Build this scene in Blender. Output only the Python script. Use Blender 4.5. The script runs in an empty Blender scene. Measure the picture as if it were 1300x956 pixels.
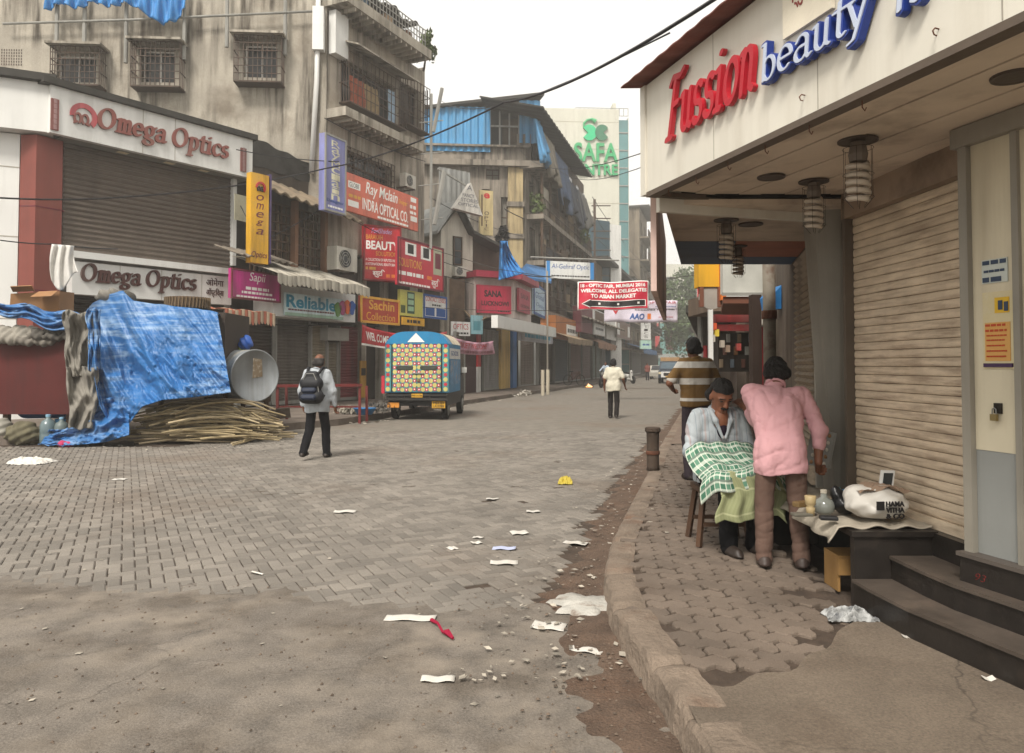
import bpy, math, random
import numpy as np
from mathutils import Vector, Matrix, noise as NZ
rng = random.Random(7)
nrng = np.random.RandomState(5)
S = bpy.context.scene
COL = S.collection
R = math.radians
# ---------------------------------------------------------------- camera
FOC, CX, CY, CAMZ = 960.0, 650.0, 433.0, 1.5
PITCH = math.atan(30/960)
cam_d = bpy.data.cameras.new('camera'); cam = bpy.data.objects.new('camera', cam_d); COL.objects.link(cam)
cam_d.sensor_width = 36; cam_d.lens = 36*FOC/1300; cam_d.shift_y = -45/1300
cam_d.clip_start = .05; cam_d.clip_end = 3000
cam.location = (0, 0, CAMZ); cam.rotation_euler = (math.pi/2+PITCH, 0, 0)
S.camera = cam
# ---------------------------------------------------------------- sky and sun
SUN_EL, SUN_AZ = 50, -160          # azimuth clockwise from +Y (the view direction)
w = bpy.data.worlds.new('World'); S.world = w; w.use_nodes = True
nt = w.node_tree; bg = nt.nodes['Background']
sky = nt.nodes.new('ShaderNodeTexSky'); sky.sky_type = 'NISHITA'; sky.sun_disc = False
sky.sun_elevation = R(SUN_EL); sky.sun_rotation = R(SUN_AZ)
sky.air_density = 1.0; sky.dust_density = 2.0; sky.ozone_density = 1.0
hs = nt.nodes.new('ShaderNodeHueSaturation'); hs.inputs['Saturation'].default_value = .22
tint = nt.nodes.new('ShaderNodeMix'); tint.data_type = 'RGBA'; tint.blend_type = 'MULTIPLY'
tint.inputs[0].default_value = 1; tint.inputs[7].default_value = (1.0, .97, .915, 1)
veil = nt.nodes.new('ShaderNodeMix'); veil.data_type = 'RGBA'; veil.inputs[0].default_value = .72; veil.inputs[7].default_value = (7.4, 7.25, 6.9, 1)   # high thin cloud, even over the whole sky
nt.links.new(sky.outputs[0], veil.inputs[6]); nt.links.new(veil.outputs[2], hs.inputs['Color']); nt.links.new(hs.outputs[0], tint.inputs[6])
nt.links.new(tint.outputs[2], bg.inputs['Color']); bg.inputs['Strength'].default_value = .115
sun_d = bpy.data.lights.new('sun', 'SUN'); sun = bpy.data.objects.new('sun', sun_d); COL.objects.link(sun)
sun_d.energy = 2.6; sun_d.angle = R(16); sun_d.color = (1, .94, .86)
_a, _e = R(SUN_AZ), R(SUN_EL)
sun.rotation_euler = Vector((math.sin(_a)*math.cos(_e), math.cos(_a)*math.cos(_e), math.sin(_e))).to_track_quat('Z', 'Y').to_euler()
S.view_settings.view_transform = 'Standard'; S.view_settings.look = 'None'
S.view_settings.exposure = 0.86; S.view_settings.gamma = 1
S.cycles.max_bounces = 6; S.cycles.diffuse_bounces = 4; S.cycles.glossy_bounces = 2
S.cycles.volume_bounces = 0; S.cycles.volume_step_rate = 4
# ---------------------------------------------------------------- unprojection: where in the place a thing stands
def ray(px, py):
    a = (px-CX)/FOC; b = (CY-py)/FOC
    c, s = math.cos(PITCH), math.sin(PITCH)
    return Vector((a, c-b*s, s+b*c))
def W(px, py, d):
    r = ray(px, py); return Vector((0, 0, CAMZ))+r*(d/r.y)
def G(px, py, z=0.0):
    r = ray(px, py); return Vector((0, 0, CAMZ))+r*((z-CAMZ)/r.z)
class Facade:
    """vertical plane: origin (x,y), unit dir u (to the right in view), n towards the viewer's side"""
    def __init__(s, x0, y0, x1, y1):
        s.o = Vector((x0, y0)); s.u = Vector((x1-x0, y1-y0)); s.L = s.u.length; s.u.normalize()
        s.n = Vector((s.u.y, -s.u.x))
    def P(s, u, z, o=0.0):
        q = s.o+s.u*u+s.n*o; return Vector((q.x, q.y, z))
    def uz(s, px, py, o=0.0):
        r = ray(px, py); q = s.o+s.n*o
        den = r.x*s.n.x+r.y*s.n.y
        t = (q.x*s.n.x+q.y*s.n.y)/den
        p = Vector((0, 0, CAMZ))+r*t
        return (p.x-q.x)*s.u.x+(p.y-q.y)*s.u.y, p.z
    def U(s, px, o=0.0, py=440): return s.uz(px, py, o)[0]
    def Z(s, px, py, o=0.0): return s.uz(px, py, o)[1]
    def rect(s, px0, yt, yb, px1, o=0.0):
        u0, z1 = s.uz(px0, yt, o); z0 = s.uz(px0, yb, o)[1]; u1 = s.U(px1, o, (yt+yb)/2)
        return u0, u1, z0, z1
# ---------------------------------------------------------------- colours and materials
def C(h):
    h = h.lstrip('#'); v = [int(h[i:i+2], 16)/255 for i in (0, 2, 4)]
    return tuple(((x+.055)/1.055)**2.4 if x > .04045 else x/12.92 for x in v)
MATS = {}
def mat(name, col, rough=.8, var=.12, sc=3.0, bump=.12, bsc=45, streak=0, scol='2b2621', metal=0, rnd=0,
        patch=0, pcol='5a4a3a', psc=.8, spec=.35, trans=0, pthr=.52, sstr=.25, speck=0, spsc=160, crack=0, crsc=.9):
    if name in MATS: return MATS[name]
    m = bpy.data.materials.new(name); m.use_nodes = True; MATS[name] = m
    t = m.node_tree; N = t.nodes; L = t.links; b = N['Principled BSDF']
    b.inputs['Roughness'].default_value = rough; b.inputs['Metallic'].default_value = metal
    b.inputs['Specular IOR Level'].default_value = spec
    c = C(col) if isinstance(col, str) else col
    pos = N.new('ShaderNodeNewGeometry').outputs['Position']
    def noise(scale, det=5, mp=None, rg=.55):
        n = N.new('ShaderNodeTexNoise'); n.inputs['Scale'].default_value = scale; n.inputs['Detail'].default_value = det
        n.inputs['Roughness'].default_value = rg
        src = pos
        if mp:
            k = N.new('ShaderNodeMapping'); k.inputs['Scale'].default_value = mp; L.new(pos, k.inputs[0]); src = k.outputs[0]
        L.new(src, n.inputs['Vector']); return n.outputs['Fac']
    def rampf(f, a, bb):
        r = N.new('ShaderNodeMapRange'); r.inputs[1].default_value = a; r.inputs[2].default_value = bb; L.new(f, r.inputs[0]); return r.outputs[0]
    def mix(f, a, bb, typ='MIX'):
        x = N.new('ShaderNodeMix'); x.data_type = 'RGBA'; x.blend_type = typ
        for i, v in ((0, f), (6, a), (7, bb)):
            if isinstance(v, (int, float)): x.inputs[i].default_value = v
            elif isinstance(v, tuple): x.inputs[i].default_value = (*v[:3], 1)
            else: L.new(v, x.inputs[i])
        return x.outputs[2]
    lo = tuple(x*(1-var) for x in c); hi = tuple(min(1, x*(1+var)) for x in c)
    o = mix(rampf(noise(sc), .3, .7), lo, hi)
    if rnd:
        oi = N.new('ShaderNodeObjectInfo').outputs['Random']; ge = N.new('ShaderNodeNewGeometry').outputs['Random Per Island']
        ad = N.new('ShaderNodeMath'); ad.operation = 'ADD'; L.new(oi, ad.inputs[0]); L.new(ge, ad.inputs[1])
        fr = N.new('ShaderNodeMath'); fr.operation = 'FRACT'; L.new(ad.outputs[0], fr.inputs[0])
        g = rampf(fr.outputs[0], 0, 1); mr = N.new('ShaderNodeMapRange'); mr.inputs[3].default_value = 1-rnd; mr.inputs[4].default_value = 1+rnd; L.new(fr.outputs[0], mr.inputs[0])
        cc = N.new('ShaderNodeCombineColor')
        for i in range(3): L.new(mr.outputs[0], cc.inputs[i])
        o = mix(1.0, o, cc.outputs[0], 'MULTIPLY')
    if patch:
        f = rampf(noise(psc, 7, None, .62), pthr, pthr+.16)
        k = N.new('ShaderNodeMath'); k.operation = 'MULTIPLY'; k.inputs[1].default_value = patch; L.new(f, k.inputs[0])
        o = mix(k.outputs[0], o, C(pcol))
    if speck:
        f = rampf(noise(spsc, 3, None, .7), .25, .75); mr = N.new('ShaderNodeMapRange'); mr.inputs[3].default_value = 1-speck; mr.inputs[4].default_value = 1+speck; L.new(f, mr.inputs[0])
        cc = N.new('ShaderNodeCombineColor')
        for i in range(3): L.new(mr.outputs[0], cc.inputs[i])
        o = mix(1.0, o, cc.outputs[0], 'MULTIPLY')
    if crack:
        wn = N.new('ShaderNodeTexNoise'); wn.inputs['Scale'].default_value = 2.5; wn.inputs['Detail'].default_value = 6; L.new(pos, wn.inputs['Vector'])
        av = N.new('ShaderNodeMix'); av.data_type = 'RGBA'; av.blend_type = 'ADD'; av.inputs[0].default_value = .55; L.new(pos, av.inputs[6]); L.new(wn.outputs['Color'], av.inputs[7])
        vo = N.new('ShaderNodeTexVoronoi'); vo.feature = 'DISTANCE_TO_EDGE'; vo.inputs['Scale'].default_value = crsc; L.new(av.outputs[2], vo.inputs['Vector'])
        f = rampf(vo.outputs['Distance'], .012, .0); k = N.new('ShaderNodeMath'); k.operation = 'MULTIPLY'; L.new(f, k.inputs[0]); L.new(rampf(noise(.7, 3), .42, .6), k.inputs[1])
        k2 = N.new('ShaderNodeMath'); k2.operation = 'MULTIPLY'; k2.inputs[1].default_value = crack; L.new(k.outputs[0], k2.inputs[0]); o = mix(k2.outputs[0], o, C('2e2822'))
    if streak:
        f = rampf(noise(1.0, 6, (3.2, 3.2, sstr), .62), .44, .66)
        f2 = rampf(noise(.45, 4), .33, .52)
        k = N.new('ShaderNodeMath'); k.operation = 'MULTIPLY'; L.new(f, k.inputs[0]); L.new(f2, k.inputs[1])
        k2 = N.new('ShaderNodeMath'); k2.operation = 'MULTIPLY'; k2.inputs[1].default_value = streak; L.new(k.outputs[0], k2.inputs[0])
        o = mix(k2.outputs[0], o, C(scol))
    L.new(o, b.inputs['Base Color'])
    if bump:
        bp = N.new('ShaderNodeBump'); bp.inputs['Strength'].default_value = bump; bp.inputs['Distance'].default_value = .02
        L.new(noise(bsc, 6), bp.inputs['Height']); L.new(bp.outputs[0], b.inputs['Normal'])
    if trans:
        b.inputs['Transmission Weight'].default_value = trans
    m['out'] = 1
    return m
def paint(name, col, rough=.5, **k):
    k.setdefault('var', .06); k.setdefault('bump', .03); k.setdefault('sc', 2); k.setdefault('streak', .45); k.setdefault('patch', .22); k.setdefault('pcol', '857d72'); k.setdefault('psc', 1.3); k.setdefault('speck', .06)
    return mat(name, col, rough, **k)
# ---------------------------------------------------------------- mesh builder and object tree
class MB:
    def __init__(s): s.v = []; s.f = []
    def add(s, vs, fs):
        n = len(s.v); s.v += [tuple(v) for v in vs]; s.f += [tuple(i+n for i in f) for f in fs]; return s
    def hexa(s, p): return s.add(p, [(0, 3, 2, 1), (4, 5, 6, 7), (0, 1, 5, 4), (1, 2, 6, 5), (2, 3, 7, 6), (3, 0, 4, 7)])
    def box(s, x0, x1, y0, y1, z0, z1):
        return s.hexa([(x0, y0, z0), (x1, y0, z0), (x1, y1, z0), (x0, y1, z0), (x0, y0, z1), (x1, y0, z1), (x1, y1, z1), (x0, y1, z1)])
    def fbox(s, F, u0, u1, z0, z1, o0, o1):
        a = [F.P(u0, z0, o1), F.P(u1, z0, o1), F.P(u1, z0, o0), F.P(u0, z0, o0), F.P(u0, z1, o1), F.P(u1, z1, o1), F.P(u1, z1, o0), F.P(u0, z1, o0)]
        return s.hexa(a)
    def bar(s, a, b, wd, ht, up=(0, 0, 1)):
        a = Vector(a); b = Vector(b); d = (b-a).normalized(); x = d.cross(Vector(up))
        if x.length < 1e-4: x = Vector((1, 0, 0))
        x.normalize(); y = x.cross(d); x *= wd/2; y *= ht/2
        return s.hexa([a-x-y, a+x-y, b+x-y, b-x-y, a-x+y, a+x+y, b+x+y, b-x+y])
    def tube(s, pts, r, n=6, cap=True):
        pts = [Vector(p) for p in pts]; rs = r if isinstance(r, (list, tuple)) else [r]*len(pts)
        base = len(s.v); x = None
        for i, p in enumerate(pts):
            d = (pts[min(i+1, len(pts)-1)]-pts[max(i-1, 0)]).normalized()
            if x is None: x = d.cross(Vector((0, 0, 1)));  x = x if x.length > .05 else d.cross(Vector((1, 0, 0)))
            else: x = x-d*x.dot(d)
            x.normalize(); y = d.cross(x)
            for k in range(n):
                a = 2*math.pi*k/n; s.v.append(tuple(p+(x*math.cos(a)+y*math.sin(a))*rs[i]))
        for i in range(len(pts)-1):
            for k in range(n):
                k2 = (k+1) % n; s.f.append((base+i*n+k, base+i*n+k2, base+(i+1)*n+k2, base+(i+1)*n+k))
        if cap:
            s.f.append(tuple(base+k for k in range(n))[::-1]); s.f.append(tuple(base+(len(pts)-1)*n+k for k in range(n)))
        return s
    def lathe(s, prof, c=(0, 0, 0), n=16, axis='z'):
        base = len(s.v); c = Vector(c)
        for r, z in prof:
            for k in range(n):
                a = 2*math.pi*k/n; q = (r*math.cos(a), r*math.sin(a), z)
                if axis == 'x': q = (z, q[0], q[1])
                if axis == 'y': q = (q[1], z, q[0])
                s.v.append(tuple(c+Vector(q)))
        m = len(prof)
        for i in range(m-1):
            for k in range(n):
                k2 = (k+1) % n; s.f.append((base+i*n+k, base+i*n+k2, base+(i+1)*n+k2, base+(i+1)*n+k))
        s.f.append(tuple(base+k for k in range(n))[::-1]); s.f.append(tuple(base+(m-1)*n+k for k in range(n)))
        return s
    def grid(s, fn, nu, nv):
        base = len(s.v)
        for j in range(nv+1):
            for i in range(nu+1): s.v.append(tuple(fn(i/nu, j/nv)))
        for j in range(nv):
            for i in range(nu):
                a = base+j*(nu+1)+i; s.f.append((a, a+1, a+nu+2, a+nu+1))
        return s
    def prism(s, pts, off):
        n = len(pts); off = Vector(off); a = [Vector(p) for p in pts]
        return s.add(a+[p+off for p in a], [tuple(range(n))[::-1], tuple(range(n, 2*n))]+[(i, (i+1) % n, n+(i+1) % n, n+i) for i in range(n)])
    def mesh(s, name, smooth=False):
        me = bpy.data.meshes.new(name); me.from_pydata(s.v, [], s.f)
        if smooth: me.polygons.foreach_set('use_smooth', [True]*len(me.polygons))
        me.update(); return me
def link(name, me, m, parent=None, loc=None):
    o = bpy.data.objects.new(name, me); COL.objects.link(o)
    if m is not None and me is not None:
        me.materials.clear(); me.materials.append(m)
    if loc is not None: o.location = loc
    if parent is not None: o.parent = parent
    return o
def wloc(o):
    v = Vector((0, 0, 0))
    while o is not None: v += o.location; o = o.parent
    return v
def part(name, mb, m, parent=None, smooth=False, label=None, world=True, kind=None):
    """mesh object; geometry given in world coordinates (world=True) and rebased to its parent"""
    if world and parent is not None:
        l = wloc(parent); mb.v = [(x-l.x, y-l.y, z-l.z) for x, y, z in mb.v]
    o = link(name, mb.mesh(name, smooth), m, parent)
    if label: o['label'] = label
    if kind: o['kind'] = kind
    return o
def tag(o, label, cat, group=None, kind=None):
    o['label'] = label; o['category'] = cat
    if group: o['group'] = group
    if kind: o['kind'] = kind
    return o
def thing(name, label, cat, loc=(0, 0, 0), rz=0, group=None):
    o = bpy.data.objects.new(name, None); COL.objects.link(o); o.location = loc; o.rotation_euler = (0, 0, rz)
    o.empty_display_size = .1
    return tag(o, label, cat, group)
def one(name, mb, m, label, cat, group=None, smooth=False, solid=0):
    o = link(name, mb.mesh(name, smooth), m); tag(o, label, cat, group)
    if solid: thick(o, solid)
    return o
def thick(o, t):
    md = o.modifiers.new('thickness', 'SOLIDIFY'); md.thickness = t; md.offset = 0; return o
def struct(name, mb, m, label=None, smooth=False):
    o = link(name, mb.mesh(name, smooth), m); o['kind'] = 'structure'
    if label: o['label'] = label
    return o
def copy_tree(o, parent=None):
    c = o.copy(); COL.objects.link(c); c.parent = parent
    for ch in list(o.children): copy_tree(ch, c)
    return c
# ---------------------------------------------------------------- lettering
TXT = {}
def text_geo(s, bold=0, shear=0, space=1.0, depth=.04):
    k = (s, bold, shear, space, depth)
    if k in TXT: return TXT[k]
    cu = bpy.data.curves.new('t', 'FONT'); cu.body = s; cu.size = 1; cu.shear = shear; cu.offset = bold
    cu.space_character = space; cu.extrude = depth/2; cu.resolution_u = 3; cu.align_x = 'CENTER'; cu.space_line = .95
    o = bpy.data.objects.new('t', cu); COL.objects.link(o)
    bpy.context.view_layer.update()
    dg = bpy.context.evaluated_depsgraph_get(); me = o.evaluated_get(dg).to_mesh()
    v = np.array([tuple(x.co) for x in me.vertices]); f = [tuple(p.vertices) for p in me.polygons]
    o.evaluated_get(dg).to_mesh_clear(); bpy.data.objects.remove(o); bpy.data.curves.remove(cu)
    if len(v) == 0: v = np.zeros((1, 3)); f = []
    lo = v.min(0); hi = v.max(0); sz = np.maximum(hi-lo, 1e-6)
    v = (v-lo)/sz
    TXT[k] = (v, f); return TXT[k]
def ftext(mb, F, s, u0, u1, z0, z1, o0, o1, bold=.0, shear=0, space=1.0):
    v, f = text_geo(s, bold, shear, space)
    return mb.add([F.P(u0+(u1-u0)*a, z0+(z1-z0)*b, o0+(o1-o0)*c) for a, b, c in v], f)
def nib_geo(strokes, x0, x1, y0, y1, nib=(.16, .05), ang=30, res=.035, shear=0.0):
    """broad-nib lettering: strokes are centre lines; returns a filled, extrudable outline mesh (verts z in 0..1)"""
    segs = []
    for st in strokes:
        wd = 1.0
        if isinstance(st, tuple): st, wd = st
        for a, b in zip(st[:-1], st[1:]): segs.append((a, b, wd))
    xs = np.arange(x0-.25, x1+.25, res); ys = np.arange(y0-.2, y1+.2, res)
    X, Y = np.meshgrid(xs, ys, indexing='ij'); c, s_ = math.cos(R(ang)), math.sin(R(ang))
    def T(x, y): return (x*c+y*s_)/nib[0], (-x*s_+y*c)/nib[1]
    TX, TY = T(X, Y); D = np.full(X.shape, 9.0)
    for a, b, wd in segs:
        ax, ay = T(*a); bx, by = T(*b); dx, dy = bx-ax, by-ay; l2 = dx*dx+dy*dy+1e-9
        t = np.clip(((TX-ax)*dx+(TY-ay)*dy)/l2, 0, 1)
        D = np.minimum(D, np.hypot(TX-ax-t*dx, TY-ay-t*dy)/wd-1)
    V = []; Fc = []; cache = {}
    def vid(i, j, k):
        key = (i, j, k)
        if key in cache: return cache[key]
        if k == 0: p = (xs[i], ys[j])
        elif k == 1: t = D[i, j]/(D[i, j]-D[i+1, j]); p = (xs[i]+t*res, ys[j])
        else: t = D[i, j]/(D[i, j]-D[i, j+1]); p = (xs[i], ys[j]+t*res)
        V.append((p[0]+shear*p[1], p[1])); cache[key] = len(V)-1; return cache[key]
    tops = []; cont = []
    ins = D < 0
    any_in = ins[:-1, :-1] | ins[1:, :-1] | ins[:-1, 1:] | ins[1:, 1:]
    for i, j in zip(*np.nonzero(any_in)):
        cs = [(i, j), (i+1, j), (i+1, j+1), (i, j+1)]; ed = [(i, j, 1), (i+1, j, 2), (i, j+1, 1), (i, j, 2)]
        poly = []; cr = []
        for q in range(4):
            a = ins[cs[q]]; b = ins[cs[(q+1) % 4]]
            if a: poly.append(vid(cs[q][0], cs[q][1], 0))
            if a != b:
                e = vid(*ed[q]); poly.append(e); cr.append((e, a))
        if len(poly) >= 3: tops.append(tuple(poly))
        if len(cr) == 2: cont.append((cr[0][0], cr[1][0]) if cr[0][1] else (cr[1][0], cr[0][0]))
    n = len(V)
    verts = [(x, y, 1.0) for x, y in V]+[(x, y, 0.0) for x, y in V]
    faces = tops+[(a, b, b+n, a+n)[::-1] for a, b in cont]
    return verts, faces
def arc(cx, cy, rx, ry, a0, a1, n=14):
    return [(cx+rx*math.cos(R(a0+(a1-a0)*i/n)), cy+ry*math.sin(R(a0+(a1-a0)*i/n))) for i in range(n+1)]
# centre lines of a roman letter set, x-height 1, (strokes, advance)
GL = {
 'O': ([arc(.72, .75, .62, .75, 0, 360, 28)], 1.62), 'o': ([arc(.45, .5, .38, .5, 0, 360, 22)], 1.0),
 'm': ([[(.0, .95), (.18, 1), (.18, 0)], [(.0, 0), (.36, 0)], [(.18, .7)]+arc(.42, .68, .2, .32, 160, 0)+[(.62, 0)], [(.5, 0), (.76, 0)], [(.62, .7)]+arc(.86, .68, .2, .32, 160, 0)+[(1.06, 0)], [(.94, 0), (1.22, 0)]], 1.34),
 'e': ([[(.08, .55), (.8, .55)]+arc(.44, .52, .37, .48, 5, 310, 22)], .98),
 'g': ([arc(.42, .62, .33, .38, 0, 360, 20), [(.7, .88), (.95, .98)], [(.25, .28), (.12, .12), (.3, .02), (.7, -.06)]+arc(.45, -.26, .4, .22, 30, -200, 18)], 1.05),
 'a': ([[(.1, .78)]+arc(.4, .72, .28, .28, 150, 0)+[(.68, .12), (.8, 0), (.92, .08)], [(.68, .56)]+arc(.36, .28, .3, .28, 70, 330, 16)+[(.68, .2)]], 1.0),
 'p': ([[(0, .95), (.18, 1), (.18, -.5)], [(0, -.5), (.38, -.5)], arc(.46, .5, .36, .5, 150, -150, 20)], 1.0),
 't': ([[(.3, 1.32), (.3, .2)]+arc(.48, .2, .18, .2, 180, 320, 8), [(.02, 1), (.62, 1)]], .74),
 'i': ([[(.0, .95), (.2, 1), (.2, 0)], [(0, 0), (.4, 0)], [(.18, 1.36), (.22, 1.36)]], .55),
 'c': ([arc(.46, .5, .38, .5, 40, 320, 20)], .9),
 's': ([arc(.38, .74, .26, .26, 40, 250, 12)+arc(.36, .26, .3, .26, 80, -150, 12)], .8),
 'F': ([[(.5, 1.6), (.28, 0)], [(.05, -.02), (.5, -.02)], [(.1, 1.45), (.3, 1.62), (.9, 1.55), (1.15, 1.68)], [(.4, .85), (.85, .88)]], 1.15),
 'u': ([[(0, .95), (.15, 1), (.15, .3)]+arc(.4, .28, .25, .28, 180, 340, 10), [(.66, 1), (.66, .1), (.85, .02)]], .95),
 'n': ([[(.0, .95), (.16, 1), (.16, 0)], [(.16, .7)]+arc(.42, .68, .24, .32, 160, 0)+[(.66, .1), (.82, .02)]], .95),
 'b': ([[(0, 1.6), (.16, 1.62), (.16, .05)], arc(.46, .5, .34, .48, 150, -150, 20)], .98),
 'y': ([[(0, 1), (.38, .08)], [(-.08, 1), (.2, 1)], [(.78, 1), (.3, -.4), (.05, -.48)], [(.62, 1), (.92, 1)]], .95),
}
def nib_word(word, **k):
    st = []; x = 0
    for ch in word:
        if ch == ' ': x += .5; continue
        s_, adv = GL[ch]
        st += [[(a+x, b) for a, b in q] for q in s_]; x += adv+k.get('gap', .04)
    k.pop('gap', None)
    return nib_geo(st, 0, x, -.6, 1.7, **k)
def place_geo(mb, F, geo, u0, u1, z0, z1, o0, o1):
    v, f = geo; a = np.array(v); lo = a.min(0); sz = a.max(0)-lo; a = (a-lo)/sz
    return mb.add([F.P(u0+(u1-u0)*p[0], z0+(z1-z0)*p[1], o0+(o1-o0)*p[2]) for p in a], f)
def ridge(x, y, z=0.0):
    return 1-abs(NZ.noise(Vector((x, y, z))))*2
def crumpled(name, label, p, rx, ry, h, m, cat, seed=0, n=26):
    def f(u, v):
        a, b = u*2-1, v*2-1; r = max(abs(a), abs(b)); e = 1+.25*NZ.noise(Vector((a*1.5, b*1.5, seed+9)))
        z = h*(1-r**3)*(.35+.65*ridge(a*1.6+seed, b*1.6))+h*.35*abs(NZ.noise(Vector((a*4, b*4, seed))))
        return (p.x+a*rx*e, p.y+b*ry*e, p.z+.003+max(0, z))
    o = one(name, MB().grid(f, n, n), m, label, cat); thick(o, .002); return o
WHITE = lambda: paint('white_letter_paint', 'e8e6e0', streak=.1)
def sign(F, px0, yt, yb, px1, o, name, label, m, lines=(), th=.12, cat='sign', frame=None, fw=.05, rect=None, group=None):
    """flat board standing off the facade by o; lines = (text, u0,u1,v0,v1, material, opts) in fractions of the board"""
    u0, u1, z0, z1 = rect or F.rect(px0, yt, yb, px1, o)
    t = thing(name, label, cat, F.P((u0+u1)/2, z0, o), group=group)
    part('board', MB().fbox(F, u0, u1, z0, z1, o-th, o), m, t)
    if frame:
        b = MB()
        b.fbox(F, u0-.01, u0+fw, z0-.01, z1+.01, o-.02, o+.025); b.fbox(F, u1-fw, u1+.01, z0-.01, z1+.01, o-.02, o+.025)
        b.fbox(F, u0+fw, u1-fw, z0-.01, z0+fw, o-.02, o+.025); b.fbox(F, u0+fw, u1-fw, z1-fw, z1+.01, o-.02, o+.025)
        part('frame', b, frame, t)
    for k, ln in enumerate(lines):
        s_, a, b_, c, d, mm = ln[:6]; kw = ln[6] if len(ln) > 6 else {}
        q = MB(); U0 = u0+(u1-u0)*a; U1 = u0+(u1-u0)*b_; Z0 = z0+(z1-z0)*c; Z1 = z0+(z1-z0)*d
        if s_ is None: q.fbox(F, U0, U1, Z0, Z1, o-.004, o+.003+.0005*k); part('panel', q, mm, t); continue
        if s_ == '~':      # a line of print too small to read
            x = U0
            while x < U1-.02:
                wd = (Z1-Z0)*rng.uniform(.8, 2.6); q.fbox(F, x, min(x+wd, U1), Z0, Z1, o-.002, o+.0035+.0004*k); x += wd+(Z1-Z0)*.5
            part('lettering', q, mm, t); continue
        ftext(q, F, s_, U0, U1, Z0, Z1, o-.002, o+.004+.0006*k, **kw); part('lettering', q, mm, t)
    return t
# ================================================================ GROUND, ROAD, PAVEMENTS
m_asph = mat('old_asphalt_concrete', '69625a', .92, var=.25, sc=4.5, bump=.4, bsc=95, patch=.75, pcol='534a40', psc=1.3, streak=.6, scol='8b8174', sstr=3.2, speck=.38, spsc=75, crack=.45, pthr=.47)
m_brick = mat('paving_brick_grey', '777169', .86, var=.18, sc=1.1, bump=.5, bsc=110, rnd=.2, patch=.45, pcol='665444', psc=.3, pthr=.52, speck=.22)
m_bed = mat('joint_dirt', '453a31', .95, var=.3, sc=9, bump=.5, bsc=30)
m_far = mat('worn_paving_far', '726c63', .88, var=.18, sc=3.5, bump=.3, bsc=25, patch=.4, pcol='6b5645', psc=.3)
m_paver = mat('pavement_paver', '6d6156', .85, var=.2, sc=2, bump=.45, bsc=110, rnd=.12, patch=.6, pcol='54473c', psc=1.2, speck=.2)
m_kerb = mat('kerb_concrete', '76695c', .93, var=.28, sc=4, bump=.9, bsc=30, patch=.7, pcol='5f4433', psc=2.2, speck=.25)
m_dirt = mat('gutter_dirt', '5a4a3e', .95, var=.3, sc=5, bump=.9, bsc=60, patch=.6, pcol='5e4636', psc=1.6, speck=.35, spsc=90)
m_earth = mat('city_ground', '6a6157', .95, var=.15, sc=.3, bump=0)
PZ = .15
struct('ground', MB().box(-400, 400, -60, 700, -.5, -.07), m_earth)
def gut_x(d):      # right limit of the brick paving
    P = [(2, -.3), (4.4, .12), (5.5, .42), (7.5, .85), (9.5, 1.32), (11.3, 1.8), (200, 51)]
    for (a, x), (b, y) in zip(P[:-1], P[1:]):
        if d <= b: return x+(y-x)*(d-a)/(b-a)
def apr_d(x): return 4.62-(x-.19)*.18+.05*math.sin(x*3.1)+.03*math.sin(x*7.7)   # near limit of the bricks
def left_x(d): return -1.6+.28*(d-28.8) if d > 24 else (-5.0+(d-17)*.296 if d > 14.5 else -5.7+(d-14.5)*.25 if d > 13.9 else -14)
road = struct('road', MB().add([(-40, 4, -.014), (30, 4, -.014), (30, 17.4, -.014), (-40, 17.4, -.014)], [(0, 1, 2, 3)]), m_bed)
# bricks laid in herringbone
BL, BW, BH = .18, .09, .05
def brick_mb():
    b = MB(); e = .008; x, y = BL/2-.0035, BW/2-.0035
    b.add([(-x, -y, -BH), (x, -y, -BH), (x, y, -BH), (-x, y, -BH), (-x, -y, -e), (x, -y, -e), (x, y, -e), (-x, y, -e),
           (-x+e, -y+e, 0), (x-e, -y+e, 0), (x-e, y-e, 0), (-x+e, y-e, 0)],
          [(0, 1, 5, 4), (1, 2, 6, 5), (2, 3, 7, 6), (3, 0, 4, 7), (4, 5, 9, 8), (5, 6, 10, 9), (6, 7, 11, 10), (7, 4, 8, 11), (8, 9, 10, 11)])
    return b
brick_me = brick_mb().mesh('brick'); brick_me.materials.append(m_brick)
spots = []
ca, sa = math.cos(R(27)), math.sin(R(27)); q = BW
for i in range(-190, 190):
    for j in range(-190, 190):
        k = (i-j) % 4
        if k == 0: c_ = ((i+1)*q, (j+.5)*q, 0)
        elif k == 3: c_ = ((i+.5)*q, (j+1)*q, 90)
        else: continue
        x = c_[0]*ca-c_[1]*sa-4; y = c_[0]*sa+c_[1]*ca+11
        if y > 17.3 or y < apr_d(x) or x > gut_x(y)-.08+.05*math.sin(y*6) or x < -.76*y-.6 or x < left_x(y)-.3: continue
        spots.append((x, y, R(c_[2]+27)))
spots.sort(key=lambda s: abs(s[0])*.5+s[1] if abs(s[0]/s[1]) < .66 else 99)
vs = np.array(brick_mb().v); fs = brick_mb().f
acc = MB()
for n, (x, y, a) in enumerate(spots):
    if rng.random() < .004: continue
    dz = rng.uniform(-.004, .002)-.007*max(0, NZ.noise(Vector((x*.8, y*.8, 3)))); tx, ty = rng.gauss(0, .012), rng.gauss(0, .012); a += rng.gauss(0, .012)
    if n < 300:
        o = link('brick', brick_me, None, road, (x, y, dz)); o.rotation_euler = (tx, ty, a)
    else:
        c_, s_ = math.cos(a), math.sin(a)
        P = np.stack([vs[:, 0]*c_-vs[:, 1]*s_+x, vs[:, 0]*s_+vs[:, 1]*c_+y, vs[:, 2]+dz+vs[:, 0]*tx+vs[:, 1]*ty], 1)
        acc.add(P.tolist(), fs)
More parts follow.
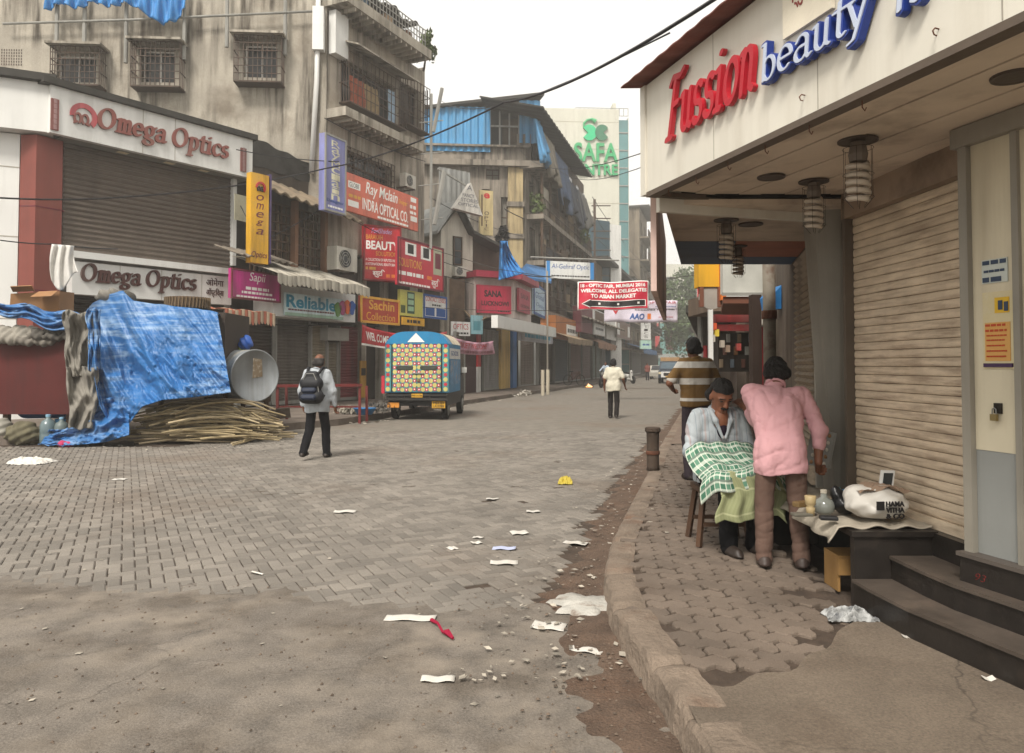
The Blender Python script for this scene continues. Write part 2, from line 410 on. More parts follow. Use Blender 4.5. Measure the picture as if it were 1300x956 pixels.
part('brick_paving', acc, m_brick, road, world=False, kind='stuff')
b = MB()                                             # the far carriageway, its bricks too small to tell apart
pts = [(17.25, -9, gut_x(17.25)), (24, -3.6, gut_x(24)), (28.8, -1.6, gut_x(28.8)), (60, 7.1, gut_x(60)), (160, 35, gut_x(160)), (400, 100, gut_x(200)*2)]
for (d0, l0, r0), (d1, l1, r1) in zip(pts[:-1], pts[1:]):
    b.add([(l0-3, d0, -.004), (r0+.9, d0, -.004), (r1+.9, d1, -.004), (l1-3, d1, -.004)], [(0, 1, 2, 3)])
struct('far_road', b, m_far, 'worn brick carriageway running to the end of the street')
# near concrete apron
b = MB(); xs = [-9+i*.12 for i in range(92)]
for x0, x1 in zip(xs[:-1], xs[1:]):
    pass
def apf(u, v):
    x = -9.5+11.2*u; e = apr_d(x)+.2; y = 1.0+(e-1.0)*v; k = max(0, y-(apr_d(x)-.15))/.5
    return (x, y, .0-.016*k+.013*k*NZ.noise(Vector((x*2.2, y*2.2, 1)))*2+.010*min(1, k*3)*NZ.noise(Vector((x*8, y*8, 6)))+.004*NZ.noise(Vector((x*1.5, y*1.5, 9))))
b.grid(apf, 330, 110)
struct('concrete_apron', b, m_asph, 'worn grey concrete strip across the road in front of the bricks')
# ---- right kerb line: outer top edge, from near to far
KP = [(.74, 1.6), (.70, 2.5), (.66, 3.35), (.60, 3.85), (.575, 4.4), (.625, 5.1), (.79, 5.95), (1.13, 7.3), (1.68, 9.45), (2.11, 11.3)]
KP += [(2.11+.262*k, 11.3+k) for k in (2, 4, 7, 11, 18, 30, 60, 110)]
def kx(d):
    for (x0, a), (x1, b_) in zip(KP[:-1], KP[1:]):
        if d <= b_: return x0+(x1-x0)*(d-a)/(b_-a)
    return KP[-1][0]
def shop_x(d): return 2.45 if d < 5.8 else 2.37+.262*(d-6)
b = MB(); ds = [1.2+.25*i for i in range(60)]+[17+i*3 for i in range(32)]
for a, c_ in zip(ds[:-1], ds[1:]):
    b.add([(kx(a)+.05, a, PZ-.022), (shop_x(a)+1.2, a, PZ-.022), (shop_x(c_)+1.2, c_, PZ-.022), (kx(c_)+.05, c_, PZ-.022)], [(0, 1, 2, 3)])
pave = struct('pavement', b, m_bed, 'raised right-hand pavement of wavy interlocking pavers')
b = MB()
for a, c_ in zip(ds[:-1], ds[1:]):
    if a < 12.9: continue
    b.add([(kx(a)+.1, a, PZ), (shop_x(a)+1, a, PZ), (shop_x(c_)+1, c_, PZ), (kx(c_)+.1, c_, PZ)], [(0, 1, 2, 3)])
part('far_paving', b, mat('far_pavement_dirt', '6f6054', .92, var=.2, sc=3, bump=.5, bsc=30), pave)
# forecourt of bare concrete nearest the camera
b = MB()
def near_pav(x):
    P = [(.4, 3.22), (.91, 3.28), (1.29, 3.46), (1.67, 3.90), (1.96, 4.30), (2.6, 4.45)]
    for (a, y), (c_, z) in zip(P[:-1], P[1:]):
        if x <= c_: return y+(z-y)*(max(x, a)-a)/(c_-a)
    return 4.45
xs = [.62+i*.05 for i in range(40)]
b.grid(lambda u, v: (.70+u*1.9, 1.1+(near_pav(.70+u*1.9)-.02+.03*math.sin(u*40)-1.1)*v, PZ-.005+.004*math.sin(u*17+v*9)), 40, 16)
struct('forecourt', b, mat('forecourt_concrete', '675c50', .93, var=.22, sc=2, bump=.4, bsc=95, patch=.6, pcol='4f4338', psc=1.4, speck=.35, spsc=80, crack=.8), 'bare concrete patch before the shop steps')
# wavy interlocking pavers
PW, PH = .235, .118
m_paver_me = None
pv = []
for j in range(-40, 130):
    for i in range(-40, 60):
        x = (i+(.5 if j % 2 else 0))*PW; y = j*PH
        X = x*math.cos(R(-7))-y*math.sin(R(-7))+1.2; Y = x*math.sin(R(-7))+y*math.cos(R(-7))+5
        if Y > 12.9 or X < kx(Y)+.13 or X > shop_x(Y)-.03 or Y < near_pav(X)+.06: continue
        if Y < 5.9 and X > 1.93: continue
        if 4.15 < Y < 4.62 and X > 1.63+.2*math.sin(Y*9): continue        # broken-out corner
        pv.append((X, Y))
pv.sort(key=lambda p: p[1])
def paver_outline():
    def wx(t): return .021*math.sin(4*math.pi*t)
    pts = []; n = 8; hw, hh = PW/2-.004, PH/2-.004
    for k in range(n): t = k/n; pts.append((-hw+2*hw*t, -hh+wx(t)))
    for k in range(4): t = k/4; pts.append((hw+.007*math.sin(2*math.pi*t), -hh+2*hh*t))
    for k in range(n): t = 1-k/n; pts.append((-hw+2*hw*t, hh+wx(t)))
    for k in range(4): t = 1-k/4; pts.append((-hw+.007*math.sin(2*math.pi*t), -hh+2*hh*t))
    return pts
po = paver_outline(); n = len(po)
pb = MB(); pb.add([(x, y, -.06) for x, y in po]+[(x, y, -.008) for x, y in po]+[(x*.97, y*.95, 0) for x, y in po],
    [(i, (i+1) % n, n+(i+1) % n, n+i) for i in range(n)]+[(n+i, n+(i+1) % n, 2*n+(i+1) % n, 2*n+i) for i in range(n)]+[tuple(range(2*n, 3*n))])
paver_me = pb.mesh('paver'); paver_me.materials.append(m_paver)
acc = MB(); vs = np.array(pb.v)
for k, (x, y) in enumerate(pv):
    dz = rng.gauss(0, .004)-.004; tx, ty = rng.gauss(0, .018), rng.gauss(0, .014); a = R(-7)+rng.gauss(0, .015)
    if k < 300:
        o = link('paver', paver_me, None, pave, (x, y, PZ+dz)); o.rotation_euler = (tx, ty, a)
    else:
        c_, s_ = math.cos(a), math.sin(a)
        acc.add(np.stack([vs[:, 0]*c_-vs[:, 1]*s_+x, vs[:, 0]*s_+vs[:, 1]*c_+y, vs[:, 2]+PZ+dz], 1).tolist(), pb.f)
if acc.v: part('paver_field', acc, m_paver, pave, world=False, kind='stuff')
# kerb stones, each with worn rounded top
def kerb_stone(d0, d1, h=PZ+.005, sh=0):
    b = MB(); nn = max(2, int((d1-d0)/.07)); 
    def f(u, v):
        d = d0+.004+(d1-d0-.008)*u; x = kx(d); tx = kx(d+.1)-kx(d-.1); l = math.hypot(tx, .2); nx, ny = .2/l, -tx/l
        pr = [(-.04, -.10), (-.018, .05), (-.004, h-.028), (.012, h-.006), (.07, h), (.14, h), (.178, h-.006), (.185, -.02)]
        o_, z = pr[round(v*7)]
        jit = .012*NZ.noise(Vector((d*5, v*3, 1)))+.014*NZ.noise(Vector((d*14, v*5, 4)))
        e = min(u, 1-u)*(d1-d0); sink = .02*max(0, 1-e/.05)**2
        return (x+nx*(o_+jit*.9), d+ny*o_, z+jit*(.35 if v < .99 else 0)-sink-sh)
    b.grid(f, nn, 7)
    n_ = nn+1
    b.f.append(tuple(j*n_ for j in range(8))); b.f.append(tuple(j*n_+nn for j in range(8))[::-1])
    return b
d = 1.6; lens = [.62, .75, .5, .82, .7, .9, .85, .8, .95, .9, .9, 1.0, 1.1, 1.2, 1.4, 1.6]
for k, l in enumerate(lens):
    part('kerb_stone', kerb_stone(d, d+l, sh=.004*rng.random()), m_kerb, pave, world=False); d += l
part('far_kerb', kerb_stone(d, 110), m_kerb, pave, world=False)
# gutter dirt against the kerb
b = MB()
def gf(u, v):
    d = 2.2*(1-v)+26*v*v+ (0 if v > .999 else 0)
    a = gut_x(d)-.2 if d > 4.3 else gut_x(4.3)-.2+(4.3-d)*.05; e = kx(d)+.02
    x = a+(e-a)*u
    return (x, d, -.028+.042*min(1, u*1.25)+.022*NZ.noise(Vector((x*3, d*3, 2)))+.012*NZ.noise(Vector((x*9, d*9, 5))))
b.grid(gf, 26, 260)
o = struct('gutter', b, m_dirt, 'reddish dirt lining the gutter along the kerb', smooth=True)
# left pavement
b = MB()
LK = [(-30, 13.6), (-9.5, 14.3), (-5.6, 16.6), (-4.3, 18.7), (-2.9, 23.4), (-1.75, 28.5), (6.3, 57.2), (30, 140)]
for (x0, y0), (x1, y1) in zip(LK[:-1], LK[1:]):
    b.add([(x0, y0, -.05), (x1, y1, -.05), (x1, y1, .16), (x0, y0, .16), (x0-9, y0+9, .16), (x1-9, y1+9, .16)], [(0, 1, 2, 3), (3, 2, 5, 4)])
struct('left_pavement', b, mat('left_pavement_concrete', '6a6057', .93, var=.25, sc=2.5, bump=.6, bsc=30, patch=.6, pcol='473b31', psc=.9), 'dirty raised pavement along the left shops')

# ================================================================ CORNER SHOP ON THE RIGHT
m_cream = mat('cream_board', 'c9c0a8', .6, var=.08, sc=1.5, bump=.06, streak=.5, scol='8a7c66')
m_fascia = mat('fascia_white_panel', 'd2cec2', .5, var=.06, sc=1.2, bump=.04, streak=.35, scol='9a8f7c')
m_soff = mat('soffit_board', 'c9baa8', .7, var=.12, sc=2.2, bump=.1, patch=.5, pcol='6c5a4c', psc=1.8)
m_gsteel = mat('grey_painted_steel', '8d887d', .5, var=.1, sc=3, bump=.05, streak=.4, scol='4a4742')
m_shut = mat('cream_rusted_slat', 'cdbca4', .55, var=.14, sc=5, bump=.15, bsc=80, streak=.5, scol='5d4433', patch=.3, pcol='9a8268', psc=2.4, sstr=34)
m_gran = mat('black_granite', '26221f', .35, var=.3, sc=6, bump=.06, patch=.5, pcol='4a4038', psc=2.5)
m_rust = mat('rusty_iron', '5c3a2a', .85, var=.3, sc=9, bump=.4)
m_dark = mat('dark_void', '1b1917', .9, var=.2)
FA = Facade(2.345, 5.26, 2.42, 4.06)
FB = Facade(2.305, 3.80, 2.305+.27, 3.80-1.0)
FF = Facade(.93, 5.17, 1.71, 2.53)
SOF = 2.70
shop = thing('corner_shop', 'corner beauty shop with white canopy fascia and closed cream roller shutter', 'shop', (2.5, 4.6, PZ))
b = MB(); b.fbox(FA, -.35, FA.L+.35, .2, 3.5, -.35, -.12); b.fbox(FA, -.05, FA.L+.1, 2.52, SOF+.3, -.12, .02)
part('wall', b, mat('stained_wall_tan', '8f7d6b', .85, var=.15, sc=2, patch=.6, pcol='5c4a3c', psc=2.2), shop)
# roller shutter with separate slats
sh = part('shutter', MB().fbox(FA, 0, FA.L, .56, 2.52, -.11, -.07), m_rust, shop)
n = 35; dz = (2.52-.62)/n
b = MB(); prof = [(0, 0), (.007, .003), (.0105, dz*.25), (.011, dz*.5), (.010, dz*.75), (.006, dz*.94), (0, dz*.97)]
L_ = FA.L
for o_, z_ in prof:
    b.v += [tuple(FA.P(0, z_, o_-.05)-FA.P(0, 0, 0)), tuple(FA.P(L_, z_, o_-.05)-FA.P(0, 0, 0))]
b.f = [(2*i, 2*i+1, 2*i+3, 2*i+2) for i in range(len(prof)-1)]
slat = b.mesh('slat'); slat.materials.append(m_shut)
base = FA.P(0, 0, 0)-wloc(shop)
for k in range(n):
    o = link('slat', slat, None, sh, base+Vector((rng.uniform(-.002, .002), 0, .62+k*dz)))
part('bottom_rail', MB().fbox(FA, 0, FA.L, .555, .618, -.06, -.025), m_shut, shop, label='dented rusty bottom rail of the shutter')
# steel jamb, cream door panel, plinth
b = MB(); b.fbox(FB, -.03, .02, .56, SOF, -.20, .03); b.fbox(FA, FA.L, FA.L+.06, .56, SOF, -.2, .0); part('jamb', b, m_gsteel, shop)
b = MB(); b.fbox(FA, -.035, -.002, .5, SOF, -.2, .02); part('jamb', b, mat('brown_jamb', '5d5348', .7), shop)
pn = part('door_panel', MB().fbox(FB, .021, 2.4, 1.08, SOF, -.06, 0), m_cream, shop)
b = MB().fbox(FB, .20, .235, 1.08, SOF-.05, -.01, .012); b.fbox(FB, .36, .39, .57, SOF, -.01, .015)
b = MB().fbox(FB, .021, 2.4, .57, 1.079, -.06, -.003); part('kick_panel', b, mat('grey_kick_panel', '8a8c89', .5, var=.06, bump=.03, streak=.5, scol='6b6a66'), shop)
part('head_frame', MB().fbox(FB, -.06, 2.4, SOF-.1, SOF-.002, -.02, .045), m_gsteel, shop)
part('mullion', MB().fbox(FB, FB.U(1291), FB.U(1291)+.035, .57, SOF-.1, -.02, .02), m_gsteel, shop)
b = MB().fbox(FB, -.03, 2.4, .30, .549, -.3, .06); part('plinth', b, m_gran, shop)
part('plinth_cap', MB().fbox(FB, -.04, 2.4, .549, .569, -.3, .075), mat('dark_sill', '57504a', .5), shop)
q = MB(); ftext(q, FB, '93', .06, .12, .45, .485, .0595, .0612, -.02, .3); part('lettering', q, paint('red_chalk', '6e211d', .9), shop, label='red painted mark on the plinth')
# door padlock and hasp
u, z = FB.uz(1268, 521); t = thing('padlock', 'brass padlock hanging from a dark hasp on the cream door', 'padlock', FB.P(u, z, 0))
part('hasp', MB().fbox(FB, u-.018, u+.022, z-.015, z+.035, .0, .012), mat('black_hasp', '2a2520', .5, metal=.6), t)
part('lock_body', MB().fbox(FB, u-.022, u+.01, z-.05, z-.018, .014, .032), mat('brass', '8f7f58', .35, metal=.8), t)
part('shackle', MB().tube([FB.P(u-.018, z-.02, .022), FB.P(u-.016, z+.006, .022), FB.P(u-.006, z+.012, .022), FB.P(u+.004, z+.006, .022), FB.P(u+.006, z-.02, .022)], .003), mat('steel', '8a8a88', .3, metal=.9), t)
# steps
def stepmesh(pts, z0, z1, depth):
    b = MB(); n = len(pts)
    top = [(x, y, z1) for x, y in pts]+[(x+depth, y, z1) for x, y in pts[::-1]]
    b.prism([(x, y, z0) for x, y in pts]+[(x+depth, y, z0) for x, y in pts[::-1]], (0, 0, z1-z0)); return b
st = thing('stone_steps', 'two dark granite steps bending along the front of the corner shop', 'steps', (2.1, 3.8, PZ-.03))
S1 = [(1.925, 4.30), (1.935, 4.1), (1.97, 3.80), (2.14, 3.165), (2.45, 2.0)]; S2 = [(2.14, 4.30), (2.15, 4.0), (2.175, 3.76), (2.285, 3.37), (2.66, 2.0)]
part('lower_step', stepmesh(S1, PZ-.06, .275, .6), m_gran, st); part('upper_step', stepmesh(S2, .274, .405, .5), m_gran, st)
def nose(pts, z): 
    b = MB()
    for a, c_ in zip(pts[:-1], pts[1:]): b.bar((a[0]-.006, a[1], z+.009), (c_[0]-.006, c_[1], z+.009), .05, .016)
    return b
m_nose = mat('worn_tread_edge', '6b6058', .4, var=.2, sc=12)
def tread(pts, dep, z):
    b = MB(); pp = [(x-.012, y, z) for x, y in pts]+[(x+dep, y, z) for x, y in pts[::-1]]
    return b.prism(pp, (0, 0, .018))
m_tread = mat('worn_granite_tread', '4c443d', .45, var=.25, sc=5, bump=.08, patch=.5, pcol='6a5d52', psc=3)
part('tread', tread(S1, .26, .2755), m_tread, st); part('tread', tread(S2, .24, .4055), m_tread, st)
part('threshold', MB().fbox(FA, -.2, FA.L+.05, .40, .553, -.3, .03), m_gran, st)
# counter block beside the steps
ct = thing('granite_ledge', 'low black granite ledge under the vendor\'s cloth', 'ledge', (2.1, 4.9, PZ))
part('front_slab', MB().box(1.935, 2.395, 4.31, 4.36, PZ-.04, .53), m_gran, ct)
part('top_slab', MB().box(1.915, 2.40, 4.29, 5.95, .5305, .56), m_gran, ct)
part('back_slab', MB().box(2.30, 2.36, 4.37, 5.95, PZ-.04, .53), m_dark, ct)
part('far_slab', MB().box(1.96, 2.29, 5.80, 5.93, PZ-.04, .53), m_gran, ct)
# canopy : fascia, soffit planks, roof sheet
UN = FF.L+1.6
cn = thing('shop_canopy', 'white fascia canopy with red and blue raised lettering over the corner shop', 'canopy', (1.3, 4, SOF))
b = MB().fbox(FF, 0, UN, SOF-.015, 3.43, -.06, 0); fas = part('fascia', b, m_fascia, cn)
part('end_panel', MB().fbox(FF, -.07, -.002, SOF-.03, 3.43, -.12, .015), m_fascia, cn)
part('bottom_trim', MB().fbox(FF, .0, UN, SOF-.05, SOF-.0155, -.07, .006), mat('brown_trim', '5b5046', .7), cn)
for u in (.85, 1.75, 2.7): part('seam', MB().fbox(FF, u, u+.006, SOF-.01, 3.43, -.001, .001), mat('seam_grey', '9b968b', .7), cn)
# soffit planks parallel to the fascia
m_pl = m_soff
for k in range(10):
    o0 = -.06-k*.155
    part('soffit_plank', MB().fbox(FF, .02-.006*k, UN, SOF+.004*(k % 2), SOF+.03, o0-.145, o0), m_soff, cn)
part('soffit_backing', MB().fbox(FF, .0, UN, SOF+.036, SOF+.06, -1.75, -.06), m_dark, cn)
part('far_lintel', MB().fbox(FF, -.10, -.05, SOF-.13, SOF+.02, -1.6, -.12), m_fascia, cn)
part('far_trim', MB().fbox(FF, -.048, .0, SOF-.035, SOF-.002, -1.6, -.062), mat('brown_trim', '5b5046'), cn)
rs = mat('red_brown_roof_sheet', '7a4a40', .8, var=.2, sc=4, bump=.2, streak=.4)
b = MB().grid(lambda u, v: FF.P(-.12+u*(UN+.1), 3.44+.22*v+.003*math.sin(u*160), .14-1.9*v), 160, 2)
o = part('roof_sheet', b, rs, cn); thick(o, .008)
# raised lettering
def canopy_word(wd, px0, px1, ybase0, ytop0, m, lab, nib, shear, dep=.042):
    u0, zt = FF.uz(px0, ytop0, dep); u0b, z0 = FF.uz(px0, ybase0, dep); u1 = FF.U(px1, dep, 120)
    geo = nib_word(wd, nib=nib, ang=20, res=.04, shear=shear, gap=.03)
    q = MB(); place_geo(q, FF, geo, u0, u1, z0, zt, .012, dep); part('lettering', q, m[0], fas, label=lab)
    q = MB(); place_geo(q, FF, geo, u0+.004, u1-.004, z0, zt, dep-.02, dep+.004)
    return u0, u1, z0, zt
m_red = paint('red_acrylic', 'b01c2c', .35, streak=.1); m_blu = paint('blue_acrylic', '233a86', .35, streak=.1); m_lbl = paint('pale_blue_acrylic', 'b9c3d6', .4, streak=.1)
canopy_word('Fussion', 843, 957, 183, 101, (m_red,), 'red raised script lettering on the fascia', (.115, .07), .26)
def beauty(wd, px0, px1, yb, yt, nib=(.14, .085)):
    dep = .05
    u0, zt = FF.uz(px0, yt, dep); z0 = FF.uz(px0, yb, dep)[1]; u1 = FF.U(px1, dep, 60)
    q = MB(); place_geo(q, FF, nib_word(wd, nib=nib, ang=20, res=.04, shear=.1, gap=.03), u0, u1, z0, zt, .012, dep); part('lettering', q, m_blu, fas, label='blue raised lettering with pale faces')
    q = MB(); place_geo(q, FF, nib_word(wd, nib=(nib[0]*.62, nib[1]*.5), ang=20, res=.04, shear=.1, gap=.03), u0+.01, u1-.015, z0+.012, zt-.012, dep-.01, dep+.006); part('letter_face', q, m_lbl, fas)
beauty('beauty', 966, 1112, 112+13, 56)
beauty('n', 1134, 1172, 24, -22)
u0, z1 = FF.uz(993, -22, .02); z0 = FF.uz(993, 51, .02)[1]; u1 = FF.U(1056, .02, 10)
t = thing('small_script_board', 'small cream board with dark red handwriting above the blue lettering', 'sign', FF.P(u0, z0, .02))
part('board', MB().fbox(FF, u0, u1, z0, z1, .002, .02), mat('cream_enamel', 'd8d0bd', .5), t)
q = MB(); ftext(q, FF, 'फ्युजन', u0+.05, u1-.1, z0+.11, z1-.05, .019, .024); part('lettering', q, paint('maroon_paint', '8e3a35'), t)
# hooks under and on the fascia
def hook(p, F=FF):
    q = MB(); q.tube([p, p+Vector((-.02, -.01, 0)), p+Vector((-.035, -.02, -.015)), p+Vector((-.03, -.02, -.03)), p+Vector((-.015, -.01, -.03))], .003, 5); return q
for px, py in ((1022, 121), (1192, 37)):
    u, z = FF.uz(px, py); part('hook', hook(FF.P(u, z, 0)), m_rust, cn)
for u in (.25, .6, .95, 1.3, 1.65, 2.0):
    p = FF.P(u, SOF-.05, -.03); part('hook', MB().tube([p, p+Vector((0, 0, -.03)), p+Vector((.012, 0, -.045)), p+Vector((.018, 0, -.03))], .003, 5), m_rust, cn)
# caged compact fluorescent lamps
m_cfl = mat('lamp_glass_off', 'b9ad9d', .3, var=.08, bump=0); m_cage = mat('cage_wire', '3a332d', .6, metal=.4)
def lamp(px, py, z, s, label):
    p = G(px, py, z); t = thing('caged_lamp', label, 'lamp', p, group='bare spiral lamps in wire cages under the canopies')
    part('ceiling_ring', MB().lathe([(.058*s, -.004), (.066*s, -.009), (.066*s, 0), (.02*s, .002)], (0, 0, 0), 20), mat('dark_ring', '4a4038', .5), t, world=False)
    part('socket', MB().lathe([(.028*s, -.075*s), (.032*s, -.05*s), (.024*s, -.012)], (0, 0, 0), 12), mat('socket_grey', '6f655b', .6), t, world=False)
    pts = [(math.cos(a)*.032*s, math.sin(a)*.032*s, -.078*s-.135*s*a/31) for a in np.arange(0, 31, .45)]
    part('spiral_tube', MB().tube(pts, .0105*s, 6), m_cfl, t, smooth=True, world=False)
    q = MB()
    for k in range(6):
        a = k*math.pi/3; q.tube([(math.cos(a)*.05*s, math.sin(a)*.05*s, -.03*s), (math.cos(a)*.05*s, math.sin(a)*.05*s, -.2*s), (math.cos(a)*.02*s, math.sin(a)*.02*s, -.235*s)], .0014, 4)
    for z_ in (-.03, -.12, -.2):
        q.tube([(math.cos(a)*.05*s, math.sin(a)*.05*s, z_*s) for a in np.linspace(0, 2*math.pi, 17)], .0014, 4)
    part('cage', q, m_cage, t, world=False); return t
lamp(1089, 178, SOF, 1.55, 'largest caged spiral lamp hanging before the top of the cream shutter')
lamp(1033, 230, SOF, 1.45, 'caged spiral lamp hanging at the top of the grey pillar')
for px, py in ((979, 224), (1287, 96)):
    p = G(px, py, SOF); one('empty_downlight_ring', MB().lathe([(.07, -.008), (.085, -.012), (.088, 0), (.02, .002)], p, 20), mat('dark_ring', '4a4038'), 'empty round downlight ring in the tan soffit '+('by the fascia end' if px < 1000 else 'above the cream door'), 'light fitting')
# posters on the door
def poster(px0, yt, yb, px1, name, label, col, lines, th=.002):
    return sign(FB, px0, yt, yb, px1, .006, name, label, mat(name+'_paper', col, .8, var=.08, patch=.45, pcol='c9c2ae', psc=9), lines, th=.004, cat='poster')
dk = mat('print_dark', '39465a', .8); pr = mat('print_red', 'b0492c', .8); pk = mat('print_purple', '43304e', .8); por = mat('print_orange', 'c99a58', .8, patch=.6, pcol='c9bd98', psc=8)
poster(1246, 331, 361, 1279, 'torn_notice', 'torn blue and white paper notice on the cream door', 'b9bfb9', [('~', .05, .95, .78, .95, dk), ('~', .1, .9, .45, .55, dk), ('~', .05, .95, .05, .25, dk)])
poster(1247, 372, 468, 1287, 'orange_poster', 'torn orange and yellow printed poster on the cream door', 'c9bd98', [(None, .08, .9, .1, .6, por), (None, .42, .88, .72, .92, mat('print_yellow', 'd3ac35', .8)), ('~', .1, .88, .55, .58, pr), ('~', .1, .88, .48, .51, pr), ('~', .14, .84, .42, .44, pr), ('~', .14, .84, .36, .38, pr), ('~', .14, .84, .29, .31, pr), ('~', .14, .84, .22, .24, pr), ('~', .14, .84, .15, .17, pr), (None, .03, .97, .02, .07, pk), ('~', .55, .68, .76, .88, dk), ('~', .74, .86, .74, .86, dk)])
# pillar, second canopy and the row beyond
FR = Facade(2.37+.262*6, 12, 2.37, 6.0)          # shop wall further along, facing the street
pl = thing('grey_pillar', 'leaning grey steel pillar between the two right-hand roller shutters', 'pillar', (2.3, 5.5, PZ))
b = MB(); p0, p1 = W(1031, 600, 5.6), W(1061, 600, 5.6)
b.hexa([(2.36, 5.48, PZ), (2.46, 5.48, PZ), (2.46, 5.7, PZ), (2.36, 5.7, PZ), (2.20, 5.5, SOF), (2.385, 5.46, SOF), (2.385, 5.7, SOF), (2.20, 5.7, SOF)])
part('shaft', b, m_gsteel, pl)
b = MB(); b.hexa([(2.375, 5.30, PZ), (2.44, 5.30, PZ), (2.5, 5.6, PZ), (2.47, 5.6, PZ), (2.355, 5.30, SOF), (2.44, 5.30, SOF), (2.5, 5.6, SOF), (2.42, 5.6, SOF)])
part('jamb_cover', b, mat('taupe_steel', '6a6258', .6, streak=.4), pl)
Z2 = 2.63
c2 = thing('second_canopy', 'flat canopy with tan and blue soffit panels beyond the corner shop', 'canopy', (1.8, 7, Z2))
m_bs = mat('blue_soffit', '3a5473', .6, var=.1, streak=.2); m_os = mat('terracotta_soffit', 'a5654c', .6)
def cl(d): return 1.07+(d-5.3)*.262       # street-side edge
dd = [5.30, 5.9, 6.4, 6.9, 7.35, 7.9, 8.5]
for k in range(6):
    a, c_ = dd[k]+.006, dd[k+1]-.006; m = m_soff if k < 3 else m_bs
    xr0, xr1 = shop_x(a)+.3, shop_x(c_)+.3
    if k in (3, 4):
        xm0, xm1 = xr0-.85, xr1-.85
        part('soffit_panel', MB().prism([(xm0, a, Z2), (xr0, a, Z2), (xr1, c_, Z2), (xm1, c_, Z2)], (0, 0, .04)), m_os, c2); xr0, xr1 = xm0-.006, xm1-.006
    part('soffit_panel', MB().prism([(cl(a), a, Z2), (xr0, a, Z2), (xr1, c_, Z2), (cl(c_), c_, Z2)], (0, 0, .04)), m, c2)
part('roof', MB().prism([(cl(5.3), 5.3, Z2+.05), (3, 5.3, Z2+.05), (3.6, 8.6, Z2+.05), (cl(8.6), 8.6, Z2+.05)], (0, 0, .12)), m_dark, c2)
fb2 = Facade(1.80, 8.85, 1.01, 5.32)
part('fascia_board', MB().fbox(fb2, .0, fb2.L, 2.02, 2.95, -.01, .03), mat('faded_pink_board', 'c4aaa0', .7, var=.15, sc=2, streak=.5), c2)
lamp(922, 279, Z2, 1.45, 'caged spiral lamp hanging from the tan part of the second soffit')
lamp(937, 312, Z2, 1.3, 'dark caged lamp hanging from the blue part of the second soffit')
p = G(953, 284, Z2); one('empty_downlight_ring', MB().lathe([(.08, -.008), (.095, -.012), (.098, 0), (.02, .002)], p, 20), mat('dark_ring', '4a4038'), 'empty round downlight ring in the second soffit beside the lamps', 'light fitting')
# wall + shutter 2, drainpipe
s2 = thing('second_shop', 'narrow shop with a dull beige roller shutter behind the grey pillar', 'shop', (2.9, 7, PZ))
part('wall', MB().fbox(FR, -60, FR.L+.2, PZ-.1, 6.2, -3.0, -.12), mat('dim_wall', '6b5f53', .9, var=.2, sc=1.5, streak=.6), s2)
u0, u1 = FR.U(1001), FR.U(1033)
q = MB()
nn = 34
for k in range(nn):
    z = .45+k*(2.55-.45)/nn; h_ = (2.55-.45)/nn
    a = [FR.P(u0, z, -.08), FR.P(u1, z, -.08), FR.P(u1, z+h_*.5, -.05), FR.P(u0, z+h_*.5, -.05), FR.P(u1, z+h_*.97, -.08), FR.P(u0, z+h_*.97, -.08)]
    q.add(a, [(0, 1, 2, 3), (3, 2, 4, 5)])
part('shutter', q, mat('beige_slats', '9a8a74', .6, var=.12, streak=.6), s2)
part('jamb', MB().fbox(FR, u1+.01, u1+.07, PZ, 2.6, -.1, .0), mat('pale_jamb', 'a9a69c', .6), s2)
part('sill', MB().fbox(FR, u0-.1, u1+.1, PZ, .45, -.1, .1), m_gran, s2)
u = FR.U(986); p = FR.P(u, 0, .08)
t = thing('drainpipe', 'rusting vertical drainpipe beside the second shop\'s shutter', 'pipe', (p.x, p.y, PZ))
part('pipe', MB().tube([(p.x, p.y, PZ), (p.x, p.y, 3.2)], .075, 12), mat('flaking_pipe', '777064', .7, var=.2, patch=.8, pcol='54382a', psc=5), t, smooth=True)
part('collar', MB().tube([(p.x, p.y, 2.05), (p.x, p.y, 2.15)], .09, 12), m_rust, t)
u = FR.U(1012); pa = FR.P(u, .5, .12)
one('leaning_pipe', MB().tube([pa, pa+Vector((.0, .1, .9))], .035, 8), mat('spattered_pipe', '4b4d4f', .6, patch=.6, pcol='a3a39d', psc=14), 'paint-spattered dark pipe leaning behind the pink-shirted man', 'pipe')
# ================================================================ LEFT ROW OF BUILDINGS
OO = Facade(-11.5, 18.6, -8.2, 23.1)
OL = Facade(-15.76, 16.6, -11.5, 18.6)
L1 = Facade(-8.2, 23.1, -3.0, 34.16)
AL = Facade(-17.4, 25.8, -6.57, 26.5)
L2 = Facade(-2.74, 34.0, -2.74+.28*100, 134)
m_conc = mat('weathered_concrete', 'a19a8d', .9, var=.2, speck=.12, spsc=20, sc=.9, bump=.3, bsc=9, streak=1.0, scol='3d362d', patch=.8, pcol='675d50', psc=.42)
m_conc2 = mat('pale_weathered_render', 'a0978a', .9, var=.2, sc=.7, bump=.2, bsc=14, speck=.12, spsc=20, streak=.9, scol='4a433a', patch=.5, pcol='776c5d', psc=.6)
m_wpan = mat('white_cladding', 'd3d3cf', .45, var=.05, sc=.8, bump=.03, streak=.3, scol='8f8d86')
m_tarpk = mat('black_tar_sheet', '35332f', .8, var=.25, sc=3, bump=.4, bsc=12)
m_glass = mat('dark_window', '23262a', .25, var=.3, sc=1.5, bump=0, spec=.5)
m_iron = mat('window_grille_iron', '46392f', .7, var=.2, patch=.4, pcol='5a3a2a', psc=3)
m_wood = mat('old_timber', '4d3b2d', .85, var=.25, sc=4, bump=.2)
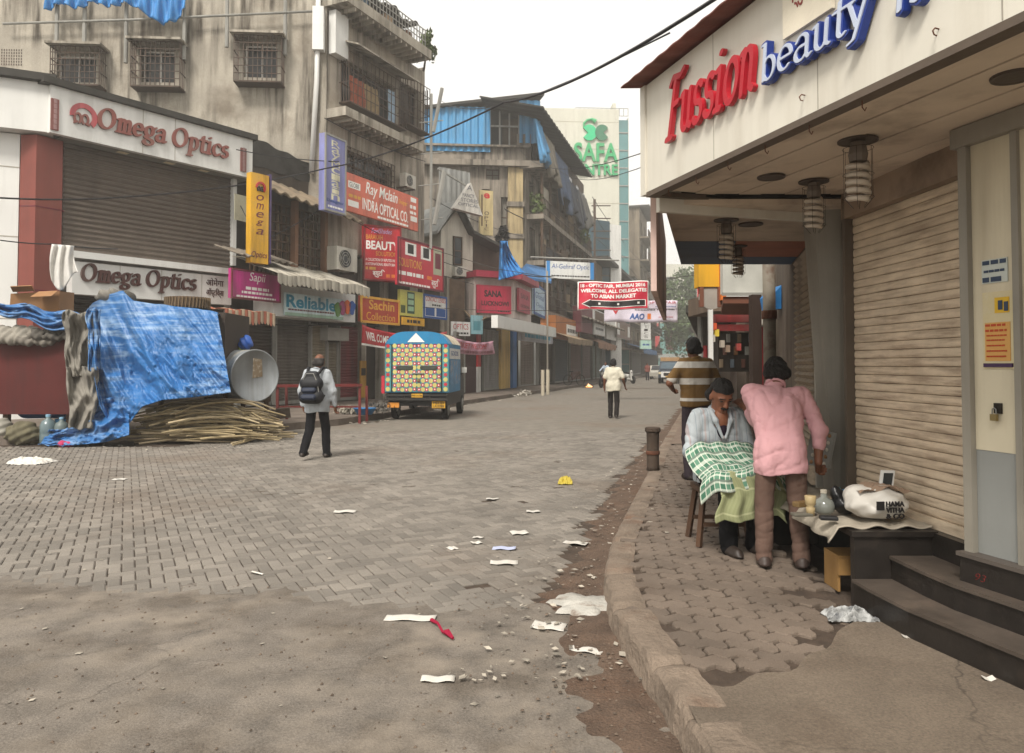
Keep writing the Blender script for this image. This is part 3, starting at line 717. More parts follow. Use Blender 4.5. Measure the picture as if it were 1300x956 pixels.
m_sheetbl = mat('blue_corrugated_sheet', '4a90bf', .55, var=.08, sc=1.2, bump=.04, streak=.3, scol='5a6a72')
m_ac = mat('ac_casing', 'b9b5aa', .5, var=.06, streak=.4)
m_zinc = mat('grey_pipe', '8b8a84', .5, var=.1, streak=.3)
m_tarpb = mat('faded_blue_tarp_far', '2f77b4', .55, var=.15, sc=4, bump=.3, bsc=10)
mw = WHITE
m_yel = paint('yellow_paint', 'd7a42a', .6); m_rd = paint('red_print', 'b3202b', .55); m_mar = paint('maroon_print', '6b2030', .6)
m_wt = WHITE(); m_bk = paint('black_print', '1d1b1c', .6); m_bl = paint('blue_print', '24508f', .6); m_or = paint('orange_print', 'd9772f', .6)
def holes_wall(mb, F, u0, u1, z0, z1, holes, o=0.0, dep=.25):
    us = sorted({u0, u1, *[h[0] for h in holes], *[h[1] for h in holes]}); zs = sorted({z0, z1, *[h[2] for h in holes], *[h[3] for h in holes]})
    for a, b in zip(us[:-1], us[1:]):
        for c, d in zip(zs[:-1], zs[1:]):
            mu, mz = (a+b)/2, (c+d)/2
            if any(h[0] < mu < h[1] and h[2] < mz < h[3] for h in holes): continue
            mb.add([F.P(a, c, o), F.P(b, c, o), F.P(b, d, o), F.P(a, d, o)], [(0, 1, 2, 3)])
    for a, b, c, d in holes:
        for q in (((a, c), (b, c)), ((b, c), (b, d)), ((b, d), (a, d)), ((a, d), (a, c))):
            (p, r), (s_, t_) = q
            mb.add([F.P(p, r, o), F.P(p, r, o-dep), F.P(s_, t_, o-dep), F.P(s_, t_, o)], [(0, 1, 2, 3)])
    return mb
def win(F, h, parent, o=-.2, nu=2, nv=1, m=None, fm=None, label=None):
    a, b, c, d = h
    w_ = part('window', MB().fbox(F, a-.02, b+.02, c-.02, d+.02, o-.08, o-.02), m or m_glass, parent, label=label)
    q = MB(); t = .05
    for k in range(nu+1): u = a+(b-a-t)*k/nu; q.fbox(F, u, u+t, c, d, o-.019, o+.02)
    for k in range(nv+1): z = c+(d-c-t)*k/nv; q.fbox(F, a+.051, b-.051, z, z+t, o-.018, o+.014)
    part('frame', q, fm or m_wood, w_); return w_
def grille(F, u0, u1, z0, z1, o, nu, nv, r=.02, dep=0.0):
    q = MB()
    for k in range(nu+1): u = u0+(u1-u0)*k/nu; q.fbox(F, u-r/2, u+r/2, z0, z1, o-r, o)
    for k in range(nv+1): z = z0+(z1-z0)*k/nv; q.fbox(F, u0, u1, z-r/2, z+r/2, o+.001, o+r)
    if dep:
        for u in (u0, u1):
            for k in range(1, 4): q.fbox(F, u-r/2, u+r/2, z0, z1, o-dep*k/4-r, o-dep*k/4)
            for k in range(0, nv+1, 2): z = z0+(z1-z0)*k/nv; q.fbox(F, u-r/2, u+r/2, z-r/2, z+r/2, o-dep, o-r)
        q.fbox(F, u0, u1, z0-.04, z0-.001-r/2, o-dep, o+.03)
    return q
def shutter(F, u0, u1, z0, z1, o, pitch=.09, amp=.022):
    q = MB(); n = max(4, int((z1-z0)/pitch)); h = (z1-z0)/n
    for k in range(n):
        z = z0+k*h
        q.add([F.P(u0, z, o), F.P(u1, z, o), F.P(u1, z+h*.5, o+amp), F.P(u0, z+h*.5, o+amp), F.P(u1, z+h*.98, o), F.P(u0, z+h*.98, o)], [(0, 1, 2, 3), (3, 2, 4, 5)])
    return q
def corr(F, u0, u1, z0, z1, o, pitch=.2, amp=.025):
    n = max(4, int((u1-u0)/pitch*4))
    return MB().grid(lambda a, b: F.P(u0+(u1-u0)*a, z0+(z1-z0)*b, o+amp*(1 if int(a*n+.5) % 4 < 2 else -1)), n, 1)
def ac_unit(F, u, z, o, s, label, rot=False):
    t = thing('air_conditioner', label, 'air conditioner', F.P(u, z, o))
    part('casing', MB().fbox(F, u, u+.85*s, z, z+.6*s, o, o+.32*s), m_ac, t)
    q = MB(); c = F.P(u+.33*s, z+.3*s, o+.325*s); n = Vector((F.n.x, F.n.y, 0)); uu = Vector((F.u.x, F.u.y, 0)); zz = Vector((0, 0, 1))
    rim = [c+(uu*math.cos(a)+zz*math.sin(a))*.24*s for a in np.linspace(0, 2*math.pi, 20, endpoint=False)]
    q.prism(rim, n*.012); f_ = part('fan', q, mat('ac_fan_dark', '2e2f30', .6), t)
    q = MB()
    for k in range(6):
        a = k*math.pi/3; d = (uu*math.cos(a)+zz*math.sin(a))*.22*s; q.bar(c+n*.018, c+d+n*.018, .07*s, .006, up=n)
    part('blade', q, mat('ac_fan_blade', '55585a', .5), f_)
    q = MB()
    for r_ in (.1, .17, .235): q.tube([c+n*.03+(uu*math.cos(a)+zz*math.sin(a))*r_*s for a in np.linspace(0, 2*math.pi, 17)], .006*s, 4)
    part('guard', q, m_ac, t)
    for e in (.05, .7): part('bracket', MB().fbox(F, u+e*s, u+(e+.05)*s, z-.06*s, z-.001, o-.2, o+.34*s), m_iron, t)
    return t
def pipe(F, pts, r, m, name, label, n=8, cat='pipe'):
    return one(name, MB().tube([F.P(u, z, o) for u, z, o in pts], r, n), m, label, cat, smooth=True)
# ---------------- optician's building
op = thing('optician_shop', 'two-storey white clad optician shop with dark brown roller shutters', 'shop', OO.P(2, 0, 0))
zt0, zt1 = OO.Z(78, 171, .5), OO.Z(60, 106, .5)
uA, uB = OO.U(58, .5), OO.U(318, .5)
q = MB(); q.fbox(OO, -.0, OO.L, .16, 8.2, -6, -.62); q.fbox(OL, -9, OL.L, .16, 8.2, -7, -.31); part('wall', q, m_wpan, op)
q = MB(); q.fbox(OL, -6, OL.U(25, 0, 200), 1.2, zt0, -.3, 0); part('side_cladding', q, m_wpan, op)
q = MB(); q.fbox(OL, -6, OL.L+.1, zt0+.02, zt1+.05, -.3, .42); part('side_fascia', q, m_wpan, op)
for zz in (2.6, 4.6, 6.3): part('seam', MB().fbox(OL, -6, OL.U(25, 0, 200), zz, zz+.03, -.01, .004), mat('seam_grey', '9b968b'), op)
# red pilaster
m_pil = mat('terracotta_cladding', '7d4138', .5, var=.08, sc=1.2, bump=.03, streak=.2); 
p0, p1, p2 = OL.P(OL.U(25, .05, 250), 0, .05), OL.P(OL.U(45, .25, 250), 0, .25), OO.P(OO.U(79, .02, 250), 0, .02)
q = MB().prism([(p0.x, p0.y, 1.6), (p1.x, p1.y, 1.6), (p2.x, p2.y, 1.6), (p2.x-1, p2.y+1, 1.6), (p0.x-.4, p0.y+1.2, 1.6)], (0, 0, zt0-1.62)); part('pilaster', q, m_pil, op)
for zz in (3.3, 5.35): 
    q = MB().prism([(p0.x-.002, p0.y-.006, zz), (p1.x, p1.y-.008, zz), (p2.x+.008, p2.y-.006, zz), (p2.x, p2.y+.1, zz), (p0.x, p0.y+.1, zz)], (0, 0, .03)); part('seam', q, m_mar, op)
u0, u1 = OO.U(79), OO.U(293)
part('upper_shutter', shutter(OO, u0, u1, OO.Z(95, 318)-.05, zt0+.3, -.12, .13, .035), mat('brown_slats', '5a5047', .6, var=.12, sc=2, streak=.3), op)
q = MB().fbox(OO, u1, u1+.12, 4.5, zt0+.1, -.2, .04); part('trim', q, m_wpan, op)
part('ground_shutter', shutter(OO, u0, u1+.1, .3, OO.Z(78, 369)+.05, -.55, .13, .03), mat('dim_brown_slats', '3c332b', .7, var=.15), op)
zl = OO.Z(94, 318, .45)
part('ledge', MB().fbox(OO, OO.U(93, .45, 330), OO.U(308, .45, 340), zl-.17, zl, -.4, .45), m_wpan, op)
part('soffit', MB().fbox(OO, .2, OO.L, zt0+.001, zt0+.05, -.5, .32), mat('soffit_grey', '75736c', .7), op)
q = MB(); q.fbox(OO, uA-.2, uB+.1, zt1+.001, zt1+.16, -6, .62); q.fbox(OL, -6, OL.L+.2, zt1+.06, zt1+.24, -5, .6)
part('roof_edge', q, m_tarpk, op)
fa = part('fascia', MB().fbox(OO, uA, uB, zt0, zt1, .33, .5), m_wpan, op)
for px in (181, 222): part('seam', MB().fbox(OO, OO.U(px, .5, 170), OO.U(px, .5, 170)+.02, zt0, zt1, .499, .503), mat('seam_grey', '9b968b'), fa)
m_om = paint('brown_red_letter', '7c463e', .4, streak=.1); m_omd = paint('dark_maroon_letter', '42231f', .4, streak=.1)
geo = nib_word('Omega Optics', nib=(.165, .075), ang=18, res=.05, shear=.16, gap=.06)
q = MB(); place_geo(q, OO, geo, OO.U(124, .56, 160), OO.U(291, .56, 190), OO.Z(190, 186, .56), OO.Z(126, 134, .56), .51, .57); part('lettering', q, m_om, fa)
def logo(F, u, z, s, o, parent, ma, mb_):
    q = MB(); pts = [F.P(u+math.cos(a)*s, z+math.sin(a)*s*1.0, o) for a in np.linspace(math.pi*1.05, -.25*math.pi, 16)]+[F.P(u+math.cos(a)*s*.62, z+math.sin(a)*s*.62, o) for a in np.linspace(-.25*math.pi, math.pi*1.05, 16)]
    off = Vector((F.n.x, F.n.y, 0))*.03; n = 16
    v = pts+[p+off for p in pts]
    q.add(v, [(i, i+1, 31-i-1, 31-i)[::-1] for i in range(15)]+[(32+i, 32+i+1, 32+31-i-1, 32+31-i) for i in range(15)]+[(i, (i+1) % 32, 32+(i+1) % 32, 32+i) for i in range(32)])
    part('logo_arch', q, ma, parent)
    q = MB(); place_geo(q, F, nib_geo([arc(.3, .3, .26, .3, -60, 240, 16), arc(.9, .3, .26, .3, -60, 240, 16), [(.05, .0), (.25, .08)], [(1.0, .08), (1.25, 0)]], 0, 1.3, 0, .6, nib=(.09, .06), res=.04), u-s*.75, u+s*.45, z-s*.7, z+s*.2, o, o+.045); part('logo_mark', q, mb_, parent)
logo(OO, OO.U(106, .5, 148), OO.Z(106, 148, .5), .33, .505, fa, paint('coral_red', 'b8545a', .4), m_om)
m_dot = paint('dotted_trim', '7a4a44', .4)
for px, yt, yb, pe in ((65, 124, 164, 75), (306, 187, 217, 313)):
    a = OO.U(px, .54, (yt+yb)/2); c = OO.U(pe, .54, (yt+yb)/2)
    d0, d1 = OO.Z(px, yb, .54), OO.Z(px, yt, .54)
    tr = part('trim_strip', MB().fbox(OO, a, c, d0, d1, .501, .54), m_dot, op)
    q = MB()
    for k in range(6):
        z = d0+(d1-d0)*(k+.5)/6; q.fbox(OO, a+.06, a+.13, z-.04, z+.03, .54, .546); q.fbox(OO, c-.12, c-.05, z, z+.07, .54, .546)
    part('dot', q, paint('pale_dot', '9a7a78', .4), tr)
for px, py in ((148, 186), (208, 200), (252, 210)):
    p = G(px, py, zt0); u = OO.U(px, .1, py)
    part('downlight', MB().fbox(OO, u, u+.28, zt0-.012, zt0-.0005, .05, .22), mat('lamp_lens', 'c9bd9f', .4), op)
ls = sign(OO, 92, 331, 373, 294, .33, 'lower_shop_sign', 'white lower signboard with dark maroon raised serif lettering above the tarpaulin', m_wpan, (), th=.3)
q = MB(); place_geo(q, OO, geo, OO.U(103, .38, 350), OO.U(250, .38, 350), OO.Z(165, 369, .38), OO.Z(104, 333, .38), .332, .39); part('lettering', q, m_omd, ls)
for k, (s_, y0, y1, x0, x1) in enumerate((('ओमेगा', 352, 362, 262, 284), ('ऑप्टिक्स', 365, 377, 262, 284))):
    q = MB(); ftext(q, OO, s_, OO.U(x0, .34, 360), OO.U(x1, .34, 360), OO.Z(x0, y1, .34), OO.Z(x0, y0, .34), .33, .345, .01); part('lettering', q, m_omd, ls)
for px in (152, 205, 256): part('seam', MB().fbox(OO, OO.U(px, .33, 350), OO.U(px, .33, 350)+.015, OO.Z(92, 373, .33), OO.Z(92, 331, .33), .329, .334), mat('seam_grey', '9b968b'), ls)
# yellow hanging sign (faces the viewer)
FY = Facade(*W(319, 275, 21.6).xy, *W(342, 275, 22.1).xy)
vs_ = sign(FY, 319, 218, 333, 341, 0, 'vertical_yellow_sign', 'tall narrow yellow shop sign with maroon italic letters', m_yel, [(ch, .3, .72, .70-.095*k, .765-.095*k, m_mar, dict(shear=.25)) for k, ch in enumerate('omega')]+[('Optics', .06, .94, .045, .13, m_mar, dict(shear=.25))], th=.22)
u0, z0 = FY.uz(330, 238); logo(FY, u0+.02, z0, .17, .004, vs_, m_rd, m_bk)
# 'O' replaces the first small letter
part('side_panel', MB().fbox(FY, FY.U(341), FY.U(341)+.05, FY.Z(330, 333), FY.Z(330, 218), -.225, .002), paint('purple_side', '4a3b63'), vs_)
# ---------------- old concrete apartment block
ab = thing('old_apartment_block', 'stained grey concrete apartment block with grilled windows above the signs', 'building', L1.P(5, 0, 0))
ZT = L1.Z(438, 17)           # eaves of the right face
uc, ue = L1.U(413), L1.U(538)
wl = [AL.rect(72, 68, 104, 122), AL.rect(180, 62, 104, 222), AL.rect(310, 55, 98, 352)]
q = MB(); holes_wall(q, AL, -6, AL.L, 3, 17.5, wl, 0, .3); q.fbox(AL, -6, AL.L-.5, 3, 17.4, -6, -.45)
part('wall', q, m_conc, ab, label='stained concrete gable wall facing the junction')
for k, h in enumerate(wl):
    w_ = win(AL, h, ab, -.24, 2, 1, fm=WHITE())
    x0, x1, y0, y1 = AL.rect((64, 166, 297)[k], (58, 52, 44)[k], (106, 108, 102)[k], (126, 228, 357)[k], .55)
    part('cage', grille(AL, x0, x1, y0, y1, .55, 10, 6, .024, .55), m_iron, w_)
    part('hood', MB().fbox(AL, x0-.1, x1+.1, y1+.02, y1+.1, 0, .75), m_conc, w_)
def r2(px0, yt, yb, px1, o=0.0): return L1.rect(px0, yt, yb, px1, o)
w2 = [r2(433, 72, 128, 503), r2(508, 103, 156, 533)]
w1 = [r2(441, 190, 222, 498)]
z1c = L1.Z(413, 138)
q = MB(); holes_wall(q, L1, uc, ue, 5.6, ZT-.25, w2+w1, 0, .35); q.fbox(L1, uc+.3, ue, 3.5, ZT-.3, -7, -.5)
q.add([L1.P(ue, 3, 0), L1.P(ue, 3, -7), L1.P(ue, ZT, -7), L1.P(ue, ZT, 0)], [(0, 1, 2, 3)])
part('wall', q, m_conc2, ab)
part('eaves', MB().fbox(L1, uc-.2, L1.U(548, 1.0, 85), ZT-.25, ZT+.12, -.4, 1.0), m_conc, ab)
part('ledge', MB().fbox(L1, uc-.05, L1.U(541, .85, 190), z1c-.32, z1c, .0, .85), m_conc, ab)
for k in range(14):
    u = uc+.3+(ue-uc-1.6)*k/13.5
    part('bracket', MB().fbox(L1, u, u+.08, ZT-.38, ZT-.251, .0, .95), m_conc, ab); part('bracket', MB().fbox(L1, u, u+.08, z1c-.42, z1c-.321, .0, .8), m_conc, ab)

for k, h in enumerate(w2+w1):
    w_ = win(L1, h, ab, -.28, 4, 2)
    a, b, c, d = h
    part('cage', grille(L1, a-.1, b+.1, c-.1, d+.1, .45 if k < 2 else .06, 14 if k != 1 else 7, 5, .024, .45 if k < 2 else 0), m_iron, w_)
a, b, c, d = w2[0]
part('sunshade', MB().prism([L1.P(a-.2, d+.55, 0), L1.P(b+.3, d+.55, 0), L1.P(b+.3, d+.2, .95), L1.P(a-.2, d+.2, .95)], (0, 0, .06)), m_conc, ab)
for k, (f0, f1, col) in enumerate(((.04, .3, '8d4a34'), (.3, .55, '8f7c5c'), (.72, .86, '9fb3c4'))):
    part('stored_bundle', MB().grid(lambda u, v: L1.P(a+(b-a)*(f0+(f1-f0)*u), c+(d-c)*v*(.62 if k < 2 else .8)-.05, .28+.05*math.sin(u*19+v*5)), 10, 6), mat('bundle%d' % k, col, .85, var=.2, sc=5), ab)
q = MB().fbox(L1, uc-.1, ue-.8, ZT+.121, ZT+.9, -6, -.3); part('attic', q, m_wood, ab)
def sheet_roof(u, v): return L1.P(uc-.3+(ue-uc-1.0)*u, ZT+1.1+.6*v*(1-.3*u)+.12*math.sin(u*21)+.08*math.sin(u*47+v*5), .5-3.5*v)
o = part('attic_roof', MB().grid(sheet_roof, 50, 5), m_tarpk, ab); thick(o, .06)
part('railing', grille(L1, uc, ue-1.4, ZT+.15, ZT+.85, .9, 24, 3, .03), m_zinc, ab)
for k in range(9):
    u = uc+.6+(ue-uc-2)*k/9; hh = rng.uniform(.4, .9); ww = rng.uniform(.3, .6)
    part('attic_clutter', MB().fbox(L1, u, u+ww, ZT+.125, ZT+.125+hh, -.2, .3), mat('clutter%d' % (k % 4), ('6b4a35', '8c7358', '394f63', '5a5044')[k % 4], .9), ab)
# white sheet ducts at the corner, pipes, wires on the wall
for px0, px1, yt, yb, lb in ((397, 411, 8, 63, 'pale vertical sheet duct on the gable side of the corner'), (425, 441, 12, 67, 'pale vertical sheet duct on the street side of the corner')):
    F_ = AL if px0 < 412 else L1
    a, b, c, d = F_.rect(px0, yt, yb, px1, .3); one('wall_duct', MB().fbox(F_, a, b, c, d, .05, .35), m_wpan, lb, 'duct')
pipe(AL, [(AL.U(396, .15, 100), 8.2, .15), (AL.U(402, .15, 100), 11.5, .15), (AL.U(404, .15, 50), 15, .15)], .09, m_wpan, 'drainpipe', 'white drainpipe down the gable wall corner')
for k, px in enumerate((72, 107, 160, 234, 288, 362)):
    u = AL.U(px, .25, 50); zb = AL.Z(px, (60, 58, 80, 76, 60, 70)[k], .25)
    one('scaffold_pole', MB().tube([AL.P(u, zb, .25), AL.P(u, 17.5, .25)], .07, 8), m_zinc, 'thin grey pole on the concrete gable, %s from the left frame edge' % ('first', 'second', 'third', 'fourth', 'fifth', 'sixth')[k], 'pole', 'poles up the concrete gable')
pipe(AL, [(AL.U(-5, .3), AL.Z(0, 30, .3), .3), (AL.U(160, .3), AL.Z(160, 25, .3), .3), (AL.U(400, .3), AL.Z(400, 14, .3), .3)], .045, m_zinc, 'conduit', 'grey conduit running across the top of the concrete gable')
q = MB(); a, b, c, d = AL.rect(0, 60, 82, 28, .05); 
for k in range(9):
    for j in range(6): q.fbox(AL, a+(b-a)*k/9+.02, a+(b-a)*(k+.6)/9, c+(d-c)*j/6, c+(d-c)*(j+.62)/6, .0, .012)
part('vent_lattice', q, m_iron, ab, kind='stuff')
def tarp_hang(F, px0, px1, yt, ybs, o, name, label, m, folds=9):
    a = F.U(px0, o, yt); b = F.U(px1, o, yt)
    zt = F.Z(px0, yt, o)
    def f(u, v):
        i = u*(len(ybs)-1); k = min(int(i), len(ybs)-2); yb = ybs[k]+(ybs[k+1]-ybs[k])*(i-k)
        zb = F.Z(px0+(px1-px0)*u, yb, o)
        return F.P(a+(b-a)*u, zt+(zb-zt)*v, o+.09*math.sin(u*folds*6.28+v*2)*(.3+v)+.05*math.sin(u*folds*15))
    ob = one(name, MB().grid(f, 60, 10), m, label, 'tarpaulin', smooth=True); thick(ob, .02); return ob
tarp_hang(AL, 160, 236, -8, [4, 10, 22, 30, 28, 12], .5, 'blue_tarpaulin', 'bright blue tarpaulin sagging from the roof of the concrete gable', m_tarpb, 4)
tarp_hang(AL, 58, 158, -8, [14, 4, 12, 2, 9, 5], .45, 'blue_tarpaulin', 'narrow blue tarpaulin strip along the gable roof by the left edge', m_tarpb, 7)
# rooftop tree
def crown(mb, c, rx, ry, rz, n, s, seed=1, hole=.25):
    r_ = np.random.RandomState(seed); k = 0
    cl_ = [(r_.uniform(-.7, .7), r_.uniform(-.7, .7), r_.uniform(-.7, .8), r_.uniform(.25, .5)) for _ in range(14)]
    while k < n:
        q_ = cl_[r_.randint(len(cl_))]; d = r_.normal(0, 1, 3); d /= np.linalg.norm(d); rr = q_[3]*r_.uniform(.3, 1.05)**.6
        p = np.array(q_[:3])+d*rr
        if np.linalg.norm(p) > 1.15: continue
        P = Vector((c[0]+p[0]*rx, c[1]+p[1]*ry, c[2]+p[2]*rz))
        a = Vector(r_.normal(0, 1, 3)).normalized(); b = a.cross(Vector(r_.normal(0, 1, 3))).normalized()
        a *= s*r_.uniform(.6, 1.3); b *= s*r_.uniform(.3, .6)
        mb.add([P-a, P+b, P+a, P-b], [(0, 1, 2, 3)]); k += 1
    return mb
def tree(name, label, base, trunk_h, c, rx, ry, rz, n, s, m, seed, tr=.15):
    t = thing(name, label, 'tree', base)
    q = MB(); B = Vector(base); c = Vector(c)
    q.tube([B, B+(c-B)*.4+Vector((.05*rx, 0, 0)), c], [tr, tr*.75, tr*.3], 8)
    r_ = random.Random(seed)
    for k in range(9):
        a = B+(c-B)*r_.uniform(.35, .9); e = c+Vector((r_.uniform(-.8, .8)*rx, r_.uniform(-.8, .8)*ry, r_.uniform(-.5, .7)*rz)); q.tube([a, (a+e)/2+Vector((0, 0, .1*rz)), e], [tr*.4, tr*.25, tr*.08], 5)
    part('trunk', q, mat('bark', '4a3e33', .95, var=.3, bump=.5), t)
    part('crown', crown(MB(), c, rx, ry, rz, n, s, seed), m, t, kind='stuff'); return t
m_leaf = mat('leaf_green', '4c5a2c', .7, var=.35, sc=1.5, bump=0, rnd=.35); m_leaf2 = mat('hazy_leaf', '4d5f3a', .75, var=.3, sc=.8, bump=0, rnd=.3)
p = W(538, 78, 31.5); tree('rooftop_tree', 'small leafy tree sprouting from the concrete block roof corner', p-Vector((0, 0, .4)), 1, W(541, 56, 31.5), .5, .6, .85, 420, .12, m_leaf, 3, .05)
# aerial pole beside the block
pb = L1.P(L1.U(547, 1.2, 300), 6.2, 1.2)
t = thing('antenna_mast', 'thin grey mast with crooked bars at the street end of the concrete block', 'mast', pb)
part('mast', MB().tube([pb, pb+Vector((0, 0, 6.4))], .06, 6), m_zinc, t)
q = MB()
for z_ in (1.2, 2.6, 3.9, 5.2): q.tube([pb+Vector((-.5, 0, z_)), pb+Vector((.5, .0, z_+.1))], .025, 5)
q.tube([pb+Vector((.15, -.1, 1.0)), pb+Vector((.55, -.1, 3.2))], .10, 6); q.tube([pb+Vector((.1, -.1, 4.8)), pb+Vector((.45, -.1, 6.6))], .08, 6)
part('arm', q, m_zinc, t)
# ---------------- timber-fronted low house between
th_ = thing('timber_front_house', 'low house with dark timber lattice upper floor and patched sheet roof', 'house', L1.P(2, 0, 0))
ua, ub = 0.05, L1.U(455)
uc2 = L1.U(412)
zr = L1.Z(330, 232, .2); zf = L1.Z(330, 262)
q = MB().fbox(L1, ua, uc2+1.6, 4.0, 8.0, -4, -.5); q.fbox(L1, ua, ub, .16, 4.0, -4, -.6); part('wall', q, mat('sooty_wall', '4b433b', .9, var=.25, sc=2, streak=.5), th_)
o = part('roof_sheet', MB().grid(lambda u, v: L1.P(ua+(uc2+.9-ua)*u, 7.85-1.05*v-.25*u+.05*math.sin(u*60), -.9+1.9*v), 60, 4), mat('tan_roof_sheet', '80725f', .85, var=.2, sc=1.5, streak=.5), th_); thick(o, .05)
o = part('tar_parapet', MB().grid(lambda u, v: L1.P(ua+(uc2+.5-ua)*u, 7.9+.95*v*(1-.35*u)+.03*math.sin(u*25), -.5+.02*math.sin(u*31+v*5)), 40, 4), m_tarpk, th_); thick(o, .06)
for px in (372, 410): u = L1.U(px, .25); part('post', MB().fbox(L1, u, u+.16, 3.9, 6.9, .1, .3), mat('brown_post', '6e4f3a', .8), th_)
part('lattice', grille(L1, ua+.2, uc2, 4.3, 6.7, .02, 16, 8, .05), m_wood, th_)
r_ = random.Random(4)
q = MB()
for k in range(24):
    u = ua+.4+r_.random()*(uc2-ua-1); q.bar(L1.P(u, 4.3, -.2), L1.P(u+r_.uniform(-.3, .3), 4.3+r_.uniform(1, 2.3), -.1), .07, .07)
part('stored_timber', q, mat('stored_wood', '7c6a55', .9, var=.3, sc=5), th_)
part('notice', MB().fbox(L1, L1.U(296, .3), L1.U(311, .3), L1.Z(300, 279, .3), L1.Z(300, 246, .3), .28, .3), mat('old_notice', 'b7b39c', .8, patch=.6, pcol='8c8a78', psc=3), th_)
# ground-floor shutters along the first row: each its own shop front
def front(F, px0, px1, zb, zt, o, col, name, label, pitch=.1, group=None, m=None):
    u0, u1 = F.U(px0, o, 480), F.U(px1, o, 480); t = thing(name, label, 'shutter', F.P((u0+u1)/2, zb, o), group=group)
    part('curtain', shutter(F, u0+.06, u1-.06, zb, zt, o-.04, pitch), m or mat('slat_'+col, col, .65, var=.12, sc=2.5, streak=.5), t)
    for e in (u0, u1-.06): part('guide', MB().fbox(F, e, e+.06, zb-.05, zt, o-.1, o+.03), m_zinc, t)
    part('bottom_rail', MB().fbox(F, u0+.06, u1-.06, zb-.05, zb+.06, o-.05, o+.0), m_zinc, t)
    return t
front(L1, 300, 347, .25, 3.1, -.3, '3d3029', 'roller_shutter', 'dark roller shutter behind the metal drum')
front(L1, 349, 393, .25, 3.0, -.1, '575049', 'roller_shutter', 'grey-brown roller shutter directly under the turquoise-lettered sign')
front(L1, 394, 415, .25, 2.9, .0, '7d7360', 'roller_shutter', 'narrow beige roller shutter behind the backpacker\'s head')
front(L1, 415, 429, .25, 2.3, -.02, '746b5b', 'roller_shutter', 'narrowest beige roller shutter beside the dark red one')
front(L1, 430, 457, .25, 2.9, -.05, '6b2026', 'roller_shutter', 'dark red roller shutter behind the red trestle')
one('shutter_box', MB().fbox(L1, L1.U(416, .3), L1.U(443, .3), L1.Z(420, 432, .3), L1.Z(420, 416, .3), -.1, .3), mat('box_grey', '8f8d86', .6), 'pale grey shutter box above the narrow beige shutter', 'box')
# ---------------- signs of the first row
m_pk = paint('pink_sign', 'b8317f', .5); m_sal = paint('salmon_sign', 'c96a55', .6); m_brd = paint('beauty_red', 'b51f2b', .5); m_lil = paint('lilac_sign', '7d80b5', .55); m_turq = paint('turquoise_print', '1f8fb0', .5)
m_gold = paint('gold_print', 'd59f3c', .5)
sign(L1, 294, 340, 378, 356, 1.1, 'magenta_sign', 'magenta shop sign with thin white script above the striped awning', m_pk, [('Sapii', .35, .68, .56, .95, m_wt, dict(shear=.2)), ('~', .28, .75, .34, .44, m_wt), ('~', .2, .82, .2, .28, m_wt), ('~', .1, .9, .06, .12, m_wt)], frame=m_mar, fw=.04)
sign(L1, 347, 360, 401, 451, .9, 'white_fascia_sign', 'long white shopfront fascia behind the turquoise-lettered sign', m_wpan, [], th=.8)
t_rel = sign(L1, 362, 371, 400, 436, 1.0, 'turquoise_lettered_sign', 'pale sign with bold turquoise lettering and coloured glyphs', paint('pale_green_sign', 'cfe3e6', .5), [('Reliable', .02, .86, .36, .93, m_turq, dict(bold=.03)), ('~', .05, .82, .24, .31, m_mar), (None, .0, 1, .0, .14, paint('sage', '9dbda8'))], th=.06)
q = MB()
for k, (a, col) in enumerate((('7a9b4a', 426), ('b2467f', 433))): pass
for nm, col, px, py in (('green_glyph', '5f8a45', 429, 393), ('pink_glyph', 'b2467f', 435, 391), ('orange_glyph', 'd8662d', 441, 390), ('blue_glyph', '2b57a5', 447, 391)):
    u, z = L1.uz(px, py, 1.02); q = MB(); q.prism([L1.P(u+math.cos(a)*.17*(1+.3*math.sin(3*a)), z+math.sin(a)*.25, 1.0+.01) for a in np.linspace(0, 6.28, 12, endpoint=False)], Vector((L1.n.x, L1.n.y, 0))*.02); part(nm, q, paint(nm, col), t_rel)
def awning(F, px0, px1, o0, o1, z0, z1, name, label, ma, mb_=None, nst=14, val=.3):
    u0, u1 = F.U(px0, o1), F.U(px1, o1); t = thing(name, label, 'awning', F.P(u0, z1, o1))
    for k in range(nst):
        a, b = u0+(u1-u0)*k/nst, u0+(u1-u0)*(k+1)/nst; m = ma if k % 2 == 0 or mb_ is None else mb_
        q = MB(); n_ = 5
        q.grid(lambda u, v: F.P(a+(b-a)*u, z0+(z1-z0)*v+.03*math.sin(v*9+k), o0+(o1-o0)*v), 2, 4)
        q.grid(lambda u, v: F.P(a+(b-a)*u, z1+.03*math.sin(9+k)-val*v*(.75+.25*math.sin(math.pi*u)), o1+.02*math.sin(u*3.1)), 4, 2)
        ob = part('stripe', q, m, t); thick(ob, .015)
    return t
m_aw1 = mat('faded_red_canvas', 'a9654f', .85, streak=.5); m_aw2 = mat('cream_canvas', 'b5a48c', .85, streak=.5); m_aw3 = mat('grey_white_canvas', 'b1ab9d', .85, streak=.6, bump=.1)
awning(L1, 285, 349, .4, 1.3, L1.Z(300, 392, .8), L1.Z(285, 392, 1.3), 'striped_awning', 'faded red and cream striped awning over the dark shutter', m_aw1, m_aw2, 16, .38)
awning(L1, 352, 469, .1, 1.9, 4.75, L1.Z(380, 351, 1.9), 'scalloped_awning', 'dirty white scalloped awning below the outdoor fan unit', m_aw3, mat('grey_white_canvas2', 'a39d90', .85, streak=.6), 22, .33)
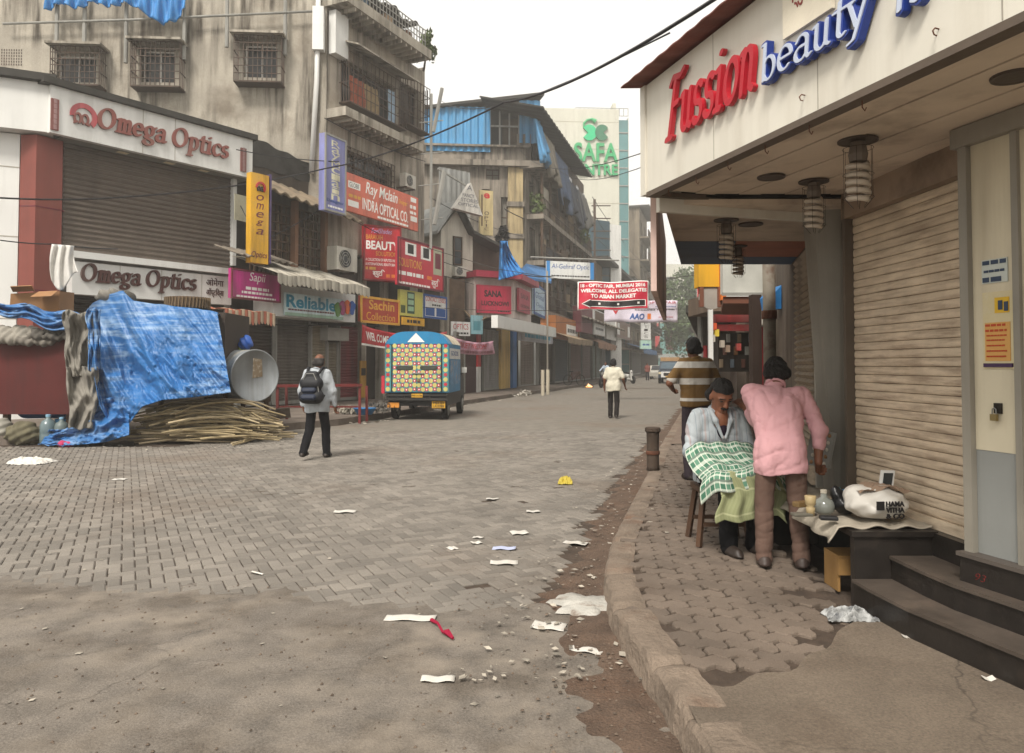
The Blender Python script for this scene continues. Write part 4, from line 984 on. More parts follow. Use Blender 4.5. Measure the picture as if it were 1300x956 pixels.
o = one('sheet_canopy', MB().grid(lambda u, v: L1.P(L1.U(303, 1.2)+2.3*u, 4.95-.35*v+.03*math.sin(u*50), .2+1.1*v), 50, 2), mat('rusty_zinc', '7d7468', .8, streak=.6), 'small corrugated sheet canopy over the magenta sign', 'canopy', solid=.03)
sign(L1, 413, 168, 266, 439, 1.3, 'lilac_vertical_sign', 'tall lilac vertical sign with pale letters on the block corner', m_lil, [(ch, .3, .7, .86-.088*k, .94-.088*k, paint('cream_print', 'd8d3b5')) for k, ch in enumerate('RayMclain')]+[('Designer', .1, .9, .11, .16, m_bl), ('~', .15, .85, .05, .075, m_wt)], th=.25, frame=m_zinc, fw=.05)
t_rm = sign(L1, 440, 218, 267, 531, .95, 'salmon_optical_sign', 'long salmon-red signboard with white script and capitals', m_sal, [('Ray Mclain', .24, .68, .52, .93, m_wt, dict(shear=.2, bold=.01)), ('Designer', .70, .83, .6, .78, m_gold, dict(shear=.2)), ('INDRA OPTICAL CO.', .2, .84, .16, .47, m_wt, dict(bold=.01)), (None, .02, .17, .62, .8, m_wt), ('GLOBE', .035, .155, .65, .77, m_bk), ('~', .03, .18, .38, .46, m_gold), (None, .02, .15, .14, .3, m_wt), ('~', .88, .98, .82, .95, m_wt), ('~', .87, .97, .62, .72, m_wt), ('~', .87, .97, .46, .54, m_wt), ('~', .88, .98, .25, .4, m_wt), ('~', .4, .85, .04, .1, m_wt)], th=.12)
FBX = Facade(*W(461, 320, 28.2).xy, *W(510, 320, 28.9).xy)
sign(FBX, 462, 285, 355, 509, 0, 'red_box_sign', 'red boxed beauty-products sign with bold white lettering, facing the road', m_brd, [('FeelShades', .2, .75, .86, .95, paint('lilac_print', 'b9a9d6'), dict(shear=.3)), ('BARAKAH', .06, .5, .745, .83, m_gold), ('BEAUTY', .06, .94, .56, .72, m_wt, dict(bold=.03)), ('SOLUTIONS', .32, .95, .45, .53, m_gold), ('A COLLECTION OF REPUTED INDIAN', .05, .95, .35, .4, m_wt), ('& INTERNATIONAL BEAUTY BRANDS', .05, .95, .27, .32, m_wt), ('~', .05, .35, .19, .24, m_gold), ('ब्युटि', .24, .56, .05, .2, m_wt, dict(bold=.02)), ('~', .6, .95, .06, .12, m_or)], th=.5, frame=paint('dark_red_frame', '7d1720'), fw=.05)
sign(L1, 505, 300, 361, 563, 1.1, 'red_wall_sign', 'flat red beauty-shop sign with product pictures next to the red box sign', paint('rose_red_sign', 'bb2f3f', .55), [('SOLUTIONS', .02, .5, .4, .58, m_gold), ('~', .02, .55, .22, .3, m_wt), ('~', .0, .7, .03, .08, m_wt), (None, .15, .38, .66, .93, m_wt), (None, .48, .7, .64, .93, m_wt), ('~', .2, .33, .7, .9, m_bk), ('~', .53, .66, .68, .9, m_bk), (None, .76, .96, .36, .95, paint('pic_grey', 'a9a98f')), ('~', .8, .93, .5, .85, m_mar), ('~', .62, .75, .22, .3, m_or), ('ब्युटि', .72, .9, .05, .27, m_wt)], frame=m_mar, fw=.06)
sign(L1, 458, 375, 409, 507, .9, 'orange_red_sign', 'orange-red sign with gold script under the red box sign', paint('orange_red_sign', 'ad3f2c', .55), [('Sachin', .2, .86, .52, .9, m_gold, dict(bold=.02)), ('Collection', .14, .88, .12, .42, m_gold)], frame=m_gold, fw=.08)
sign(L1, 508, 367, 400, 537, .9, 'yellow_green_sign', 'pale yellow sign with green vertical frames below the flat red sign', paint('lemon_sign', 'c3c060', .55), [(None, .3, .62, .1, .95, paint('dark_green_print', '1f4d3a')), (None, .34, .58, .2, .38, paint('mint', '9cc4a0')), (None, .34, .58, .45, .63, paint('mint', '9cc4a0')), (None, .34, .58, .7, .88, paint('mint', '9cc4a0')), ('~', .03, .22, .1, .4, m_leaf)])
sign(L1, 538, 373, 403, 567, .95, 'blue_white_sign', 'white poster board with blue boxes and red heading in blue frame', paint('white_board2', 'd5d5d2', .5), [('CONTACT LENSES', .08, .95, .72, .92, m_rd), ('~', .35, .75, .54, .62, m_bk), (None, .08, .46, .1, .46, m_bl), (None, .54, .94, .1, .46, m_bl)], frame=m_bl, fw=.07)
sign(L1, 511, 402, 412, 539, 1.0, 'small_yellow_sign', 'small yellow sign strip above the red welcome banner', m_yel, [('~', .2, .8, .3, .7, m_bk)], frame=None, th=.05)
def banner(F, px0, px1, yt, yb, o, name, label, m, texts, sag=.12, cat='banner', folds=.03):
    u0, u1, z0, z1 = F.rect(px0, yt, yb, px1, o); t = thing(name, label, cat, F.P(u0, z0, o))
    f = lambda u, v, e=0.0: F.P(u0+(u1-u0)*u, z0+(z1-z0)*v-sag*4*u*(1-u)*(.5+.5*v), o+e+folds*math.sin(u*14+v*3)+folds*.6*math.sin(u*33-v*5))
    ob = part('cloth', MB().grid(f, 48, 8), m, t, smooth=True); thick(ob, .006)
    for s_, a, b, c, d, mm, *kw in texts:
        q = MB()
        if s_ is None: q.grid(lambda u, v: f(a+(b-a)*u, c+(d-c)*v, .008), 24, 2)
        elif s_ == '~':
            x = a
            while x < b: q.grid(lambda u, v: f(x+(.02)*u, c+(d-c)*v, .008), 2, 1); x += .028
        else:
            v_, fc = text_geo(s_, **(kw[0] if kw else {})); q.add([f(a+(b-a)*p[0], c+(d-c)*p[1], .008+.004*p[2]) for p in v_], fc)
        part('lettering' if s_ else 'panel', q, mm, t)
    return t
banner(L1, 459, 568, 412, 438, 1.5, 'red_welcome_banner', 'red cloth banner with white capitals strung above the painted van', m_rd, [('WEL COME TO', .04, .36, .3, .75, m_wt, dict(bold=.02)), ('OUR MARKET', .42, .72, .45, .88, m_wt, dict(bold=.02)), (None, 0, 1, 0, .1, m_wt)], .25)
banner(L2, 574, 627, 427, 447, 2.0, 'pink_red_banner', 'short pink and white cloth banner beyond the painted van', paint('faded_pink_banner', 'b9899a', .7), [('MARKET WELCOME', .06, .8, .45, .85, m_rd), ('~', .05, .95, .1, .3, m_mar)], .15)
ac_unit(L1, L1.U(417, .4), L1.Z(417, 342, .4), .3, 1.35, 'large white air conditioner unit above the scalloped awning')
ac_unit(L1, L1.U(509, .3), L1.Z(509, 236, .3), .2, .9, 'caged air conditioner unit on the concrete block beside the salmon sign')
# recess behind the first-row signs
q = MB().fbox(L1, uc, ue+1.6, .16, 5.6, -6, -.35); q.fbox(L1, uc+.6, ue+1.5, 3.0, 5.55, -.35, -.1); part('ground_floor', q, mat('dark_shopfront', '3a322c', .9, var=.3, sc=1.5, streak=.3), ab)
q = MB()
for px in (459, 487, 525, 566): u = L1.U(px, .1); q = MB().fbox(L1, u, u+.3, .16, 5.5, -.3, .1); part('pier', q, m_conc, ab)
front(L1, 490, 524, .25, 3.0, -.1, '4c443c', 'roller_shutter', 'dark shutter hidden mostly behind the painted van')
front(L1, 528, 564, .25, 3.0, -.1, '5a5148', 'roller_shutter', 'brownish shutter beyond the painted van\'s roof')
sign(L1, 458, 458, 505, 465, .2, 'yellow_door_poster', 'narrow yellow poster by the dark doorway left of the van', paint('mustard', 'b5892f', .7), [('~', .1, .9, .6, .8, m_bk)], th=.05, cat='poster')
# ================================================================ MIDDLE AND FAR LEFT ROW
m_wall_w = mat('whitewashed_wall', 'c0bbae', .85, var=.1, sc=1, streak=.5, scol='6d665a', bump=.1)
m_gsheet = mat('grey_sheet', '8e8f8c', .6, var=.08, streak=.4)
m_brsheet = mat('brown_sheet', '4e4036', .8, var=.2, sc=3, streak=.4)
m_stone = mat('blackened_stone', '857d72', .93, var=.25, sc=.7, bump=.35, bsc=8, streak=.9, scol='2f2b26', patch=.8, pcol='4a443b', psc=.35)
m_ylow = mat('cream_limewash', 'a3926f', .9, var=.15, sc=1, streak=.7)
# ---- gabled house
GH = Facade(*W(556, 320, 35.2).xy, *W(640, 320, 37.6).xy)
gh = thing('gabled_house', 'white plastered gable-fronted house upper floor with grey sheet roof', 'house', GH.P(1.5, 0, 0))
def gp(px, py, o=0.0): u, z = GH.uz(px, py, o); return GH.P(u, z, o)
bk = Vector((-GH.n.x, -GH.n.y, 0))
part('gable_wall', MB().prism([gp(559, 352), gp(600, 352), gp(600, 290), gp(583, 262), gp(560, 292)], bk*5), m_wall_w, gh)
part('side_wall', MB().prism([gp(600.5, 352, -.4), gp(641, 352, -.4), gp(641, 318, -.4), gp(600.5, 300, -.4)], bk*5), m_brsheet, gh)
for k, (a, b_) in enumerate((((583, 257), (556, 296)), ((583, 257), (602, 296)), ((602, 296), (644, 318)))):
    A_, B_ = gp(*a, .5), gp(*b_, .5); d = (B_-A_); nrm = Vector((0, 0, .14))
    part('roof_slope', MB().prism([A_, B_, B_+nrm, A_+nrm], bk*5.5), m_tarpk if k else m_gsheet, gh)
part('back_sheet', corr(GH, GH.U(556, -1.5), GH.U(596, -1.5), GH.Z(570, 280, -1.5), GH.Z(570, 214, -1.5), -1.5, .3), m_gsheet, gh)
part('gutter', MB().bar(gp(556, 214, -1), gp(596, 238, -1), .08, .08), m_zinc, gh)
h = GH.rect(575, 300, 336, 586); win(GH, h, gh, .06, 1, 2)
q = MB().fbox(GH, GH.U(556), GH.U(612), .16, GH.Z(570, 352)-.01, -6, -.6); part('ground_floor', q, mat('dark_shopfront', '3a322c'), gh)
part('cladding', MB().fbox(GH, GH.U(563, .4), GH.U(590, .4), 2.2, GH.Z(570, 352, .4)-.05, -.5, .4), mat('brown_hoarding', '5e4c3d', .9, var=.3, sc=2, patch=.6, pcol='3a2f27', psc=1.5, bump=.3), gh)
ac_unit(GH, GH.U(577, .3), GH.Z(577, 350, .3), .1, .75, 'small air conditioner outside the white gable window')
q = MB().prism([gp(598, 232, .9), gp(576, 264, .9), gp(613, 274, .9)], bk*.3)
t = one('triangular_sign', q, paint('white_sign_face', 'c4c0b8', .6, streak=.5), 'triangular white sign with grey lettering on the gable peak', 'sign')
q = MB()
GQ = Facade(*gp(576, 264, .9).xy, *gp(613, 274, .9).xy)
for s_, a, b_, y0, y1 in (('A', .45, .62, .74, .9), ('FANCY', .3, .7, .5, .62), ('STORES', .25, .82, .34, .46), ('OPTICAL', .15, .85, .2, .3)):
    z0, z1 = gp(595, 270, .9).z, gp(598, 232, .9).z
    ftext(q, GQ, s_, a*GQ.L, b_*GQ.L, z0+(z1-z0)*y0, z0+(z1-z0)*y1, .0, .01)
part('lettering', q, mat('faded_print', '6b6b70', .7), t, world=False)
GV = Facade(*W(608, 270, 36.6).xy, *W(627, 270, 36.9).xy)
sign(GV, 609, 241, 298, 626, 0, 'cream_vertical_sign', 'cream vertical sign with red and brown letters beside the gable', paint('cream_sign', 'b9a87c', .6, streak=.5), [('e', .3, .75, .82, .94, m_rd, dict(bold=.03)), ('O', .35, .7, .45, .53, m_bk), ('P', .35, .65, .36, .42, m_wood), ('T', .35, .65, .27, .33, m_wood), ('I', .45, .55, .19, .25, m_wood), ('C', .35, .65, .11, .17, m_wood), ('~', .12, .22, .2, .9, m_wood)])
# ---- blue tarpaulin on a pole
def tf(u, v):
    px = 635-2*v+u*(9+24*v**1.5); py = 306+v*(50-9*u); d = 35.6-.55*ridge(u*2.2+v*.5, v*1.1, 2)-.25*ridge(u*6-v, v*3, 5)
    return W(px, py, d)
o = one('blue_tarpaulin', MB().grid(tf, 40, 40), m_tarpb, 'crumpled blue tarpaulin hanging above the crimson corner signs', 'tarpaulin', smooth=True); thick(o, .03)
p = W(637, 300, 38.2); one('wrapped_bundle', crown(MB(), p, .35, .3, .6, 160, .16, 9), mat('black_rag', '2b2a2c', .9), 'black rag bundle tied above the blue tarpaulin', 'bundle')
# ---- crimson corner shop
FS = Facade(*W(603, 380, 35.4).xy, *W(655, 380, 36.6).xy)
FS2 = Facade(*W(655.5, 380, 36.6).xy, *W(677, 380, 40.5).xy)
FS3 = Facade(*W(677.5, 380, 41.0).xy, *W(694, 380, 46.5).xy)
cs = thing('crimson_corner_shop', 'corner shop with crimson framed upper signs and grey and yellow doors', 'shop', L2.P(5, 0, 0))
zz0, zz1 = FS.Z(610, 402), FS.Z(610, 352)
q = MB().fbox(FS, 0, FS.L, zz0, zz1, -4, -.12); q.fbox(FS2, 0, FS2.L, zz0, zz1, -2, -.12); part('upper_box', q, paint('pinkish_white', 'c0b3ac', .6), cs)
q = MB().fbox(FS, -.1, FS.L+.1, zz1+.001, zz1+.3, -4, .3); q.fbox(FS2, 0, FS2.L+.1, zz1+.002, zz1+.28, -2, .3); part('crimson_cornice', q, paint('crimson_trim', '9c2a40', .5), cs)
u0, u1 = L2.U(608, 0, 470), L2.U(700, 0, 470)
q = MB().fbox(L2, u0, u1, .16, 3.9, -5, -.5); part('wall', q, mat('dark_shopfront', '3a322c'), cs)
sign(FS, 606, 361, 397, 649, .05, 'crimson_shop_sign', 'crimson shop sign with black art-deco capitals facing the junction', paint('crimson_board', 'b12c47', .5), [('SANA', .2, .72, .58, .82, m_bk, dict(bold=.04)), ('LUCKNOWI', .12, .92, .27, .44, m_bk, dict(bold=.03)), ('~', .6, .95, .06, .12, m_bk)])
sign(FS2, 659, 365, 395, 673, .05, 'crimson_side_sign', 'narrow crimson side sign round the corner with black letters', paint('crimson_board2', 'a12c44', .5), [('SANA', .15, .85, .58, .8, m_bk), ('LUCKNOWI', .15, .9, .2, .34, m_bk)])
sign(FS3, 678, 358, 398, 692, .05, 'pale_blue_sign', 'pale blue sign with blue script in a blue frame past the crimson signs', paint('ice_blue', 'a9c0d2', .5), [('Global', .1, .9, .55, .75, m_bl, dict(shear=.2)), ('Optics', .2, .9, .25, .42, m_bl, dict(shear=.2))], frame=m_bl, fw=.12)
o = one('blue_sheet_canopy', MB().prism([W(655, 352, 40), W(700, 360, 46), W(700, 345, 48), W(668, 338, 42)], (0, 0, .15)), m_tarpb, 'slanting blue sheet canopy over the pale blue sign', 'canopy')
sign(L2, 632, 400, 416, 706, 2.2, 'white_blank_fascia', 'long blank white fascia above the yellow and blue doors', m_wpan, [], th=.3)
sign(L2, 662, 416, 432, 702, 1.6, 'blue_print_fascia', 'grey fascia strip with faint blue print under the blank white fascia', paint('lilac_grey', 'b9bcc6', .6), [('~', .1, .9, .3, .7, m_turq)], th=.2)
front(L2, 578, 590, .25, 3.0, .2, '6a6156', 'roller_shutter', 'beige shutter just past the van\'s front')
one('maroon_door', MB().fbox(L2, L2.U(591, .2, 480), L2.U(606, .2, 480), .16, 3.1, .0, .2), mat('maroon_door_paint', '3f2426', .7), 'dark maroon door past the painted van', 'door')
t = thing('painted_post', 'post painted red above and white below beside the maroon door', 'post', L2.P(L2.U(609, .3, 480), .16, .3))
u = L2.U(607, .3, 480); part('upper_post', MB().fbox(L2, u, u+.45, 1.4, 3.9, .1, .3), m_rd, t); part('lower_post', MB().fbox(L2, u, u+.45, .16, 1.398, .1, .3), m_wpan, t)
front(L2, 614, 635, .25, 3.3, .25, '8b8a88', 'roller_shutter', 'tall plain grey shutter left of the yellow door')
one('yellow_door', MB().fbox(L2, L2.U(636, .35, 480), L2.U(650, .35, 480), .2, 3.4, .1, .35), paint('pale_yellow_door', 'c9a75c', .6), 'pale yellow door panel below the crimson side sign', 'door')
one('blue_pilaster', MB().fbox(L2, L2.U(651, .5, 480), L2.U(656, .5, 480), .2, 3.4, .1, .5), paint('strong_blue', '2464a4', .5), 'bright blue narrow pilaster beside the yellow door', 'pilaster')
front(L2, 660, 679, .25, 3.2, .2, '7b7068', 'roller_shutter', 'dusty pinkish-beige shutter right of the blue pilaster')
one('grey_pilaster', MB().fbox(L2, L2.U(680, .3, 480), L2.U(684, .3, 480), .2, 3.4, .0, .3), m_gsheet, 'grey pilaster beside the dusty beige shutter', 'pilaster')
front(L2, 685, 702, .25, 3.0, .1, '574a40', 'roller_shutter', 'dark brown shutter behind the thin white pole')
p = L2.P(L2.U(695, 2.6, 480), .1, 2.6)
one('white_pole', MB().tube([p, p+Vector((0, 0, 6.5))], .05, 8), paint('white_pole_paint', '9d978c', .6), 'thin tall pale pole at the kerb before the brown shutter', 'pole')
for k, px in enumerate((689, 695.5)):
    p = L2.P(L2.U(px, 3.3, 480), 0, 3.3); one('kerb_bollard', MB().tube([p, p+Vector((0, 0, 1.25))], .09, 8), paint('bollard_cream', 'c3b9a4', .7), ('left' if not k else 'right')+' one of two short cream bollards at the white pole', 'bollard', 'bollards by the white pole')
sign(GH, 573, 408, 426, 597, 1.2, 'leaning_red_white_poster', 'small white poster with red print leaning at the brown hoarding', paint('white_board2', 'd5d5d2'), [('OPTICS', .1, .9, .45, .85, m_rd), ('~', .1, .9, .12, .25, m_bk)], th=.05, cat='poster')
sign(GH, 598, 400, 424, 613, 1.1, 'pale_teal_poster', 'pale teal picture poster beside the small red and white poster', paint('teal_pale', '86b0ba', .6), [(None, .2, .8, .2, .7, paint('teal_mid', '4f8a96'))], th=.05, cat='poster')
o = one('torn_canopy', MB().grid(lambda u, v: W(588+u*30, 392+10*u+v*10*math.sin(u*3.1), 36.6-v*1.2), 12, 4), mat('tan_tarp', '8d7a63', .9, var=.2, streak=.4), 'torn tan canvas canopy over the small posters', 'canopy', solid=.04)
# ---- old stone building with blue sheet roof storey
BF = Facade(-7.5, 46.15, .88, 46.9)
ob_ = thing('old_stone_building', 'blackened old stone building with a blue sheet-metal attic', 'building', BF.P(6, 0, 0))
zc = BF.Z(640, 213); zp = BF.Z(600, 187); zr_ = BF.Z(640, 136)
hw = [BF.rect(617, 214, 228, 634), BF.rect(612, 240, 300, 622), BF.rect(636, 250, 300, 652)]
q = MB(); holes_wall(q, BF, 0, BF.L, 3, zp, hw, 0, .4); q.fbox(BF, 0, BF.L-.3, 3, zp-.1, -9, -.6); part('wall', q, m_stone, ob_)
for h in hw: win(BF, h, ob_, -.3, 2, 2, m=mat('boarded_grey', '6e6a62', .9))
part('cornice', MB().fbox(BF, -.2, BF.L+.6, zc, zc+.35, -.2, .55), m_stone, ob_)
part('parapet', MB().fbox(BF, -.2, BF.L+.2, zp, zp+.12, -.5, .3), m_stone, ob_)
for px0, px1 in ((645, 664),):
    a, b_ = BF.U(px0, .25, 300), BF.U(px1, .25, 300)
    part('pilaster', MB().fbox(BF, a, b_, 5, zc-.01, -.1, .25), m_ylow, ob_)
    for z_ in (7.2, 9.3, 11.3): part('band', MB().fbox(BF, a-.08, b_+.08, z_, z_+.3, -.1, .34), m_stone, ob_)
part('corner_block', MB().fbox(BF, BF.U(656), BF.L+.3, zp+.121, BF.Z(665, 171), -1.5, .12), m_stone, ob_)
a, b_ = BF.U(536), BF.U(622); part('blue_sheet', corr(BF, a, b_, zp-.3, BF.Z(622, 137), .1, .45, .05), m_sheetbl, ob_)
a, b_ = BF.U(659), BF.U(686); part('blue_sheet', corr(BF, a, b_, zp+.3, BF.Z(659, 128), .15, .45, .05), m_sheetbl, ob_)
a, b_ = BF.U(622), BF.U(659); part('attic_opening', MB().fbox(BF, a, b_, zp+.12, zr_, -3, -.6), mat('painted_attic_shade', '33363a', .9), ob_)  # solid dark block: shade of the open attic floor put into its colour
part('attic_frame', grille(BF, a, b_, zp+.12, zr_, .0, 3, 2, .1), m_gsheet, ob_)
q = MB().prism([BF.P(BF.U(534), BF.Z(540, 140), .4), BF.P(BF.L+1.1, BF.Z(686, 124), .5), BF.P(BF.L+1.1, BF.Z(686, 124)+.2, .5), BF.P(BF.U(534), BF.Z(540, 140)+.15, .4)], (-2, 8, 0)); part('attic_roof', q, m_tarpk, ob_)
# street face
ur0, ur1 = L2.U(689, 1.7, 130), L2.U(752, 1.7, 228)
ub0, ub1 = L2.U(667, 0, 300), L2.U(750, .9, 300)
zs_ = [5.2, 8.3, 11.2]
hh = []; nb = 7
for k in range(nb):
    a = ub0+1.0+(ub1-ub0-1.5)*k/nb
    for z_ in zs_: hh.append((a, a+1.5, z_, z_+2.0))
q = MB(); holes_wall(q, L2, ub0, ub1, 3, zc, hh, 0, .5); q.fbox(L2, ub0+.3, ub1, 3, zc-.1, -7, -.8); part('street_wall', q, m_stone, ob_)
for k, h in enumerate(hh):
    win(L2, h, ob_, -.4, 2, 2, m=(m_glass, m_wood, mat('greenish_shutter', '5c665c', .8))[k % 3])
r_ = random.Random(11)
for z_ in (4.9, 8.0, 10.9):
    part('balcony_slab', MB().fbox(L2, ub0+.3, ub1-.4, z_-.3, z_, 0, 1.1), m_stone, ob_)
    part('balcony_rail', grille(L2, ub0+.4, ub1-.5, z_+.01, z_+1.0, 1.05, 46, 2, .05), m_iron, ob_)
    for k in range(8):
        u = ub0+.5+(ub1-ub0-1.2)*k/7.5; part('balcony_post', MB().fbox(L2, u, u+.16, z_+.0, z_+2.6, .85, 1.0), m_wood, ob_)
    for k in range(9):
        u = ub0+.6+r_.random()*(ub1-ub0-2.5); wd = r_.uniform(.5, 1.6); hgt = r_.uniform(.6, 1.8); col = r_.choice(['5b4a3a', '6e6a60', '3d4550', '7a6a52', '8a8578', '4a3f3a'])
        part('balcony_screen', MB().fbox(L2, u, u+wd, z_+.02, z_+hgt, .9, 1.02), mat('screen_'+col, col, .9, var=.2, streak=.5), ob_)
part('street_cornice', MB().fbox(L2, ub0-.3, ub1+.3, zc-.1, zc+.3, -.3, 1.2), m_stone, ob_)
part('attic_street_wall', MB().fbox(L2, ub0+.2, ub1, zc+.301, zr_-.6, -5, .3), mat('attic_wood', '5a5046', .9, var=.3, sc=1.2, streak=.7), ob_)
for k in range(7):
    u = ub0+.6+k*2.9; part('attic_window', MB().fbox(L2, u, u+1.2, zc+.8, zc+2.4, .29, .33), m_glass, ob_)
o = part('attic_street_roof', MB().grid(lambda u, v: L2.P(ur0+(ur1-ur0)*u, zr_+.02-1.0*v+.05*math.sin(u*140), -2.2+3.9*v), 120, 3), m_tarpk, ob_); thick(o, .1)
for k, (px0, px1, yt, yb, col, lb) in enumerate(((689, 697, 150, 205, '4f8ab5', 'faded light blue plastic sheet hanging at the stone building corner'), (697, 712, 165, 225, '7a7468', 'grey-brown plastic sheet hanging below the attic eaves'), (712, 728, 190, 262, '43526a', 'dark slate-blue tarpaulin drooping over the upper balcony'), (728, 743, 225, 282, '3b404a', 'black-blue tarpaulin drooping near the far end of the attic'), (741, 751, 240, 290, '6b6a66', 'grey plastic sheet at the far end of the stone building'))):
    a, b_, c, d = L2.rect(px0, yt, yb, px1, 1.5)
    o = one('hanging_tarpaulin', MB().grid(lambda u, v: L2.P(a+(b_-a)*u, d+(c-d)*v*(.85+.15*math.sin(u*8+k)), 1.5-.5*(1-v)+.15*math.sin(u*24+k)*v+.1*math.sin(u*55)), 40, 8), mat('tarp_'+col, col, .7, var=.25, sc=1.5, bump=.2, bsc=6, streak=.4), lb, 'tarpaulin', smooth=True); thick(o, .03)
for px, py in ((683, 258), (740, 300)): p = W(px, py, L2.P(L2.U(px, 1.2), 0, 1.2).y); one('balcony_plant', crown(MB(), p, .5, .5, .7, 220, .14, px), m_leaf, 'potted green plant on the stone building balcony '+('near its corner' if px < 700 else 'near its far end'), 'plant')
# ---- white tower with green letters
SF = Facade(-6, 87.2, 13.75, 88.4)
tw = thing('white_office_tower', 'tall pale office tower with green raised letters and a glazed stair strip', 'building', SF.P(10, 0, 0))
m_tow = mat('pale_tower_cladding', 'c0bfb2', .6, var=.05, sc=.2, bump=.02, streak=.25, scol='8f8a7c')
zt_ = SF.Z(795, 149); zt2 = SF.Z(740, 138)
ug0, ug1 = SF.U(787), SF.U(799)
q = MB().fbox(SF, 0, ug0, 0, zt2, -14, 0); q.fbox(SF, ug1, SF.L, 0, zt_, -14, 0); part('wall', q, m_tow, tw)
part('glass_strip', MB().fbox(SF, ug0+.002, ug1-.002, 0, zt_-.3, -1, -.12), mat('teal_glass', '4e7a7c', .15, var=.3, sc=.25, bump=0, spec=.6), tw)
q = MB()
for k in range(14): part('mullion', MB().fbox(SF, ug0, ug1, 1.5+k*2.1, 1.62+k*2.1, -.119, -.03), m_gsheet, tw)
q = MB()
for k in range(6): part('cladding_seam', MB().fbox(SF, 0, ug0, zt2-3.2*k-1.6, zt2-3.2*k-1.54, -.01, .015), mat('seam_beige', 'a49e8e', .8), tw)
part('railing', grille(SF, SF.U(732), SF.L, zt_+.2, zt_+1.1, -.2, 12, 1, .06), m_zinc, tw)
part('roof_box', MB().fbox(SF, SF.U(781), SF.U(785), zt2, zt2+1.0, -2, -.8), m_tow, tw)
m_grn = paint('green_letters', '2f9c63', .5, streak=.05); m_grd = paint('dark_green_leaf', '2a6b50', .5, streak=.05); m_grl = paint('emerald_leaf', '1fb57c', .5, streak=.05)
q = MB(); ftext(q, SF, 'SAFA', SF.U(729), SF.U(785), SF.Z(760, 206), SF.Z(760, 182), .01, .3, .02); part('lettering', q, m_grn, tw)
q = MB(); ftext(q, SF, 'CENTRE', SF.U(722), SF.U(785), SF.Z(760, 223), SF.Z(760, 209), .01, .3, .02); part('lettering', q, m_grn, tw)
def leafc(px, m, flip):
    u, z = SF.uz(px, 169); q = MB(); s = 1.0; pts = []
    for a in np.linspace(R(35), R(325), 18): pts.append((math.cos(a)*.85, math.sin(a)*.95))
    pts.append((.15, 0)); 
    q.prism([SF.P(u+(x if flip else -x), z+y, .02) for x, y in (pts if flip else pts[::-1])], Vector((SF.n.x, SF.n.y, 0))*.25); part('logo_leaf', q, m, tw)
leafc(748, m_grl, False); leafc(764, m_grd, True)
q = MB().tube([SF.P(SF.U(742), SF.Z(742, 163), .15), SF.P(SF.U(742), SF.Z(742, 157), .15), SF.P(SF.U(746), SF.Z(746, 153), .15), SF.P(SF.U(752), SF.Z(752, 152), .15), SF.P(SF.U(757), SF.Z(757, 155), .15)], [.12, .13, .14, .18, .3], 8); part('logo_curl', q, m_grn, tw)
dg = thing('dark_glass_office', 'low dark-glazed office block in front of the white tower', 'building', W(768, 460, 78))
DG = Facade(*W(756, 300, 76).xy, *W(774, 300, 77).xy); z1 = DG.Z(765, 280)
part('glass_front', MB().fbox(DG, 0, DG.L, 0, z1, -4, 0), mat('dark_teal_glass', '24434f', .2, var=.2, sc=.3, bump=0), dg)
part('white_side', MB().fbox(DG, DG.L+.01, DG.L+1.4, 0, z1-.3, -4, .15), m_wpan, dg)
for k in range(8): part('mullion', MB().fbox(DG, 0, DG.L, 1+k*1.9, 1.1+k*1.9, .001, .05), m_iron, dg)
pb = W(755, 300, 70.5); t = thing('telegraph_pole', 'utility pole with cross arms at the stone building\'s far end', 'pole', (pb.x, pb.y, 0))
part('mast', MB().tube([(pb.x, pb.y, 0), (pb.x, pb.y, 17)], .12, 8), m_iron, t)
for z_ in (11.5, 12.2, 14.0, 15.2, 16.4): part('cross_arm', MB().tube([(pb.x-.3, pb.y, z_), (pb.x+1.5, pb.y, z_)], .06, 5), m_iron, t)
